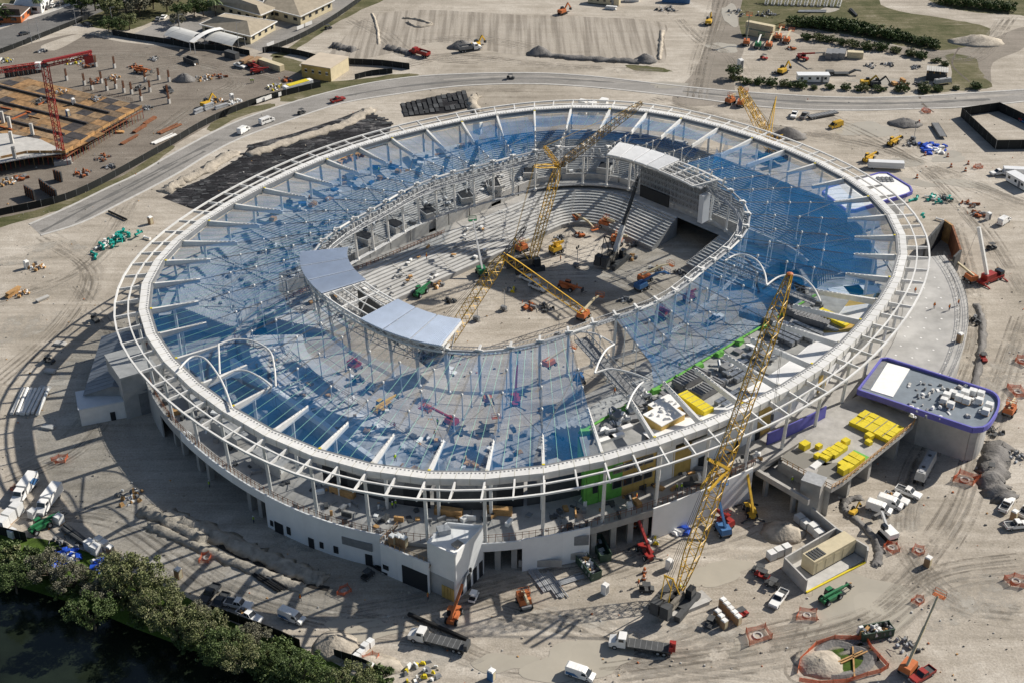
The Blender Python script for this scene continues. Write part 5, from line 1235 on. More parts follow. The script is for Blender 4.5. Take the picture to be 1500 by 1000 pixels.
def telehandler(col='orange', pose=0, legs=0):
    t = thing('telehandler', '', 'telehandler'); m = COLS[col]
    MB().box((0,0,.65), (5.0,1.5,.7)).build('chassis', m, t); wheels(t, (1.7,-1.7), 2.5, .68, .5)
    c = MB(); side(c, [(-.9,1.2),(.9,1.2),(.7,2.5),(-.7,2.6)], .95, 2, .06); o = c.build('cab', GLASS, t); o.location = (0,.75,0)
    MB().box((0,.75,2.55), (1.4,.95,.1)).build('cab_roof', m, t); MB().box((-.5,-.8,.9), (2.2,.7,.8)).build('engine_cover', m, t)
    a, b = ((-2.3,-.1,2.0),(3.4,-.1,1.8)) if pose == 0 else ((-2.3,-.1,2.1),(5.2,-.1,7.5)) if pose == 1 else ((-2.3,-.1,1.9),(5.5,-.1,4.2))
    MB().beam(a, b, .5, .6).build('boom', m, t); bb = Vector(b); d = (bb-Vector(a)).normalized(); MB().beam(bb, bb+d*(1.5 if pose == 0 else 4), .36, .42).build('inner_boom', GREY if pose else m, t)
    f = MB(); e = bb+d*(1.5 if pose == 0 else 4); f.box(e+Vector((.1,0,-1.0)), (.25,1.5,1.1)); f.box(e+Vector((.8,-.4,-1.0)), (1.4,.18,.1)); f.box(e+Vector((.8,.4,-1.0)), (1.4,.18,.1)); f.build('fork_carriage', DGREY, t)
    if legs:
        l = MB()
        for x in (-2.6,2.6):
            for s in (-1,1): l.beam((x,s*.5,1.0), (x+.1*x,s*2.4,.15), .25, .25); l.box((x+.1*x,s*2.4,0), (.6,.6,.12))
        l.build('outriggers', DGREY, t)
    return t
def excavator(col='yellow'):
    t = thing('excavator', '', 'excavator'); m = COLS[col]
    for s in (-1,1): MB().box((0,s*1.1,0), (3.8,.6,.9), tp=(.85,1)).build('track', BLACK, t)
    MB().box((-.5,0,1.0), (3.4,2.5,1.2), tp=(.95,.95)).build('house', m, t); MB().box((.6,.75,1.9), (1.5,1.0,1.1), tp=(.85,.9)).build('cab', GLASS, t)
    MB().beam((.9,-.2,1.8), (3.4,-.2,4.2), .45, .6).build('boom', m, t); MB().beam((3.3,-.2,4.2), (5.2,-.2,1.8), .35, .45).build('stick', m, t); MB().box((5.3,-.2,.7), (.9,1.0,1.0), tp=(.5,1)).build('bucket', DGREY, t); return t
def scissor(col='red'):
    t = thing('scissor_lift', '', 'scissor lift'); m = COLS[col]; MB().box((0,0,.35), (2.4,1.2,.6)).build('chassis', m, t); wheels(t, (.85,-.85), 1.3, .3, .2); x = MB()
    for i in range(3):
        for s in (-1,1): x.beam((-1,s*.45,.95+.22*i), (1,s*.45,1.17+.22*i), .08, .1); x.beam((1,s*.45,.95+.22*i), (-1,s*.45,1.17+.22*i), .08, .1)
    x.build('scissor_stack', GREY, t); p = MB(); p.box((0,0,1.65), (2.5,1.3,.12))
    for a in (-1.2,1.2):
        for b in (-.6,.6): p.tube((a,b,1.7),(a,b,2.8),.04,4)
    for z in (2.25,2.8):
        for s in (-1,1): p.tube((-1.2,s*.6,z),(1.2,s*.6,z),.04,4); p.tube((s*1.2,-.6,z),(s*1.2,.6,z),.04,4)
    p.build('platform', m, t); return t
def toilet(col='brown'):
    t = thing('portable_toilet', '', 'portable toilet'); MB().box((0,0,0), (1.15,1.15,2.05), tp=(.97,.97)).build('cabin', COLS[col], t); MB().box((0,0,2.05), (1.2,1.2,.25), tp=(.7,.8)).build('roof', WHITE, t); MB().box((.6,0,.15), (.04,.8,1.75)).build('door', GREY if col == 'white' else CREAM, t); MB().tube((-.4,.4,2.1), (-.4,.4,2.6), .06, 5).build('vent_pipe', WHITE, t); return t
def cart(col='dark'):
    t = thing('utility_cart', '', 'utility cart'); m = COLS[col]; b = MB(); side(b, [(-1.5,.4),(1.5,.4),(1.55,.8),(.7,1.0),(.4,.7),(-.3,.7),(-.4,.95),(-1.5,.95)], 1.4, 9); b.build('body', m, t); MB().box((-.1,0,1.9), (1.7,1.35,.08)).build('roof', DGREY if col != 'white' else WHITE, t); p = MB()
    for x in (-.85,.65):
        for s in (-1,1): p.tube((x,s*.62,.8),(x,s*.6,1.9),.04,4)
    p.build('posts', BLACK, t); MB().box((-1.0,0,.95), (.9,1.2,.2)).build('cargo_tray', BLACK, t); wheels(t, (1.0,-1.0), 1.5, .32, .25); return t
def container(col='cream', L=12.2):
    t = thing('shipping_container', '', 'container'); m = COLS[col]; MB().box((0,0,.1), (L,2.44,2.5)).build('shell', m, t)
    for s in (-1,1):
        r = MB()
        for i in range(int(L/.6)): r.box((-L/2+.4+.6*i,s*1.23,.25), (.3,.06,2.2))
        r.build('corrugation', m, t)
    MB().box((L/2+.03,0,.2), (.06,2.3,2.3)).build('door', m, t); MB().box((0,0,0), (L,2.4,.1)).build('base_frame', DGREY, t); return t
def office(L=12, col='white'):
    t = thing('site_office', '', 'site cabin'); MB().box((0,0,.4), (L,3.4,2.7)).build('wall', COLS[col], t); MB().box((0,0,3.1), (L+.3,3.7,.15)).build('roof', RWHITE, t); MB().box((0,0,0), (L-.5,3,.4)).build('skirt', DGREY, t)
    for i in range(int(L/3)): MB().box((-L/2+1.5+3*i,-1.72,1.5), (1.0,.06,.9)).build('window', GLASS, t)
    MB().box((L/2-2.8,-1.72,.5), (.95,.07,2.1)).build('door', GREY, t); return t
def dumpster(col='green', full=1):
    t = thing('roll_off_bin', '', 'roll-off bin'); m = {'green': mat('bin_green', (.06,.10,.07), .6, ns=1., na=.25), 'dark': DGREY}[col]; b = MB(); b.box((0,0,.15), (6.6,2.4,.15))
    for s in (-1,1): b.box((0,s*1.2,.15), (6.7,.1,1.9))
    b.box((3.3,0,.15), (.1,2.4,1.9)); b.box((-3.3,0,.15), (.1,2.4,1.9)); b.build('bin_body', m, t); r = MB()
    for i in range(7):
        for s in (-1,1): r.box((-3+i,s*1.28,.2), (.12,.08,1.8))
    for s in (-1,1): r.box((0,s*1.22,2.02), (6.8,.18,.12))
    r.build('ribs', m, t); k = MB(); random.seed(11)
    for i in range(46 if full else 12): k.box((random.uniform(-3,3), random.uniform(-1,1), .9 if full else .35), (random.uniform(.3,1.5), random.uniform(.2,.9), random.uniform(.3,1.5 if full else .5)), random.uniform(0,3), random.choice((0,0,1,2,3)), tp=(random.uniform(.3,1),random.uniform(.3,1)))
    stuff(k.build('rubbish', [WHITE, GREY, WOOD, DGREY], t)); return t
def crawler(k=0):
    t = thing('crawler_base', '', 'crane'); return t
def light_tower(k=0):
    t = thing('light_tower', '', 'light tower'); MB().box((0,0,.4), (1.6,1.0,1.0)).build('generator_box', WHITE if k else GREY, t); MB().tube((.3,0,1.4),(.3,0,6.5),.09,5).build('mast', GALV, t)
    h = MB()
    for a in (-.5,.5):
        for b in (0,.45): h.box((.3,a,6.3+b), (.2,.5,.35))
    h.build('lamp_head', DGREY, t); MB().box((0,0,.15), (2.6,.15,.2)).build('drawbar', GREY, t); wheels(t, (0,), 1.3, .3, .2); return t
def cone(k=0):
    t = thing('traffic_drum', '', 'traffic drum'); MB().lathe((0,0,.05), [(.34,0),(.3,.5),(.22,1.05),(.1,1.1)], 8).build('drum', ORANGE, t); MB().lathe((0,0,.45), [(.33,0),(.31,.2)], 8).build('white_band', WHITE, t); MB().box((0,0,0), (.8,.8,.06)).build('base', BLACK, t); return t
def pit_fence(r=0, sq=0):
    """orange mesh guard round a manhole"""
    t = thing('pit_guard', '', 'pit guard'); random.seed(500+r); n = 4 if sq else 5; R = 1.8 if not sq else 2.4; pt = [Vector((R*cos(2*pi*i/n+.4)*random.uniform(.6,1.35), R*sin(2*pi*i/n+.4)*random.uniform(.55,1.2)*(.7 if sq else 1), 0)) for i in range(n)]
    for i in range(n): MB().tube(pt[i], pt[i]+Vector((0,0,1.25)), .07, 4).build('post', ORANGE, t)
    for i in range(n):
        a, b = pt[i], pt[(i+1)%n]; m = MB(); c = a.lerp(b,.5)*.94; u = Vector((0,0,1.15)); d = Vector((0,0,.1)); m.add([a+d,c+d,b+d,a+u,c+u*.9,b+u], [(0,1,4,3),(1,2,5,4)]); m.build('mesh_panel', MESHO, t)
    MB().lathe((0,0,0), [(.75,0),(.8,.35),(.55,.36),(.5,.05)], 10).build('manhole_ring', CONCL, t); MB().lathe((.1,.1,0), [(R*.8,0),(R*.5,.14),(.2,.18)], 9).build('soil', SOIL, t); return t
def pipes(col='dark', n=6, L=8., r=.22):
    t = thing('pipe_bundle', '', 'pipes'); m = {'dark': DGREY, 'teal': TEAL, 'grey': GALV, 'white': STEELW, 'rust': RUST, 'black': BLACK}[col]; random.seed(n)
    for i in range(n):
        y = (i-(n-1)/2)*r*2.3; a = random.uniform(-.03,.03)*L/8; o = random.uniform(-.5,.5); MB().tube((-L/2+o,y,r+.12), (L/2+o,y+a*L,r+.12), r, 7).build('pipe', m, t)
    b = MB()
    for x in (-L*.3,L*.3): b.box((x,0,0), (.2,n*r*2.4,.12))
    b.build('bearer', WOOD, t); return t
def valves(k=0):
    """stack of teal fittings"""
    t = thing('teal_fittings', '', 'pipe fittings'); random.seed(70+k)
    for i in range(16 if k == 0 else 9 if k == 1 else 2):
        x, y = random.gauss(0,2.6), random.gauss(0,1.9); a = random.uniform(0,pi); m = MB(); c = Vector((x,y,random.choice((.5,.5,1.3))))
        d = Vector((cos(a),sin(a),0))*random.uniform(.7,1.3); m.tube(c-d, c+d, .32, 8); m.tube(c-d*1.08, c-d, .52, 8); m.tube(c+d, c+d*1.08, .52, 8)
        if i % 2: m.tube(c, c+Vector((0,0,.9)), .28, 7); m.tube(c+Vector((0,0,.85)), c+Vector((0,0,1.0)), .48, 8)
        m.build('fitting', TEAL if i % 7 else WHITE, t)
    return t
def lumber(col='wood', L=5., n=4):
    t = thing('material_stack', '', 'material stack'); m = {'wood': WOOD, 'grey': GALV, 'white': PALW, 'steel': GREY, 'rust': RUST, 'conc': CONCL, 'orange': ORANGE}[col]; random.seed(n+int(L)); z = .1
    for i in range(n):
        h = random.uniform(.18,.42); MB().box((random.uniform(-.3,.3), random.uniform(-.2,.2), z), (L*random.uniform(.8,1), 1.6*random.uniform(.7,1), h), random.uniform(-.08,.08)).build('layer', m, t); z += h+.02
    b = MB(); b.box((-L*.3,0,0), (.15,1.6,.1)); b.box((L*.3,0,0), (.15,1.6,.1)); b.build('bearer', WOOD, t); return t
def jumble(k=0, n=16, R=2.5):
    t = thing('material_heap', '', 'debris heap'); random.seed(100+k); sets = [[WOOD, GREY, WHITE], [GALV, GREY, DGREY], [RUST, ORANGE, GREY], [PALW, WHITE, SOIL], [TARPB, TARPB, WHITE], [DGREY, BLACK, GREY], [LEMON, WHITE, GREY]][k]
    big = 2.2 if k == 4 else 1.
    for j, mm in enumerate(sets):
        m = MB()
        for i in range(n//3+1):
            a, q = random.uniform(0,6.3), R*random.uniform(0,1)**.7; c = (q*cos(a), q*sin(a), random.uniform(0,.3)); s = random.uniform(.5,1.0)
            if k in (1,2,5) and i % 2: m.tube((c[0]-s,c[1],.15), (c[0]+s*1.6*cos(a*3),c[1]+s*1.6*sin(a*3),random.uniform(.2,.9)), .09, 4)
            else: m.box(c, (random.uniform(.4,1.5)*big, random.uniform(.3,1.1)*big, random.uniform(.15,.9)*(1 if big == 1 else .8)), random.uniform(0,3), tp=(random.uniform(.3,1),random.uniform(.3,1)))
        m.build('scrap_pieces' if k != 4 else 'tarp_fold', mm, t)
    return t
def blockstack(n=3, col='white'):
    t = thing('bagged_pallets', '', 'pallets'); m = PALW if col == 'white' else CONCL; random.seed(n)
    for i in range(n):
        o = MB().box((1.5*i-.75*(n-1),random.uniform(-.1,.1),.12), (1.3,1.3,random.uniform(1.1,1.6)), random.uniform(-.06,.06), tp=(.96,.96)).build('wrapped_bale', m, t)
    MB().box((0,0,0), (1.5*n,1.2,.12)).build('pallet_base', WOOD, t); return t
# people: one skinned body, clothing as children
def person(col='lime', pose=0):
    t = thing('person', '', 'person'); me = bpy.data.meshes.new('body')
    st = .16 if pose else .1
    V = [(0,0,.95),(0,0,1.2),(0,0,1.42),(0,0,1.53),(.02,0,1.68),(0,.11,.9),(st,.12,.5),(st*.6,.12,.06),(0,-.11,.9),(-st,-.12,.5),(-st*1.3,-.12,.06),(0,.2,1.4),(.05,.27,1.13),(.2,.24,.95),(0,-.2,1.4),(.02,-.27,1.13),(.12,-.27,.92),(st*.6+.14,.13,.04),(-st*1.3+.14,-.13,.04)]
    Ed = [(0,1),(1,2),(2,3),(3,4),(0,5),(5,6),(6,7),(0,8),(8,9),(9,10),(2,11),(11,12),(12,13),(2,14),(14,15),(15,16),(7,17),(10,18)]
    R = [.15,.14,.15,.06,.11,.1,.075,.05,.1,.075,.05,.075,.05,.04,.075,.05,.04,.045,.045]
    me.from_pydata(V, Ed, []); o = link('body', me, t); o.modifiers.new('skin', 'SKIN')
    for i, s in enumerate(me.skin_vertices[0].data if me.skin_vertices else []): s.radius = (R[i],R[i]); s.use_root = (i == 0)
    sub = o.modifiers.new('sub', 'SUBSURF'); sub.levels = 1; sub.render_levels = 1
    me.materials.append(mat('work_trousers', (.04,.05,.08), .9, ns=3.))
    vm = mat('vest_'+col, {'lime': (.50,.75,.04), 'orange': (.80,.20,.03)}[col], .7)
    MB().loft([[(cos(a)*.17*k, sin(a)*.23*k, z) for a in [2*pi*i/10 for i in range(10)]] for k, z in ((.95,.93),(1.0,1.2),(1.08,1.38),(.6,1.5))]).build('vest', vm, t, smooth=True)
    MB().lathe((.02,0,1.70), [(.17,0),(.14,.05),(.12,.1),(.05,.16)], 9).build('helmet', WHITE if col == 'lime' else YELLOW, t); return t
def rebar_column(h=4.):
    t = thing('column_starter', '', 'column'); MB().box((0,0,0), (.9,.9,h*.45)).build('concrete_stub', CONCL, t); m = MB()
    for i in range(10): a = 2*pi*i/10; m.tube((.34*cos(a),.34*sin(a),h*.4), (.36*cos(a),.36*sin(a),h*1.2), .05, 4)
    for z in range(6): m.box((0,0,h*(.5+.11*z)), (.72,.72,.04))
    m.build('rebar_cage', RUST, t); return t
def lattice_section(k=0):
    t = thing('truss_section', '', 'steel truss'); m = MB(); m.lattice((0,0,.3), (9,0,7), 1.4, 1.6, .8, 7, .13, .09); m.build('truss', STEELW, t); MB().box((0,0,0), (1.8,1.8,.3)).build('foot_block', DGREY, t); return t
# leafy crowns from many leaf faces
def crown(mb, R, n, lf, seed, sq=.75, mset=3):
    random.seed(seed); cl = []
    for i in range(44):
        a, z = random.uniform(0,2*pi), random.uniform(-.55,1); q = (1-z*z*.6)**.5*random.uniform(.3,1.12)
        cl.append((Vector((R*q*cos(a), R*q*sin(a), R*sq*z)), R*random.uniform(.12,.34), random.randrange(mset)))
    for i in range(n):
        c, r, mm = cl[random.randrange(44)]; v = Vector((random.gauss(0,1), random.gauss(0,1), random.gauss(0,1))).normalized()*r*random.uniform(.55,1.05); v.z *= .8
        p = c+v; u = Vector((random.gauss(0,1), random.gauss(0,1), random.gauss(0,.6))).normalized(); w = u.cross(Vector((random.gauss(0,1), random.gauss(0,1), random.gauss(0,1)))).normalized(); s = lf*random.uniform(.6,1.4)
        mb.add([p-u*s, p-w*s*.55, p+u*s, p+w*s*.55], [(0,1,2,3)], mm if random.random() < .8 else random.randrange(mset))
LEAF = {'olive': [mat('leaf_olive_a', (.15,.17,.065), .6), mat('leaf_olive_b', (.10,.12,.045), .6), mat('leaf_olive_c', (.20,.205,.10), .6)], 'green': [mat('leaf_green_a', (.08,.12,.035), .6), mat('leaf_green_b', (.055,.085,.025), .6), mat('leaf_green_c', (.11,.15,.05), .6)],
        'dry': [mat('leaf_dry_a', (.175,.17,.12), .8), mat('leaf_dry_b', (.12,.12,.075), .8), mat('leaf_dry_c', (.22,.21,.15), .8)]}
BARK = mat('bark', (.11,.09,.07), .9, ns=2.)
def tree(kind='green', v=0, n=5200, R=4.2, tall=4.5):
    t = thing('tree', '', 'tree'); b = MB(); random.seed(50+v); b.tube((0,0,-.3), (.2,0,tall*.6), .28, 7, .18)
    for i in range(12):
        a = random.uniform(0,6.3); e = R*random.uniform(.5,.95); b.tube((.2,0,tall*random.uniform(.35,.6)), (e*cos(a), e*sin(a), tall+random.uniform(-.5,2.6)), .11, 4, .03)
    b.build('trunk', BARK, t); m = MB(); crown(m, R, n, .17 if n > 3000 else .32, 60+v+len(kind), .62); o = m.build('crown', LEAF[kind], t); o.location = (0,0,tall); return t
def shrub(kind='green', v=0):
    t = thing('shrub', '', 'shrub'); b = MB(); random.seed(v)
    for i in range(5): b.tube((0,0,-.1), (random.uniform(-.8,.8), random.uniform(-.8,.8), 1.4), .06, 4, .03)
    b.build('stems', BARK, t); m = MB(); crown(m, 1.6, 1500, .18, 90+v, .6); o = m.build('foliage', LEAF[kind], t); o.location = (0,0,.9); return t
def palm(k=0):
    t = thing('palm_tree', '', 'palm tree'); MB().tube((0,0,0), (.3,0,7.5), .26, 7, .2).build('trunk', BARK, t); random.seed(8)
    for i in range(16):
        a = 2*pi*i/16+random.uniform(-.1,.1); e = random.uniform(-.2,.8); m = MB(); pts = [Vector((.3,0,7.4))+Vector((cos(a)*3.4*s, sin(a)*3.4*s, 2.4*e*s-2.6*s*s)) for s in (0,.25,.5,.75,1)]
        sd_ = Vector((-sin(a),cos(a),-.15))
        for j in range(4): m.add([pts[j], pts[j]+sd_*.55+Vector((0,0,-.25)), pts[j+1]+sd_*.4+Vector((0,0,-.25)), pts[j+1]], [(0,1,2,3)]); m.add([pts[j], pts[j+1], pts[j+1]-sd_*.4+Vector((0,0,-.25)), pts[j]-sd_*.55+Vector((0,0,-.25))], [(0,1,2,3)])
        m.build('frond', LEAF['green'][i % 3], t)
    return t
# ================================================================ cranes
def W2(x, y, z): return Vector((x, y, z))
# big crawler crane, bottom right: solve the jib head height from its footprint
def crawler_crane(label, base, tip, ht, foot_h=2.2, w=2.2, n=34, rz=None, mast=True, col=None):
    B = G(*base); T = G(tip[0], tip[1], ht); t = thing('crawler_crane', label, 'crane', B, 0); col = col or YELLOW
    d = (T-B); hd = atan2(d.y, d.x); f = Vector((cos(hd), sin(hd), 0)); s = Vector((-sin(hd), cos(hd), 0))
    for k in (-1, 1):
        m = MB(); c = s*(k*3.0); m.beam(c-f*4.4+Vector((0,0,.75)), c+f*4.4+Vector((0,0,.75)), 1.2, 1.4); m.build('track', DGREY, t)
    MB().box((0,0,.6), (3.4,6,.9), hd).build('carbody', DGREY, t)
    m = MB(); m.M = Matrix.Rotation(hd, 4, 'Z'); m.box((-1.8,0,1.6), (7.5,3.2,.5)); m.box((-1.0,.9,2.1), (4.5,1.0,1.2)); m.box((-1.0,-1.0,2.1), (4.5,.8,1.0)); m.build('machinery_deck', mat('crane_deck', (.20,.18,.15), .7, ns=1.2, na=.4), t)
    for k in (-1.1, 1.1): m = MB(); m.M = Matrix.Rotation(hd, 4, 'Z'); m.box((-5.8,k,1.6), (2.0,1.9,3.0), tp=(.95,.95)); m.build('counterweight', DGREY, t)
    m = MB(); m.M = Matrix.Rotation(hd, 4, 'Z'); m.box((2.2,-2.3,1.7), (2.2,1.5,2.2), tp=(.85,.9)); m.build('cab', GLASS, t)
    m = MB(); m.M = Matrix.Rotation(hd, 4, 'Z')
    for k in (0, 2.2): m.lathe((-1.2+k,0,2.1), [(.7,0),(.7,.8)], 9)
    m.build('winch_drum', BLACK, t)
    foot = f*1.5+Vector((0,0,foot_h)); top = T-B
    m = MB(); m.lattice(foot, top, 1.2, w, .9, n, .13, .075, up=(0,0,1)); m.build('boom', col, t)
    a = Vector((0,0,foot_h))-f*3.5+Vector((0,0,7.5)); m = MB()
    for k in (-.9,.9): m.tube(foot-f*1.0+s*k, a+s*k, .14, 5); m.tube(-f*5+s*k+Vector((0,0,2.4)), a+s*k, .1, 4)
    m.beam(a-s*1.1, a+s*1.1, .3, .3); m.build('gantry', col, t)
    m = MB()
    for k in (-.6,-.2,.2,.6): m.tube(a+s*k, top+s*k*.5, .045, 4)
    m.build('pendant_ropes', CABLE, t); return t, B, top, hd, f, s
H1 = 58.
t, B, top, hd, f, s = crawler_crane('giant yellow lattice boom crawler crane standing outside the ring, lower right', (988,884), (1157,402), H1, w=2.6, n=40)
MB().box((0,0,0), (1,1,.1)); 
b1 = top*.42; m = MB()
for k in (-1.4,1.4): m.beam(b1+s*k, b1-f*5.5+Vector((0,0,5.0))+s*k*.6, .5, .6); m.beam(b1+s*k, b1-f*7.5-Vector((0,0,1.0))+s*k*.6, .4, .5)
m.build('jib_strut', YELLOW, t); m = MB(); m.lathe(top+Vector((0,0,-.4)), [(.2,0),(.7,.2),(.7,.6),(.2,.8)], 8); m.build('sheave_head', ORANGE, t)
m = MB()
for k in (0,1): m.tube(top+Vector((.3*k,0,0)), Vector((top.x+.3*k, top.y, 24.)), .04, 4)
m.box((top.x,top.y,22.4), (.6,.4,1.6)); m.build('hook_line', DGREY, t)
for dx, dy, lab in [(6,2,'left'),]: 
    o = MB().box((0,0,0), (9,3.4,.35)).build('crane_mat', CONC); o.location = G(1010,884); o.rotation_euler = (0,0,.55); tag(o, 'pale timber crane mat under the tracks of the giant crawler crane', 'crane mat')
    o = MB().box((0,0,0), (9,1.2,.9)).build('concrete_barrier', CONCL); o.location = G(1010,893); o.rotation_euler = (0,0,.5); tag(o, 'long concrete barrier lying in front of the giant crawler crane', 'barrier')
# luffing crane inside the bowl
t, B, top, hd, f, s = crawler_crane('tall yellow crane mid pitch with a long luffing jib reaching the far ring', (772,392), (818,243), 31., w=2.0, n=20)
J = G(941,150,46)-B; m = MB(); m.lattice(top, J, 1.2, 1.7, .7, 30, .11, .065); m.build('luffing_jib', mat('weathered_yellow', (.42,.27,.09), .6, ns=1., na=.3), t)
m = MB(); q0 = G(797,215,40)-B; q1 = G(783,244,35)-B
m.lattice(top, q0, .8, .9, .5, 6, .1, .06); m.lattice(top, q1, .8, .9, .5, 6, .1, .06); m.tube(q0, J, .05, 4); m.tube(q1, q0, .05, 4); m.tube(q1, Vector((-5,0,3)), .05, 4); m.tube(q1+s*.6, Vector((-5,1,3)), .05, 4); m.build('jib_strut', YELLOW, t)
t, B, top, hd, f, s = crawler_crane('white crawler crane at the foot of the far stand with a dark telescopic boom', (896,384), (936,258), 22., w=1.0, n=4, col=DGREY)
for c_ in kids(t):
    if c_.name.startswith('boom'): c_.data = MB().beam(f*1.5+Vector((0,0,2.2)), top, 1.1, 1.2, 0, .6, .7).mesh('boom', DGREY)
m = MB(); m.beam(f*1.5+Vector((0,0,2.2)), (f*1.5+Vector((0,0,2.2))).lerp(top,.36), 1.25, 1.35); m.build('boom_base', STEELW, t)
# crane with hanging jib at the left of the pitch
t = thing('luffing_crane', 'yellow lattice crane left on the pitch with its jib folded to the ground', 'crane', G(648,520,5), 0); B = G(648,520,5)
ap = G(737,374,27)-B; m = MB(); m.lattice(Vector((0,0,1.8)), ap, 1.3, 2.4, 1.0, 22, .13, .075); m.build('boom', YELLOW, t)
tp = G(862,462,.6)-B; m = MB(); m.lattice(ap, tp, 1.2, 1.9, .6, 22, .12, .07); m.build('folded_jib', YELLOW, t)
m = MB()
for k in (-.8,-.3,.4,.9): m.tube(ap+Vector((k,0,.4)), Vector((-7+k,-2,2.5)), .05, 4)
m.build('pendant_ropes', CABLE, t); m = MB(); q = ap+(G(770,333,36)-G(737,374,27)); m.lattice(ap, q, .8, 1.0, .5, 6, .1, .06); m.build('jib_strut', DGREY, t); m = MB(); m.box((-2,-1,0), (8,6,1.2), .6); m.box((-2,-1,1.2), (6,3,1.8), .6); m.build('crane_body', DGREY, t)
# small yellow crane beyond the ring, top right
t, B, top, hd, f, s = crawler_crane('yellow crawler crane outside the upper right of the ring with a short latticed boom', (1130,232), (1083,128), 17., w=1.9, n=12)
ma = G(1137,142,19)-B; mt = G(1127,196,12)-B; m = MB(); m.lattice(Vector((0,0,2)), mt, 1.6, 1.6, 1.6, 6, .12, .08); m.build('tower', YELLOW, t); m = MB()
for k in (-.7,.7): m.tube(mt+s*k, ma, .16, 5); m.tube(mt+s*k+f*1.5, ma, .12, 5)
m.lattice(mt, top, 1.0, 1.9, .7, 14, .13, .08); m.build('gantry_frame', YELLOW, t)
# tower crane, upper left
t = thing('tower_crane', 'red tower crane over the timber formwork deck, upper left', 'crane', G(92,238), 0); B = G(92,238)
MB().box((0,0,0), (5.5,5.5,1.6), .3).build('base_block', CONCD, t); tt = G(68,104,36)-B; m = MB(); m.lattice(Vector((0,0,1.6)), Vector((tt.x*.05,0,34)), 1.9, 1.9, 1.9, 24, .16, .09, up=(0,1,0)); m.build('mast', RED, t)
hz = Vector((0,0,34.5)); j0 = G(-60,112,35.5)-B; j1 = G(135,79,35.5)-B; m = MB(); m.lattice(hz, j0, 1.4, 1.4, .9, 18, .15, .08); m.build('jib', RED, t); m = MB(); m.lattice(hz, j1, 1.6, 1.6, 1.4, 8, .2, .1); m.beam(hz+Vector((0,0,.9)), j1+Vector((0,0,.9)), 1.3, .5); m.build('counter_jib', RED, t)
MB().beam(j1*.82+hz*.18-Vector((0,0,1.4)), j1-Vector((0,0,1.4)), 2.0, 2.6).build('counterweight', RED, t); MB().box((hz.x-1.6,hz.y-.8,33.2), (1.8,1.6,2.2)).build('cab', WHITE, t); m = MB(); m.lathe((0,0,33.6), [(1.1,0),(1.2,.8),(.8,1.1)], 9); m.build('slew_ring', DGREY, t)
# mobile crane on the right
t = thing('mobile_crane', 'small red truck crane with a white telescopic boom at the far right', 'crane', G(1450,412), Hd(1450,412,20,-8))
MB().box((0,0,.6), (9,2.5,.8)).build('carrier', RED, t); MB().box((-1,0,1.4), (4,2.3,1.5)).build('superstructure', RED, t); MB().box((3.6,0,1.4), (1.6,2.3,1.2)).build('cab', GLASS, t); wheels(t, (3.4,2,-2,-3.4), 2.5, .55, .45)
m = MB(); m.beam((-2,0,2.8), (-3.2,5,16), .8, .9); m.build('telescopic_boom', STEELW, t); l_ = MB()
for x in (-3.8,3.8):
    for k in (-1,1): l_.beam((x,0,.8), (x,k*3.2,.2), .3, .3)
l_.build('outriggers', RED, t); m = MB(); m.tube((-3.2,5,16), (-5.5,5.5,5), .04, 4); m.lathe((-5.5,5.5,4.3), [(.1,0),(.3,.2),(.3,.6),(.1,.8)], 6); m.build('hook_line', DGREY, t)

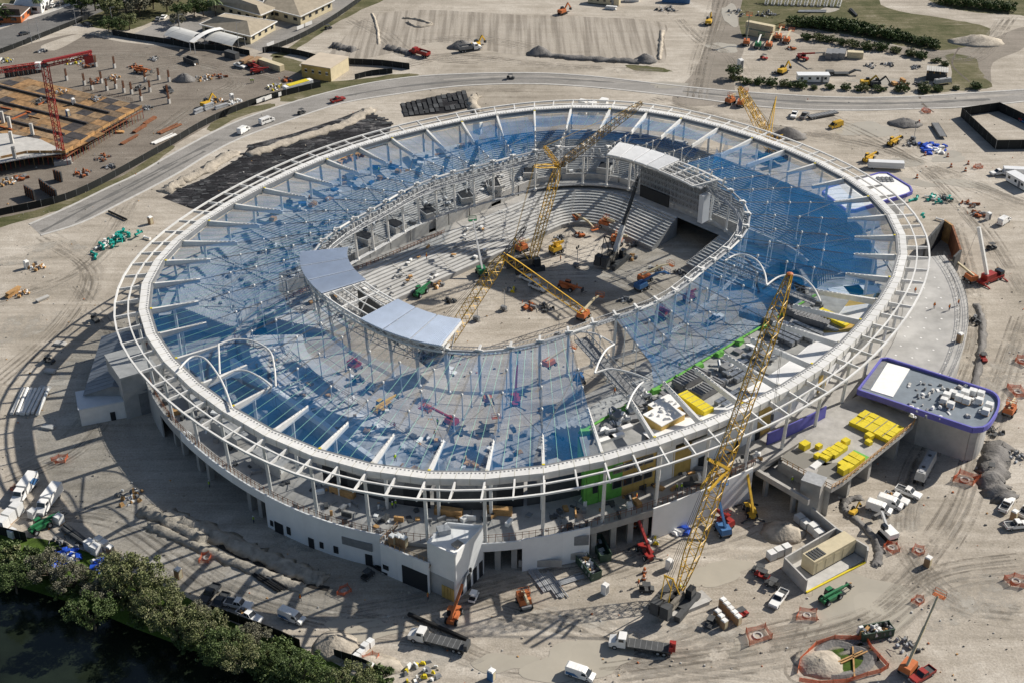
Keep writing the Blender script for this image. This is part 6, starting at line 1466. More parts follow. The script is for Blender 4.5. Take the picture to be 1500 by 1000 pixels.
# ================================================================ vehicles and plant
P_ = place
for a in [(pickup,('white',),1140,880,-9,12,'white pickup parked in front of the plant pen wall'),(pickup,('white',),1330,724,20,8,'white pickup at the upper end of the row of four by the curved trench'),(pickup,('white',1),1312,733,20,8,'white pickup with a loaded bed, second from the top in the row by the trench'),
          (pickup,('white',),1474,742,8,-12,'white pickup standing alone near the right edge of the site'),(pickup,('white',),1490,772,20,-2,'white pickup at the right edge beside the brown toilet'),(pickup,('white',),1503,750,8,-10,'white pickup cut off by the right edge of the view'),
          (pickup,('red',),1350,992,-16,10,'bright red pickup at the bottom right corner'),(pickup,('red',),495,149,14,-4,'red pickup driving on the ring road'),(pickup,('dark',),247,134,14,10,'dark pickup beside the yellow bin in the soil yard'),
          (pickup,('white',),352,99,12,4,'white pickup in front of the rust red containers, upper left'),(pickup,('dark',),322,886,-12,16,'black pickup nose out beside the canal hedge'),(pickup,('dark',),308,873,-10,12,'second black pickup partly hidden by the hedge trees'),
          (pickup,('white',),350,888,20,4,'white pickup parked next to the black one by the hedge'),(pickup,('white',1),366,905,16,8,'white pickup with blue toned tailgate at the end of the hedge row'),(pickup,('white',),788,424,14,6,'white pickup in the middle of the pitch under the jib'),(pickup,('white',),775,412,14,6,'grey-shaded white pickup just behind the one on the pitch'),
          (pickup,('white',),1462,256,-22,3,'white pickup towing a long flat trailer at the right edge'),(pickup,('white',),1163,171,-4,9,'white pickup parked just below the ring road near the yellow crane'),(pickup,('grey',),1178,172,8,-8,'grey pickup next to the grey steel deck section below the ring road'),
          (van,('white',),1287,748,18,6,'white panel van, nearest of the two in the row by the trench'),(van,('white',),1303,740,18,6,'white panel van, second of the two in the row by the trench'),(van,('white',1),428,907,20,8,'white van with blue sides standing alone near the canal hedge'),(van,('white',1),850,990,18,6,'white van with blue lettered sides at the bottom centre edge'),
          (van,('white',0,1),392,180,16,-6,'white minibus on the ring road at the upper left'),(van,('white',),357,194,16,-10,'white high box van stopped at the edge of the ring road'),(van,('yellow',),1224,187,-14,4,'yellow panel van alone on the fill right of the small crane'),(van,('white',),1470,327,12,-8,'white panel van at the right beside the rusty crates'),
          (box_truck,(1,),38,722,-14,18,'white box truck with blue stripe, farther of the pair on the left'),(box_truck,(0,),73,738,-14,18,'plain white box truck in the shade, nearer of the pair on the left'),(flatbed,('white',0),645,944,-24,-6,'white cab flatbed truck with an empty black bed, bottom centre'),(flatbed,('white',1),940,950,-28,-4,'white cab flatbed truck with a red forklift on its tail, bottom centre right'),
          (dump_truck,('red',),616,82,-14,-4,'dark red dump truck beside the raked field'),(dump_truck,('white',),687,75,14,-2,'white dump truck at the soil heap by the raked field'),(tanker,(0,),1354,693,14,-26,'long grey dry bulk trailer parked beside the raised deck'),(trailer,('flat',),1375,194,10,16,'long grey flat trailer beside the fenced enclosure'),(trailer,('load',),1495,257,20,1,'white loaded trailer behind the pickup at the right edge'),
          (goose,(0,),1236,110,24,0,'black gooseneck lowboy trailer in the equipment yard'),(trailer,('load',),1297,247,22,1,'pale panel loaded trailer beside the white pavilion'),(trailer,('flat',),1205,171,16,-3,'grey steel deck trailer below the ring road'),
          (excavator,('yellow',),698,70,14,-6,'yellow excavator loading the white dump truck'),(excavator,('yellow',),1038,36,4,-8,'yellow excavator on the haul track at the top'),(excavator,('white',),1300,785,-10,-10,'small white excavator at the curved trench below the vans'),(excavator,('yellow',),303,157,12,-6,'yellow excavator by the stacked grey blocks in the soil yard'),
          (excavator,('yellow',),1250,752,6,-6,'tiny yellow excavator at the trench beside the raised deck column'),(excavator,('orange',),824,21,10,-4,'red orange machine alone above the raked field')]:
    P_(*a, group=None, sc=.55 if a[6].startswith('tiny') else 1.0)
for a in [(boom_lift,('orange',3),768,886,6,14,'orange boom lift folded up near the steel bundles, bottom centre'),(boom_lift,('orange',1),1330,982,10,-12,'salmon boom lift with raised boom beside the fenced pit'),(boom_lift,('blue',2),1058,780,-4,-6,'blue boom lift raised against the white podium wall'),
          (boom_lift,('orange',0),855,466,16,-16,'orange boom lift lying out at the near edge of the pitch'),(boom_lift,('orange',0),945,412,24,-10,'orange boom lift with yellow boom on the right of the pitch'),(boom_lift,('blue',0),940,424,26,-12,'blue boom lift right beside the orange one on the right of the pitch'),(boom_lift,('orange',3),888,334,14,4,'orange boom lift at the foot of the curved far stand'),(boom_lift,('orange',0),845,326,14,10,'orange boom lift in the left corner of the far stand'),
          (boom_lift,('orange',3),905,357,14,2,'orange boom lift behind the white crawler machine on the pitch'),(boom_lift,('orange',3),765,368,14,-6,'orange boom lift behind the crane in the shade of the pitch'),(boom_lift,('yellow',3),815,370,16,-6,'yellow boom lift right of the central crane'),(boom_lift,('orange',3),1478,605,8,-12,'orange boom lift at the right edge beyond the purple roof'),
          (boom_lift,('orange',0),1420,412,-20,-14,'orange boom lift with cream boom beside the red truck crane'),(boom_lift,('orange',2),1093,66,3,-10,'orange boom lift standing at the left end of the cream containers'),(boom_lift,('green',0),1110,70,4,-10,'green boom lift in front of the cream containers'),(boom_lift,('orange',0),1126,70,6,-12,'orange boom lift with cream boom at the right of the cream containers'),
          (boom_lift,('orange',0),1140,58,4,-10,'orange boom lift just behind the containers on the right'),(boom_lift,('orange',0),1152,63,6,-10,'last orange boom lift to the right of the container group'),(boom_lift,('orange',3),1070,152,8,-4,'orange boom lift below the ring road left of the small crane'),(boom_lift,('orange',0),1085,155,4,-10,'orange boom lift with white boom below the ring road'),
          (boom_lift,('green',1),705,402,-16,-26,'green boom lift on the pitch with long arm raised to the left inner ring'),(boom_lift,('orange',3),1112,660,16,-8,'salmon boom lift on the concourse near the purple hoarding'),(boom_lift,('red',3),1060,770,-8,-6,'red and white lift below the giant crane boom')]:
    P_(*a, sc=1.15)
for a in [(telehandler,('green',0,0),616,432,18,-14,'dark green telehandler on the pitch left of the folded jib'),(telehandler,('green',0,0),1216,878,14,-8,'green telehandler beside the milky puddle'),(telehandler,('red',1,1),945,812,-14,-18,'red telehandler on outriggers with its boom toward the undercroft'),(telehandler,('yellow',1,1),1098,752,-12,-30,'yellow telehandler with tall boom in front of the truck bay'),
          (telehandler,('orange',2,0),665,905,10,-22,'faded red telehandler carrying a black beam, bottom centre'),(telehandler,('yellow',0,0),1308,212,14,-8,'yellow telehandler between the puddle and the blue tarp heap'),(telehandler,('yellow',0,0),1272,236,16,-10,'yellow telehandler beside the pale trailer panels at the upper right'),(telehandler,('red',0,0),376,108,14,-2,'red telehandler in front of the cream container, upper left'),
          (telehandler,('red',0,0),370,100,10,4,'smaller red loader at the rust red containers'),(telehandler,('orange',0,0),206,107,14,2,'orange red loader among the column starters'),(telehandler,('orange',0,0),830,424,14,4,'yellow orange loader under the folded jib on the pitch'),(telehandler,('green',0,0),60,775,14,-8,'green telescopic conveyor loader beside the box trucks'),(telehandler,('green',0,0),1215,565,8,-10,'green and white loader on the concourse near the last right rafter')]:
    P_(*a)
# machines on the netted slab
for a in [(telehandler,('yellow',0,0),560,600,12,-8,'yellow telehandler under the net on the left of the slab'),(boom_lift,('orange',0),715,590,8,20,'orange boom lift stretched out under the net at the slab centre'),(telehandler,('red',1,1),755,590,2,-20,'red telehandler with upright boom in the middle of the netted slab'),(boom_lift,('red',0),660,622,-18,-8,'red boom lift on the netted slab near the bottom cables'),
          (boom_lift,('orange',0),805,536,14,-8,'orange boom lift under the net at the near edge of the ring'),(boom_lift,('blue',3),848,560,6,8,'blue and red lift beside the gangway foot'),(cart,('white',),660,548,8,2,'small white site cart on the netted slab below the canopy'),(boom_lift,('red',3),520,540,8,4,'red lift in the group at the upper left of the netted slab'),
          (cart,('dark',),525,560,10,-2,'dark cart left of the first mast on the netted slab'),(cart,('dark',),545,572,10,4,'second dark cart beside the first on the netted slab'),(scissor,('orange',),625,602,8,4,'orange scissor lift amid dark pallets on the netted slab'),(pickup,('white',),1048,470,16,-8,'white pickup under the net on the right hand floor'),(boom_lift,('red',3),970,465,14,4,'red lift under the net behind the right inner ring'),
          (boom_lift,('red',3),1010,440,12,-6,'red lift in the shade under the net at the right'),(scissor,('blue',),945,545,8,-4,'blue steel platform at the edge of the right hand floor')]:
    P_(*a, z=5.02 if a[2] < 880 and a[3] > 525 else .0)
# carts and small plant on the ground
for i, a in enumerate([(cart,('dark',),1112,838,-12,-5,'dark utility cart, farthest of three by the plant pen'),(cart,('red',),1116,845,-12,-5,'red utility cart in the middle of three by the plant pen'),(cart,('dark',),1131,858,-12,-5,'dark utility cart, nearest of three by the plant pen'),(cart,('dark',),1040,915,-6,10,'dark cart left of the front toilet row'),(cart,('red',),1085,902,12,-6,'red based cart at the right end of the toilet rows'),
          (cart,('dark',),1451,690,0,10,'dark utility cart alone in the right yard'),(cart,('dark',),947,865,10,0,'low dark tank cart near the tracks of the giant crane'),(cart,('dark',),539,845,10,-8,'dark mower cart in the shade left of the gate wing'),(cart,('red',),122,735,8,4,'x'),(cart,('dark',),748,116,8,0,'dark buggy driving on the ring road at the top'),(cart,('dark',),442,167,10,-4,'tiny dark cart at the kerb of the ring road'),
          (cart,('dark',),140,470,8,8,'dark cart beside the seam roof shed corner'),(cart,('dark',),73,530,10,4,'dark roller cart in the ring shadow on the left'),(cart,('red',),1440,527,4,8,'red cart on the pale slab patch at the right'),(cart,('dark',),1452,365,10,-2,'dark cart by the truck crane'),(cart,('dark',),481,43,8,-2,'small dark vehicle left of the raked field'),(cart,('white',),694,877,4,-8,'small white cart by the corner of the gate block')]):
    if a[6] != 'x': P_(*a)
for i, (c, px, py, lab) in enumerate([('brown',1046,912,'front left'),('brown',1052,906,'x'),]): pass
tr_ = ['leftmost front','middle front','right front']; 
for i in range(3): P_(toilet, ('brown',), 1050+5*i, 905+7*i, 4, 3, ['back unit of the short toilet row near the crane mat','middle unit of the short toilet row near the crane mat','front unit of the short toilet row near the crane mat'][i], 'toilet rows near the crane')
for i in range(5): P_(toilet, ('brown',), 1058+5.5*i, 888+6.2*i, 4, 3, ['back unit of the long toilet row near the crane mat','second unit from the back of the long toilet row','middle unit of the long toilet row near the crane mat','second unit from the front of the long toilet row','front unit of the long toilet row near the crane mat'][i], 'toilet rows near the crane')
for c, px, py, z, lab in [('brown',1358,828,0,'brown toilet standing alone in the open right yard'),('brown',1484,760,0,'brown toilet between the pickups at the right edge'),('brown',1405,500,7.9,'brown toilet on the terrace slab by the outer rail'),('white',980,832,0,'white toilet near the giant crane and the orange drums'),('white',886,868,0,'grey white toilet left of the orange framed table'),('brown',575,796,7.2,'left one of three toilets on the gate wing terrace'),('brown',584,796,7.2,'middle one of three toilets on the gate wing terrace'),('brown',592,799,7.2,'right one of three toilets on the gate wing terrace'),('brown',163,812,0,'brown and white toilet at the edge of the canal hedge'),('brown',221,328,0,'brown toilet below the end of the ring road on the left'),('white',1447,322,0,'cream toilet beside the rusty crates at the right'),('brown',543,985,0,'pink grey toilet at the bottom hedge end'),('white',340,147,0,'white toilet by the fence of the soil yard'),('white',40,393,0,'white toilet at the far left edge'),('brown',262,845,0,'brown double toilet among the hedge trees'),('blue',720,994,0,'blue toilet at the bottom edge')]:
    P_(toilet, (c,), px, py, 4, 2, lab, z=z, sc=1.1)
for a in [(container,('cream',12.2),1113,54,30,6,'cream container lying below its twin, above the boom lifts'),(container,('cream',12.2),398,100,24,8,'cream container beside the rust red ones in the soil yard'),(container,('cream',6.1),1252,85,20,1,'short cream container right of the yellow topped bins'),(container,('brown',6.1),362,95,12,-6,'rust red short container, left one'),(container,('brown',6.1),374,96,12,-6,'rust red short container, right one'),(container,('dark',6.1),340,85,14,4,'dark grey container with a striped roof in the soil yard'),
          (office,(12,'white'),1190,120,30,0,'long white site cabin beside the ring road in the equipment yard'),(office,(9,'white'),1492,272,14,8,'white site cabin cut by the right edge')]:
    P_(*a)
o = dup(PROTO[('container','cream',12.2)], G(1110,48,2.7), Hd(1113,54,30,6), 'cream container stacked on top of another, above the boom lifts')
o.location = G(1113,54,0)+Vector((0,1.2,2.65))
for i in range(3): P_(container, ('grey',6.1), 1214+9.5*i, 84, 4, -12, ['grey open top box bin, left of three','grey open top box bin, middle of three','grey open top box bin, right of three'][i]+' in the equipment yard', 'box bins in the equipment yard')
for a in [(dumpster,('green',1),862,835,18,22,'long rubbish filled green bin nearest the open ground, bottom centre'),(dumpster,('green',0),880,808,10,20,'tall green slatted bin under the rubbish chute'),(dumpster,('green',1),1282,930,26,-5,'dark green bin of rubbish above the fenced pit'),(dumpster,('dark',0),280,93,-16,-6,'dark bin with a yellow end in the soil yard')]: P_(*a)
# pit guards of orange mesh
pg = [(1413,704,1,'orange mesh guard with a concrete ring near the dark cart'),(1305,803,0,'orange mesh guard left of a pair below the vans'),(1346,807,0,'orange mesh guard right of a pair below the vans'),(1182,902,1,'big square orange mesh guard below the green telehandler'),(1110,932,1,'orange mesh guard on the pale marl below the toilet rows'),(1347,880,0,'low orange mesh guard in the open yard below the lone toilet'),(1488,852,0,'orange mesh guard at the right edge of the open yard'),(303,817,0,'orange mesh guard beside the shaded trench'),(88,674,0,'orange mesh guard in the ring shadow at the left edge'),
      (25,717,0,'red orange mesh guard behind the box trucks'),(547,965,0,'salmon mesh guard by the white bale row at the bottom'),(1410,658,0,'orange mesh guard beside the broken concrete at the right'),(1490,575,1,'open orange mesh frame at the right edge'),(1356,164,0,'orange mesh guard below the ring road at the upper right'),(1432,246,0,'leaning orange mesh guard amid drums at the upper right'),(504,866,0,'small red mesh guard in the shade near the canal yard'),(1497,530,0,'orange mesh guard halfway down the right edge')]
for px, py, sq, lab in pg: P_(pit_fence, (px % 4,sq), px, py, 10, random.uniform(-8,8), lab, 'orange pit guards', sc=(1.35 if sq else 1.1)*random.uniform(.75,1.1))
for i, (px, py, lab) in enumerate([(1393,245,'lower left drum of the ring of drums at the upper right'),(1402,242,'x'),(1414,251,'drum nearest the leaning mesh guard'),(1418,241,'far drum of the ring of drums at the upper right'),(1355,228,'drum left of the blue tarp heap'),(1388,230,'drum right of the blue tarp heap'),(1343,261,'lone drum in the fill above the pavilion'),(943,848,'drum nearest the steel table'),(930,772,'red drum at the barrier line by the undercroft'),(960,782,'second red drum at the barrier line'),(944,838,'drum at the left of the red telehandler shadow'),(1346,181,'drum by the grey gravel heap')]):
    if lab != 'x': P_(cone, (0,), px, py, 5, 1, lab, 'traffic drums', sc=1.2)
# light masts, pallets, heaps
for px, py, lab in [(738,455,'light tower standing in the middle of the pitch'),(698,470,'light tower beside the folded crane boom'),(844,392,'light tower in the shade right of the central crane'),(817,494,'light tower at the near inner ring'),(1337,206,'dark light tower by the grey scrap at the upper right')]: P_(light_tower, (0,), px, py, 6, 2, lab, 'light towers')
for n, col, px, py, dx, dy, lab, sc in [(4,'white',532,955,10,-10,'row of white wrapped bales at the canal hedge end',1.),(3,'white',1140,813,10,-4,'white bales outside the plant pen wall',1.3),(4,'white',1185,775,12,10,'big stack of white bales behind the plant pen',1.4),(3,'white',15,762,10,-10,'tall white bales at the left edge',1.7),(2,'white',137,807,8,4,'pair of white bales by the blue tarp',1.4),(2,'white',150,800,8,4,'white and grey bales next to the brown toilet',1.2),(1,'white',50,757,8,4,'single white bale beside the green conveyor loader',1.3),(1,'white',88,765,8,4,'grey white crate right of the box trucks',1.3),(1,'white',20,785,8,4,'single white bale by the hoarding fence',1.2),(3,'conc',372,112,8,4,'x',1.)]:
    if lab != 'x': P_(blockstack, (n,col), px, py, dx, dy, lab, 'wrapped bales', sc=sc)
for k, n, R, px, py, lab in [(4,30,5.5,1365,218,'big heap of blue tarps in the upper right yard'),(1,24,3.5,1335,212,'grey scrap heap left of the blue tarps'),(1,20,3,868,800,'x'),(3,18,2.2,1230,758,'x'),(0,24,3.2,190,728,'boards and broken slabs beside the ring shadow'),(4,14,2.2,150,828,'blue tarp beside the white bales'),(4,18,3,95,818,'blue tarp strips on the brush heap'),(5,24,3.6,95,800,'dark brush heap at the canal hedge'),(1,20,3,895,803,'x'),(6,16,1.8,955,790,'bags and yellow tanks piled under the white podium wall'),(4,8,1.2,998,778,'small blue tarp below the giant crane boom'),
      (2,22,3,1420,300,'rusty crates and steel at the right'),(2,18,2.6,1432,315,'second rusty crate group at the right'),(1,24,3,1380,292,'teal and grey crates at the right'),(5,20,3,1290,420,'x'),(1,22,2.6,1288,440,'x'),(5,22,2.6,1425,470,'black bags and pallets along the terrace foot'),(1,22,3.5,1487,670,'broken concrete heap in the right bank'),(1,22,3.2,1322,946,'grey rubble at the right of the fenced pit'),(0,20,2.6,30,430,'timber crates and white boards at the left edge'),(0,18,2.4,55,392,'white boards and debris by the far left toilet'),(5,14,2.,1330,950,'x'),
      (1,30,5,975,15,'large blue and grey scrap yard pile at the top'),(1,30,5,1080,20,'dark heap of steel parts on the grass'),(1,30,5,1122,22,'pale heap of steel parts on the grass'),(0,22,3.5,300,115,'boards and rubble among the column starters'),(2,22,3,322,113,'orange and brown scrap right of the gravel heap'),(1,22,3,290,105,'x'),(6,22,4,112,92,'yellow wrapped formwork heap by the tower crane'),(2,18,3,128,97,'red scrap right of the yellow heap by the tower crane'),(6,16,3.5,10,90,'yellow topped pile at the left edge of the soil yard'),
      (1,18,2.5,60,76,'grey pallets at the left of the soil yard'),(6,22,4,620,985,'yellow wrapped plant and bags at the bottom edge'),(1,18,3.2,795,855,'x'),(0,18,2.2,1000,868,'x'),(5,20,2.4,1455,632,'black barrels beside the orange guard'),(1,18,2.6,1275,98,'dark drums in the equipment yard'),(1,18,2.6,1300,95,'dark parts at the back fence of the equipment yard'),(0,14,2.2,1080,115,'timber bits at the left of the equipment yard'),(5,18,2.4,1140,108,'dark plant parts in the left half of the equipment yard'),(2,14,2,1160,72,'rust coloured frames right of the boom lifts'),
      (0,18,2.4,655,357,'x'),(3,20,2.4,655,388,'white sacks and timber at the pitch edge of the near stand'),(0,20,2.4,740,350,'plywood and sacks under the central crane rope'),(2,18,2.2,775,450,'orange pump sets in the middle of the pitch'),(5,18,2.2,800,452,'black pump sets in the middle of the pitch'),(0,14,1.6,925,378,'boxes at the corner of the far stand'),(5,16,2.2,995,400,'dark plant at the tunnel mouth on the pitch'),(1,14,1.8,870,312,'white parts by the far stand'),(0,16,2,640,418,'sacks and boards by the green telehandler'),(1,18,2,700,380,'grey scraps at the foot of the green lift'),(5,16,2,930,358,'dark boxes at the foot of the far stand'),(0,14,1.8,960,395,'boards at the tunnel corner of the far stand'),(2,14,1.6,850,345,'orange parts left of the far stand lifts'),(1,18,2,915,440,'grey tubes right of the folded jib tip'),(5,14,1.8,660,440,'black mats left of the light tower'),(3,16,1.8,610,405,'white bags on the near stand edge'),(6,12,1.4,750,425,'small yellow kit behind the pickups'),(5,18,2.2,770,388,'dark kit round the central crane tracks'),(1,16,2,820,350,'steel parts below the curved stand')]:
    if lab != 'x': P_(jumble, (k,n,R), px, py, 10, random.uniform(-6,6), lab)
for col, n, L, r, px, py, dx, dy, lab in [('grey',6,7,.16,790,850,10,14,'first grey tube bundle on the ground right of the gate block'),('grey',7,8,.15,812,858,10,14,'second grey tube bundle right of the gate block'),('grey',5,6,.15,833,850,16,-5,'short grey tube bundle near the orange boom lift'),('black',4,8,.22,395,853,16,10,'black pipes at the edge of the shaded trench'),('black',3,12,.24,540,822,18,10,'black pipes against the gate wing wall'),('black',1,9,.35,172,317,14,6,'single black pipe below the ring road on the left'),('black',2,10,.3,712,335,-14,-16,'dark pipes leaning on the near stand'),('grey',4,12,.25,1190,18,20,0,'grey pipes on the grass below the truss row'),('dark',2,9,.4,1250,20,8,8,'pair of black pipes lying on the grass'),
      ('white',7,11,.45,45,590,-6,14,'curved white roof tubes stacked on the left yard'),('rust',5,10,.2,248,190,14,-6,'rusty bars in the soil yard by the fence'),('white',5,10,.2,240,205,14,-6,'pale bars in the soil yard by the fence'),('black',1,14,.45,640,918,20,8,'black beam held by the faded red telehandler'),('dark',2,9,.5,112,787,14,10,'blue black skid by the canal hedge')]:
    P_(pipes, (col,n,L,r), px, py, dx, dy, lab)
for col, L, n, px, py, dx, dy, lab in [('wood',5,4,20,432,14,-8,'timber crate stack at the far left edge'),('grey',5,4,292,165,10,-4,'grey block stack nearest the fence in the soil yard'),('grey',5,5,306,160,10,-4,'second grey block stack in the soil yard'),('grey',6,3,325,158,12,-4,'dark flat stack by the soil yard fence'),('white',4,2,340,153,10,-4,'white boards by the soil yard fence'),('steel',12,3,1297,246,24,1,'x'),('conc',4,2,62,440,10,-4,'white concrete slabs at the left edge'),('wood',4,3,745,738,8,2,'x'),('wood',3,3,1145,75,8,2,'x'),('rust',8,2,205,190,14,-8,'rusty mat of formwork along the soil yard'),('rust',9,2,190,206,14,-8,'long rusty mat of formwork by the soil yard fence'),('rust',8,2,220,178,14,-8,'upper rusty mat of formwork in the soil yard'),('wood',3,2,175,195,8,0,'yellow board on the soil by the formwork deck'),
      ('conc',3,2,88,505,8,1,'white slab left of the ring shadow'),('conc',3,2,73,545,8,1,'white slab under the ring shadow'),('conc',3,2,65,570,8,1,'white slab above the curved white tubes'),('conc',3,2,70,627,8,1,'white slab below the curved white tubes'),('grey',3,3,910,862,8,2,'x')]:
    if lab != 'x': P_(lumber, (col,L,n), px, py, dx, dy, lab)
P_(valves, (0,), 172,352, 10,-4, 'main teal heap of pipe fittings on the left yard'); P_(valves, (1,), 158,365, 10,-4, 'lower teal group of pipe fittings with white boards'); P_(valves, (2,), 200,350, 8,2, 'single teal fitting right of the teal heap')
P_(valves, (2,), 1360,322, 8,2, 'small teal fittings on the fill below the pavilion'); P_(valves, (1,), 1365,296, 10,2, 'teal crates and fittings right of the white pavilion')
# lattice truss sections on the grass
for i in range(12): P_(lattice_section, (0,), 1122+9.6*i, 8+.3*i, 3, -4, nth(i,12)+' leaning grey truss section in the row on the grass at the top', 'truss sections standing in a row on the grass', sc=.8)
# column starters in the soil yard
for o_, px, py in along([(141,98),(168,100),(98,118),(124,125),(149,122),(170,130),(193,138),(207,148),(248,152),(233,117),(248,120),(213,120),(246,142),(135,132),(157,133),(182,136),(220,135),(35,205),(48,190),(22,220)]): P_(rebar_column, (4.,), px, py, 4, 1, o_+' concrete column starter with rusty rebar cage in the soil yard', 'column starters with rebar cages')
# people
random.seed(77)
for col, px, py, z, lab in [('lime',579,675,24,'person in a yellow vest lying low on the ring beam at the bottom'),('lime',575,744,8,'person in a lime vest, left of a pair on the shaded concourse'),('lime',580,742,8,'person in a lime vest, right of a pair on the shaded concourse'),('lime',641,738,8,'person in a lime vest at the timber counter, left'),('lime',647,738,8,'person in a lime vest at the timber counter, right'),('lime',815,726,8,'person in a lime vest near the green wall, left'),('lime',820,725,8,'person in a lime vest near the green wall, right'),('lime',754,740,8,'person in a lime vest at the dark lift on the concourse'),('orange',932,732,8,'person in orange on the concourse by the tan wall'),('lime',991,718,8,'person in lime by the railing at the white wall, left'),('lime',998,717,8,'person in lime by the railing at the white wall, right'),('orange',1340,430,7.9,'person in orange beside a rail on the terrace slab'),('orange',1368,452,7.9,'person in orange standing alone on the terrace slab'),('orange',1390,455,7.9,'person in orange bending at the yellow mark of the terrace slab'),('orange',1403,448,7.9,'person in orange at the outer terrace rail'),('lime',1160,707,4.5,'person in lime down in the truck bay'),('lime',1187,620,8,'person in lime on the concourse beside a column'),('lime',307,713,0,'person in lime in the shade below the podium wall'),('lime',372,765,0,'person in lime by the trench in the shade'),('orange',627,878,0,'person in orange in the shade of the gate wing'),('orange',440,880,0,'person in orange near the hedge pickups'),('orange',935,858,0,'person in orange by the giant crane'),('orange',821,383,0,'person in orange on the pitch by the light tower'),('lime',555,253,17,'person in lime on the upper concourse at the top left'),('orange',578,628,12,'person in orange on the cable by the slab rail'),('orange',637,640,12,'person in orange on a cable at the bottom left'),('lime',641,622,12,'person in lime on a cable at the bottom left'),('orange',845,424,0,'person in orange under the folded jib'),('lime',368,122,0,'person in lime, left of a pair in the soil yard'),('lime',371,122,0,'person in lime, right of a pair in the soil yard'),('lime',996,865,0,'person in lime behind the giant crane counterweight'),('orange',625,380,6,'person in orange on the near stand'),('orange',900,578,19.3,'person in orange by the lime anchor cover'),('lime',995,540,19.3,'person in lime on the roof edge of the suites'),('lime',1205,775,0,'person in lime by the big stack of bales')]:
    P_(person, (col, random.randrange(2)), px, py, random.uniform(-5,5), random.uniform(-5,5), lab, z=z, sc=1.08)
# ================================================================ formwork deck, upper left
fd = thing('formwork_deck', 'timber formwork deck on red props under the red tower crane', 'formwork')
def pz(px, z): return [G(x,y,z) for x,y in px]
dk = pz([(-120,110),(0,118),(40,112),(60,122),(208,158),(150,190),(96,225),(40,225),(-120,260)], 4.2)
MB().prism([(p.x,p.y) for p in dk], 3.7, 4.0).build('deck_base', mat('film_ply', (.12,.10,.075), .7, ns=.5, na=.4), fd)
PLYS = [mat('ply_tan', (.29,.195,.11), .75, ns=.6, na=.55), mat('ply_orange', (.33,.195,.09), .75, ns=.6, na=.55), mat('ply_black', (.07,.062,.06), .6, ns=.6, na=.5), mat('ply_wet', (.20,.14,.085), .5, ns=.6, na=.5)]
random.seed(13); a0, b0, c0 = G(60,124,4.2), G(206,159,4.2), G(-30,190,4.2)
ex = (b0-a0).normalized(); ey = (c0-a0); ey = (ey-ex*ey.dot(ex)).normalized(); ang = atan2(ex.y, ex.x)
def inside(p, poly):
    c = False; n = len(poly); j = n-1
    for i in range(n):
        if (poly[i].y > p.y) != (poly[j].y > p.y) and p.x < (poly[j].x-poly[i].x)*(p.y-poly[i].y)/(poly[j].y-poly[i].y)+poly[i].x: c = not c
        j = i
    return c
pal = pz([(-120,205),(10,196),(60,205),(98,224),(40,232),(-120,262)], 4.2)
mr_ = [MB().box((0,0,0), (5.5,4.1,.12)).mesh('deck_panel', p) for p in PLYS]
cnt = 0
for i in range(-12, 14):
    for j in range(-6, 26):
        p = a0+ex*(5.6*i)+ey*(4.2*j)
        if inside(p, dk) and not inside(p, pal) and cnt < 290:
            cnt += 1; o = link('deck_panel', mr_[random.choices((0,1,2,3),(4,4,3,2))[0]], fd); o.location = (p.x,p.y,4.02+random.uniform(0,.1)); o.rotation_euler = (0,0,ang)
for k in range(3):
    p = a0+ey*(9+11*k)-ex*20; q = p+ex*62; MB().beam(p+Vector((0,0,.35)), q+Vector((0,0,.35)), .7, .7).build('edge_beam', PLYS[2], fd)
MB().prism([(p.x,p.y) for p in pal], 4.05, 4.35).build('poured_slab', CONCL, fd)
mb = MB(); e = [dk[4], dk[5], dk[6], dk[7], dk[8]]
for a, b in zip(e, e[1:]):
    n = int((b-a).length/1.5)
    for i in range(n):
        p = a.lerp(b,i/n); z0 = Vector((p.x,p.y,0)); (MB() if 0 else mb).tube(z0, Vector((p.x,p.y,4)), .1, 4, m=i%2)
mb.build('props', [RED, WOOD], fd)
for a, b in zip(e, e[1:]):
    n = max(1,int((b-a).length/4))
    for i in range(n):
        p, q = a.lerp(b,i/n), a.lerp(b,(i+.96)/n); MB().beam(p+Vector((0,0,.5)), q+Vector((0,0,.5)), .15, 1.0).build('edge_board', WOOD if i%3 else PLYS[1], fd); MB().beam(p+Vector((0,0,-1.2)), q+Vector((0,0,-1.2)), .3, .4).build('edge_joist', RUST, fd)
mb = MB(); d0 = pz([(195,150),(120,133)],4.3)
for i in range(40):
    p = d0[0].lerp(d0[1], i/40); mb.tube(p, p+Vector((random.uniform(-.2,.2),random.uniform(-.2,.2),1.6)), .06, 3)
mb.build('starter_bars', RUST, fd)
for px, py in [(15,188),(18,210),(22,232),(48,198),(5,180)]:
    q = G(px,py,4.3); MB().box((q.x,q.y,4.3), (1.0,1.0,4.2)).build('column', CONCL, fd)
for i in range(10):
    q = G(random.uniform(-5,70), random.uniform(150,190), 4.2); MB().box((q.x,q.y,4.2), (random.uniform(2,8),.5,.4), ang+random.choice((0,.1,1.5))).build('timber_baulk', random.choice((WOOD,ORANGE,PLYS[1])), fd)
for px, py, lab in [(100,170,'small blue site toilet standing on the formwork deck'),(108,153,'grey white toilet on the formwork deck')]: P_(toilet, ('blue',) if px == 100 else ('white',), px, py, 4, 2, lab, z=4.3)
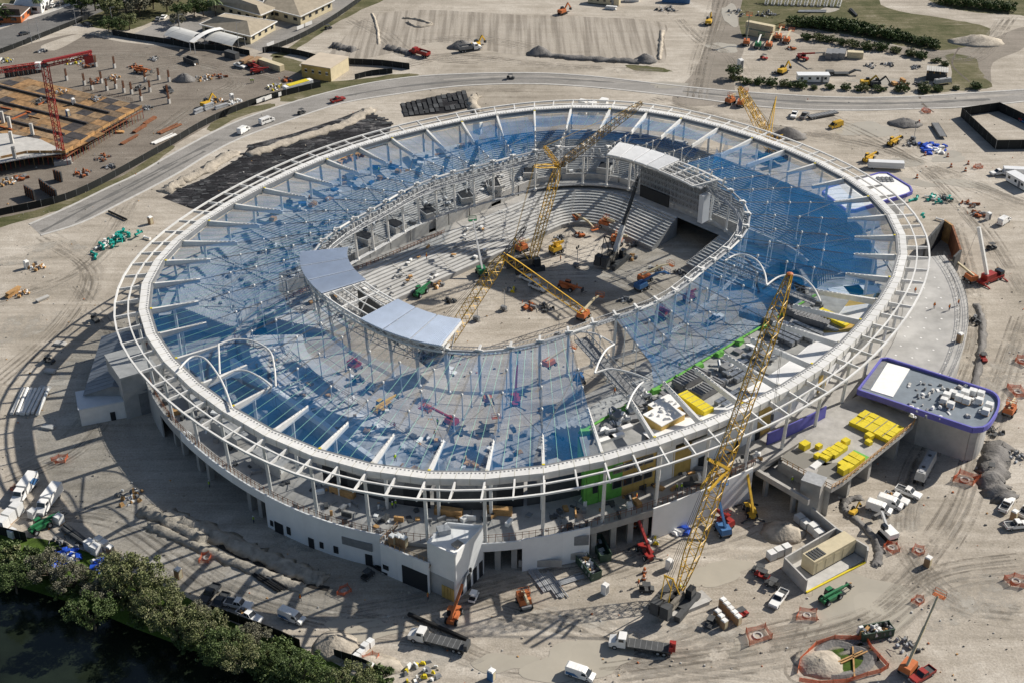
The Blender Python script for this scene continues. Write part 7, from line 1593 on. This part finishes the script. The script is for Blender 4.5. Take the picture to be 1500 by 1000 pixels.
# dark wall forms in front of the deck
for px, py, dx, dy, L, n, lab in [(72,285,14,10,12,7,'row of dark steel wall forms, lower left of the soil yard'),(86,265,8,3,4,3,'single tall dark wall form behind the form row'),(45,290,10,6,6,4,'tilted dark wall form with rusty frame at the fence'),(35,110,14,-2,14,8,'dark wall forms behind the tower crane')]:
    t = thing('wall_form', lab, 'wall form', G(px,py), Hd(px,py,dx,dy))
    for i in range(n): MB().box((-L/2+L/n*(i+.5),0,0), (L/n-.1,.5,3.6)).build('form_panel', DGREY, t); MB().box((-L/2+L/n*(i+.5),-.4,0), (.2,.3,3.7)).build('strongback', RUST, t)
# loose material over the soil yard
for k, n, R, px, py, lab in [(1,20,2.4,155,165,'grey steel bits at the right corner of the formwork deck'),(2,22,3,140,120,'rusty rebar heap left of the column starters'),(5,20,2.6,205,130,'dark rebar mats amid the column starters'),(0,22,2.8,165,115,'timber offcuts amid the column starters'),(1,22,2.4,215,160,'white and grey scraps right of the formwork deck'),(2,24,3.2,120,255,'rusty props heap at the foot of the formwork deck'),(2,22,3,150,232,'orange props and boards below the deck edge'),(1,18,2.2,160,245,'white sacks by the road fence in the soil yard'),
      (0,24,3,10,268,'boards heaped under the deck at the left edge'),(2,20,2.6,30,262,'rusty frames under the left edge of the deck'),(5,20,2.6,60,150,'black sheets piled on the formwork deck'),(0,20,2.4,90,135,'timber stack heap on the back of the formwork deck'),(1,20,2.6,140,146,'grey forms on the back right of the deck'),(2,16,2.2,195,98,'red frame scraps in the back of the soil yard'),(1,18,2.2,225,88,'blue grey plant at the back of the soil yard'),(3,18,2.4,345,150,'pale blocks by the fence in the soil yard'),(0,20,2.6,318,148,'boards by the yellow excavator in the soil yard')]:
    P_(jumble, (k,n,R), px, py, 10, random.uniform(-6,6), lab, z=4.2 if py in (150,135,146) else 0.)
# fences
def fence(px, label, h=2., m=None, post=3.2, gap=False):
    P = smooth([G(*p) for p in px], 3); t = thing('site_fence', label, 'fence', tuple(P[0])); o = P[0]; m = m or mat('black_fence_cloth', (.02,.022,.022), .85, ns=.4, na=.3)
    pr = None; pe = None; acc = 0; n = 0
    for a, b in zip(P, P[1:]):
        L = (b-a).length; k = max(1, int(L/post))
        for i in range(k):
            p, q = a.lerp(b,i/k)-o, a.lerp(b,(i+1)/k)-o
            if n < 300: MB().beam(p+Vector((0,0,h/2)), q+Vector((0,0,h/2)), .1, h).build('fence_panel', m, t); MB().tube(p, p+Vector((0,0,h+.15)), .07, 4).build('fence_post', GALV, t)
            n += 1
    return t
fence([(-60,330),(20,312),(80,299),(130,280),(190,248),(250,214),(290,190),(330,170),(380,151),(420,140),(470,128)], 'long black cloth fence between the soil yard and the ring road', 2.4, post=4.)
fence([(165,52),(200,58),(240,64),(285,72),(330,75),(366,82)], 'black cloth fence behind the soil yard and carports', 2.3, post=4.)
fence([(385,78),(400,76),(440,82),(470,90)], 'black fence between the school drive and the grass strip', 2.3, post=3.5)
fence([(505,94),(520,95),(560,97),(600,102)], 'black fence right of the tan building above the ring road', 2.5, post=3.5)
fence([(520,117),(545,111),(575,108)], 'short black fence on the grass above the ring road', 2.2, post=3.5)
fence([(-20,86),(20,72),(60,56),(100,40),(130,28)], 'dark fence along the street at the top left', 2.0, post=4.)
fence([(388,78),(420,66),(450,52),(485,32),(510,15),(530,0),(545,-15)], 'dark mesh fence along the school drive', 2.2, post=4.)
fence([(-60,765),(0,782),(40,792)], 'black cloth fence at the left of the canal hedge', 2.4, post=3.5)
fence([(310,897),(350,912),(400,930),(440,948)], 'black cloth fence behind the hedge pickups', 2.2, post=3.5)
fence([(490,962),(530,975),(560,990)], 'black cloth fence at the bottom hedge end', 2.2, post=3.5)
for px, py, lab in [(440,44,'white sign board on the drive fence, upper one'),(452,39,'white sign board on the drive fence, upper right one'),(396,69,'white sign board on the drive fence, lower one'),(382,151,'white banner on the black road fence, left'),(394,147,'white banner on the black road fence, middle'),(414,141,'white banner on the black road fence, right')]:
    t = thing('sign_board', lab, 'sign', G(px,py), Hd(px,py,10,-4)); MB().box((0,-.15,.5), (4.2,.08,1.5)).build('board', WHITE, t); MB().box((-1.9,0,0), (.08,.08,2)).build('post', GALV, t); MB().box((1.9,0,0), (.08,.08,2)).build('post', GALV, t)
# fenced enclosure, upper right
en = thing('fenced_enclosure', 'empty square enclosure of tall black cloth fence at the upper right', 'fence'); cs = pz([(1407,171),(1462,163),(1540,200),(1530,218),(1458,219)],0)
for a, b in zip(cs, cs[1:]+cs[:1]):
    n = max(1,int((b-a).length/3.5))
    for i in range(n): MB().beam(a.lerp(b,i/n)+Vector((0,0,1.7)), a.lerp(b,(i+1)/n)+Vector((0,0,1.7)), .15, 3.4).build('fence_panel', mat('black_fence_cloth', (.02,)*3), en); p = a.lerp(b,i/n); MB().tube(p, p+Vector((0,0,3.6)), .09, 4).build('fence_post', GALV, en)
P_(pickup, ('red',), 1492, 175, 10, 6, 'dark red car behind the black enclosure fence'); P_(car, ('blue',), 1500, 180, 10, 6, 'blue car cut off by the right edge behind the enclosure')
# ---- school buildings
def hip_house(px, z, ridge, label, m, wallm=CREAM):
    t = thing('school_building', label, 'building'); E = [G(x,y,z) for x,y in px]; r0, r1 = [G(x,y,z+3.2) for x,y in ridge]
    for a, b, tops in ((E[0],E[1],(r1,r0)),(E[2],E[3],(r0,r1))): 
        mb = MB(); mb.add([a,b,tops[0],tops[1]], [(0,1,2,3)]); mb.build('roof_slope', m, t)
    MB().add([E[1],E[2],r1], [(0,1,2)]).build('roof_hip', m, t); MB().add([E[3],E[0],r0], [(0,1,2)]).build('roof_hip', m, t)
    mb = MB()
    for a, b in zip(E, E[1:]+E[:1]): mb.beam(a, b, .3, .35)
    mb.build('gutter', WHITE, t); c = sum(E, Vector())/4; I = [c+(e-c)*.93 for e in E]
    for a, b in zip(I, I[1:]+I[:1]):
        MB().beam(Vector((a.x,a.y,z/2)), Vector((b.x,b.y,z/2)), .3, z-.1).build('wall', wallm, t)
        n = int((b-a).length/4.5)
        for i in range(n): p, q = a.lerp(b,(i+.3)/n), a.lerp(b,(i+.7)/n); w = MB().beam(Vector((p.x,p.y,z*.55)), Vector((q.x,q.y,z*.55)), .4, 1.4).build('window', GLASS, t)
    return t
TANR = mat('tan_shingle_roof', (.36,.31,.235), .9, ns=.5, na=.2)
hip_house([(292,36),(367,54),(406,32),(330,20)], 3.6, [(318,24),(362,31)], 'tan hip roofed school building nearest the carports', TANR)
hip_house([(305,2),(382,23),(408,12),(340,-12)], 4.2, [(335,-6),(376,8)], 'tan roofed school entrance wing with a porch', TANR)
hip_house([(382,10),(440,25),(490,1),(400,-25)], 4.2, [(405,-14),(428,-5)], 'large tan hip roofed school building at the top edge', TANR)
tb_ = thing('tan_hall', 'tan box building with a low pale roof and four windows above the ring road', 'building'); q = [G(x,y) for x,y in [(443,113),(485,120),(511,103),(470,97)]]
for a, b in zip(q, q[1:]+q[:1]): MB().beam(a+Vector((0,0,2.6)), b+Vector((0,0,2.6)), .3, 5.2).build('wall', TAN if a is q[0] else CREAM, tb_)
c = sum(q, Vector())/4; MB().prism([((c+(p-c)*1.04).x,(c+(p-c)*1.04).y) for p in q], 5.2, 5.5).build('roof', mat('pale_tan_roof', (.55,.47,.37), .8, ns=.3, na=.12), tb_)
for i in range(4): p = q[0].lerp(q[1], .12+.24*i); r = q[0].lerp(q[1], .2+.24*i); w = MB().beam(p+Vector((-.1,-.12,3)), r+Vector((-.1,-.12,3)), .25, 1.4).build('window', WHITE, tb_); MB().beam(p+Vector((-.12,-.2,3)), r+Vector((-.12,-.2,3)), .2, .9).build('pane', GLASS, w)
P_(container, ('white',12.2), 437, 131, 24, -7, 'white cabin with a yellow tarp roof beside the road fence'); o = MB().box((0,0,0), (9,2.5,.12)).build('roof_tarp', LEMON); o.location = G(437,131)+Vector((0,0,2.62)); o.rotation_euler = (0,0,Hd(437,131,24,-7)); tag(o, 'yellow tarp laid on the white cabin roof by the road fence', 'tarp')
P_(jumble, (6,22,4), 405, 128, 10, 0, 'yellow and white plant huddled left of the yellow roofed cabin'); P_(jumble, (2,18,2.6), 420, 118, 10, 0, 'orange machines behind the yellow roofed cabin')
# arched carports
cp = thing('carport', 'pale arched membrane carports with a ridge vault in front of the school', 'carport')
def vault(px, z0, h, m):
    q = [G(x,y,z0) for x,y in px]; n = 10; mb = MB(); A = []; B = []
    for i in range(n+1):
        t = i/n; zz = Vector((0,0,h*sin(pi*t))); A.append(q[0].lerp(q[3],t)+zz); B.append(q[1].lerp(q[2],t)+zz)
    for i in range(n): MB().add([A[i],B[i],B[i+1],A[i+1]], [(0,1,2,3)]).build('membrane_strip', m, cp)
    mb = MB()
    for p in q: mb.tube(Vector((p.x,p.y,0)), p, .14, 5)
    mb.build('posts', GALV, cp)
MEM = mat('membrane', (.52,.52,.50), .6, ns=.3, na=.1)
vault([(240,52),(278,63),(298,50),(262,40)], 3.2, 1.6, MEM); vault([(300,58),(340,68),(358,56),(322,46)], 3.2, 1.4, MEM); vault([(277,61),(284,63),(328,43),(322,40)], 4.6, 1.2, WHITE)
for i, (px, py) in enumerate([(255,57),(266,60),(290,66),(310,64),(322,66)]): P_(car, (('dark','grey','white')[i%3],), px, py, 4, -8, ['dark car under the left carport','grey car under the left carport','white car between the carports','dark car under the right carport','grey car under the right carport'][i])
for c_, px, py, dx, dy, lab in [('dark',36,51,12,-3,'dark car on the street at the top left'),('dark',46,60,10,-3,'dark car by the street fence'),('grey',88,8,10,-6,'grey car parked at the top left house'),('white',78,10,10,-6,'white car parked at the top left house'),('dark',70,13,10,-6,'dark car parked at the top left house'),('dark',128,38,10,2,'dark car behind the street fence by the trees'),('grey',232,30,8,-8,'grey car at the edge of the parking lot trees'),('white',240,27,8,-8,'white car in the parking lot among the trees')]: P_(car, (c_,), px, py, dx, dy, lab)
for px, z, rg, lab, m in [([(-12,24),(30,24),(45,10),(5,6)],3.2,[(5,13),(28,14)],'brown roofed house at the top left corner',mat('brown_roof', (.09,.07,.06), .9, ns=.5, na=.2)),([(20,8),(60,10),(78,-8),(30,-12)],3.2,[(32,-4),(58,-2)],'white roofed house at the top left corner',RWHITE)]: hip_house(px, z, rg, lab, m, ORANGE if m is not RWHITE else WHITE)
# street furniture
for px, py, h, lab in [(112,38,9,'street lamp left of the trees at the top left'),(166,42,9,'street lamp amid the trees'),(47,64,10,'wooden power pole at the street bend'),(350,72,11,'tall bare pole beside the right carport'),(266,60,11,'slim pole in front of the left carport'),(58,58,9,'pole beside the street fence')]:
    t = thing('lamp_post', lab, 'lamp post', G(px,py)); MB().tube((0,0,0), (0,0,h), .13, 6, .08).build('post', GALV, t); MB().beam((0,0,h), (1.4,0,h+.2), .12, .12).build('arm', GALV, t); MB().box((1.5,0,h+.05), (.7,.3,.18)).build('lamp_head', GREY, t)
# top edge buildings
P_(office, (14,'cream'), 885, 6, 20, 2, 'cream shed at the top edge of the view'); P_(container, ('blue',12.2), 990, 4, 18, 1, 'blue container at the scrap yard on the top edge'); P_(container, ('white',6.1), 925, 2, 10, 0, 'white box at the top edge by the cream shed'); P_(lumber, ('white',5,4), 895, 14, 10, 1, 'white stacks in front of the cream shed')
# timber framed shed and plant, right of the equipment yard
fs = thing('timber_shed', 'small dark shed with a pale slatted roof at the right of the equipment yard', 'shed', G(1371,116), Hd(1371,116,20,2))
MB().box((0,0,0), (7.5,5,3.0)).build('wall', DGREY, fs)
for i in range(9): MB().box((-3.6+.9*i,0,3.9), (.8,5.6,.15)).build('roof_slat', CONCL, fs)
for x in (-3.4,-1.1,1.1,3.4): MB().box((x,-2.6,3.0), (.25,.25,.9)).build('post', WOOD, fs)
P_(tanker, (0,), 1380, 124, 16, -2, 'small white boat-like tank trailer in front of the timber shed', sc=.7)
for k, px, py, lab in [(2,1315,125,'rusty crate plant in a row, left one'),(2,1322,126,'rusty crate plant in a row, right one'),(5,1347,125,'dark plant left of the timber shed'),(1,1340,100,'grey plant behind the timber shed')]: P_(jumble, (k,18,2.), px, py, 10, 0, lab)
P_(excavator, ('yellow',), 1268, 126, 8, 0, 'yellow loader at the lower edge of the equipment yard'); P_(excavator, ('dark',), 1282, 127, 8, 0, 'dark loader right of the yellow one'); P_(lumber, ('wood',3,4), 1309, 125, 4, 3, 'tan crate at the lower edge of the equipment yard'); P_(lumber, ('wood',3,5), 1322, 121, 4, 3, 'second tan crate at the lower edge of the equipment yard')
P_(telehandler, ('red',2,0), 1175, 88, 14, 4, 'dark red telehandler in the equipment yard'); P_(excavator, ('yellow',), 1146, 108, 8, -4, 'yellow machine left of the long white cabin'); P_(cart, ('red',), 1119, 87, 8, 2, 'red lift base in the equipment yard')
P_(toilet, ('white',), 1084, 100, 4, 2, 'tall white toilet at the left end of the equipment yard', sc=1.6)
# fenced pit, bottom right
pit = pz([(1183,962),(1215,935),(1255,945),(1285,958),(1270,985),(1225,995),(1188,985)],0)
m = MB(); c = sum(pit, Vector())/len(pit); k = [c+(p-c)*.5 for p in smooth(pit,3,True)]; o = smooth(pit,3,True); 
m.strip([p+Vector((0,0,.05)) for p in o]+[o[0]+Vector((0,0,.05))], [p+Vector((0,0,.5)) for p in [c+(p-c)*.86 for p in o]]+[c+(o[0]-c)*.86+Vector((0,0,.5))]); m.strip([c+(p-c)*.86+Vector((0,0,.5)) for p in o+[o[0]]], [c+(p-c)*.62+Vector((0,0,.06)) for p in o+[o[0]]]); struct(m.build('pit_rim', SOILG))
m = MB(); q = [c+(p-c)*.64 for p in o]; m.add([(p.x,p.y,.045) for p in q], [tuple(range(len(q)))]); struct(m.build('pit_floor', GRASSB)); pts = blob(1262,955,3,2.4); m = MB(); m.add([(p.x,p.y,.06) for p in pts], [tuple(range(len(pts)))]); struct(m.build('pit_water', WATER))
heap(1200,972,5,4,1.8,'pale rubble slope at the left of the fenced pit',SOIL)
pf = thing('orange_fence', 'ring of orange mesh fence around the overgrown pit, bottom right', 'fence'); fp = [G(x,y) for x,y in [(1168,985),(1172,968),(1195,945),(1222,936),(1268,937),(1275,950),(1301,978),(1290,985),(1270,990),(1240,1000),(1200,1003),(1170,998)]]
for a, b in zip(fp, fp[1:]):
    n = max(1,int((b-a).length/2.4))
    for i in range(n): p, q = a.lerp(b,i/n), a.lerp(b,(i+1)/n); MB().beam(p+Vector((0,0,.65)), q+Vector((0,0,.65)), .05, 1.1).build('mesh_panel', MESHO, pf); MB().tube(p, p+Vector((0,0,1.35)), .07, 4).build('post', ORANGE, pf)
for i, (px, py) in enumerate([(1240,965),(1255,962),(1250,970)]):
    o = MB().beam((-4,0,.3), (4,0,.3), .3, .3).build('timber_beam', WOOD); o.location = G(px,py); o.rotation_euler = (0,0,.5+.9*(i==2)); tag(o, ['long timber across the pit, left','long timber across the pit, right','timber lying crosswise over the pit'][i], 'timber')
# ---- vegetation
tl = [('olive',0,205,862,6.4,'widest olive tree leaning over the canal'),('olive',1,175,850,5.6,'olive tree at the left shoulder of the widest canal tree'),('green',0,140,905,5.2,'green tree with its crown low over the dark water'),('olive',2,240,890,5.6,'olive brown tree right of the widest canal tree'),('dry',0,75,835,4.6,'bare greyish tree near the left fence'),('olive',0,262,920,5.0,'brownish tree standing over the canal in the middle of the hedge'),
      ('olive',1,300,925,4.8,'brownish tree beside the hedge pickups'),('green',1,330,955,4.8,'green tree on the bank below the hedge pickups'),('olive',2,355,965,4.6,'olive tree right of the green bank tree'),('dry',1,372,932,3.6,'small dry tree at the end of the pickups row'),('green',0,445,985,4.6,'green tree at the bottom beside the black fence'),('olive',0,520,1003,4.6,'olive tree at the bottom edge by the black fence'),('green',1,485,1005,4.0,'green tree at the bottom edge left of the olive one'),
      ('dry',0,110,850,4.4,'dry twiggy tree between the fence and the brush heap'),('green',1,25,850,4.2,'leafy green tree at the left edge of the bank'),('dry',1,155,875,4.6,'grey twiggy crown in front of the widest tree'),('green',0,395,965,3.6,'low green tree between bank and fence'),('dry',0,290,905,3.8,'dry crown behind the black pickups')]
for kd, v, px, py, R, lab in tl: P_(tree, (kd,v,6200), px, py+17, 5, 4+v, lab, 'trees along the canal hedge', sc=R/4.9)
for o_, px, py, kd, v in along([(a[2],a[3],a[0],a[1]) for a in [('green',0,15,812),('green',1,45,822),('green',0,62,845),('green',1,5,835),('green',0,118,868),('green',1,90,870),('dry',0,170,880),('green',0,210,912),('green',1,275,948),('green',0,310,965),('green',1,380,985),('green',0,415,955),('green',1,425,972),('green',0,430,1000),('green',0,400,1002),('green',1,560,998),('green',0,30,835)]]): P_(shrub, (kd,v), px, py, 5, 3, o_+' low shrub in the undergrowth along the canal bank', 'shrubs on the canal bank', sc=1.5)
bs = [(x+random.uniform(-5,5), y+random.uniform(-9,1)) for x, y in [(6,826),(22,832),(40,838),(58,843),(76,849),(95,856),(112,862),(128,866),(150,874),(172,884),(192,892),(215,902),(236,910),(256,917),(278,925),(300,934),(322,942),(345,950),(368,959),(392,968),(415,977),(440,986),(465,996)]]
for i, (o_, px, py) in enumerate(along(bs)): P_(shrub, (('green','olive','green')[i%3], i%2), px, py, 5, i%4-2, o_+' waterside bush overhanging the dark canal', 'bushes at the canal waterline', sc=random.uniform(1.0,1.7))
for o_, px, py, kd, v, R in along([(a[2],a[3],a[0],a[1],a[4]) for a in [('green',0,120,22,5),('green',1,140,16,6),('olive',0,165,30,5),('green',0,185,20,5.5),('dry',0,205,24,5),('olive',1,225,14,5.5),('green',1,160,48,3.6),('green',0,178,50,3.4),('olive',2,190,44,4),('dry',1,245,18,5),('olive',0,215,4,6),('green',1,150,0,6),('olive',1,250,-4,6),('green',0,268,30,4),('green',1,285,26,4),('green',0,298,24,4),('dry',0,262,40,3.2),('green',1,-8,30,4),('green',0,12,34,3.6),('olive',1,320,-8,5),('olive',2,185,-6,6),('dry',1,120,2,5)]]):
    P_(tree, (kd,v,2600), px, py, 5, 3+v, o_+[' of the grove trees at the top left, a leafy green one',' of the grove trees at the top left, an olive one',' of the grove trees at the top left, a bare twiggy one'][('green','olive','dry').index(kd)], 'trees of the top left grove', sc=R/4.2)
P_(palm, (0,), 316, 24, 5, 1, 'palm tree in front of the tan school wing'); P_(palm, (0,), 58, 18, 5, 1, 'palm tree by the top left houses', sc=.8)
hedge_px = [(1080,117),(1095,122),(1110,124),(1128,125),(1145,127),(1160,128),(1175,129),(1190,130),(1215,131),(1240,132),(1262,133),(1290,134),(1320,134),(1350,134),(1378,133),(1400,132),(1430,130),(1185,58),(1200,61),(1215,62),(1230,65),(1250,69),(1270,72),(1290,74),(1310,77),(1330,82),(1350,86),(1370,92),(1380,97)]
hj = [(px+random.uniform(-6,6), py+random.uniform(-1,1), random.uniform(.6,1.6)) for px, py in hedge_px for _ in (0,1)]
for i, (o_, px, py, s_) in enumerate(along([h for h in hj if h[1] > 105])+along([h for h in hj if h[1] <= 105])): P_(shrub, ('green' if i%3 else 'olive', i%2), px, py, 5, i%3, o_+(' bush of the scrub between the equipment yard and the ring road' if py > 105 else ' bush of the scrub along the far edge of the equipment yard'), 'bushes round the equipment yard', sc=s_)
for i in range(26):
    t_ = i/25; px = 1165+205*t_; py = 37+34*t_**1.5+random.uniform(-3,2); P_(shrub, ('green', i%2), px, py, 5, i%3, nth(i,26)+' dense bush in the long thicket on the grass bank', 'bushes of the grass bank thicket', sc=random.uniform(1.2,2.5))
for i in range(8): P_(shrub, ('green', i%2), 1380+14*i, 6+1.5*i, 5, 2, nth(i,8)+' bush in the far thicket at the top right', 'bushes of the far top right thicket', sc=2.)
P_(tree, ('green',1,2600), 1074, 116, 5, 2, 'round green bush tree at the left end of the equipment yard', sc=.7)
# small litter and stones over the whole fill
random.seed(99); mb = MB()
for k in range(1500):
    px, py = random.uniform(0,1500), random.uniform(120,1000); g = G(px,py); l = Vector((g.x-CX, g.y-CY)); x, y = l.x*cA+l.y*sA, -l.x*sA+l.y*cA
    if hypot(x,y) < RO(atan2(y,x))+5 and hypot(x/50,y/32) > 1: continue
    if py > 780+px*.42 and px < 560: continue
    s = random.uniform(.12,.5); mb.box((g.x,g.y,0), (s,s*random.uniform(.5,1.2),s*.6), random.uniform(0,3), random.choices((0,1,2,3,4),(6,3,3,1,1))[0], tp=(.7,.7))
o = stuff(mb.build('scattered_stones', [SOIL, SOILG, CONCL, WOOD, ORANGE])); tag(o, 'small stones and litter scattered over the limestone fill', 'stones')
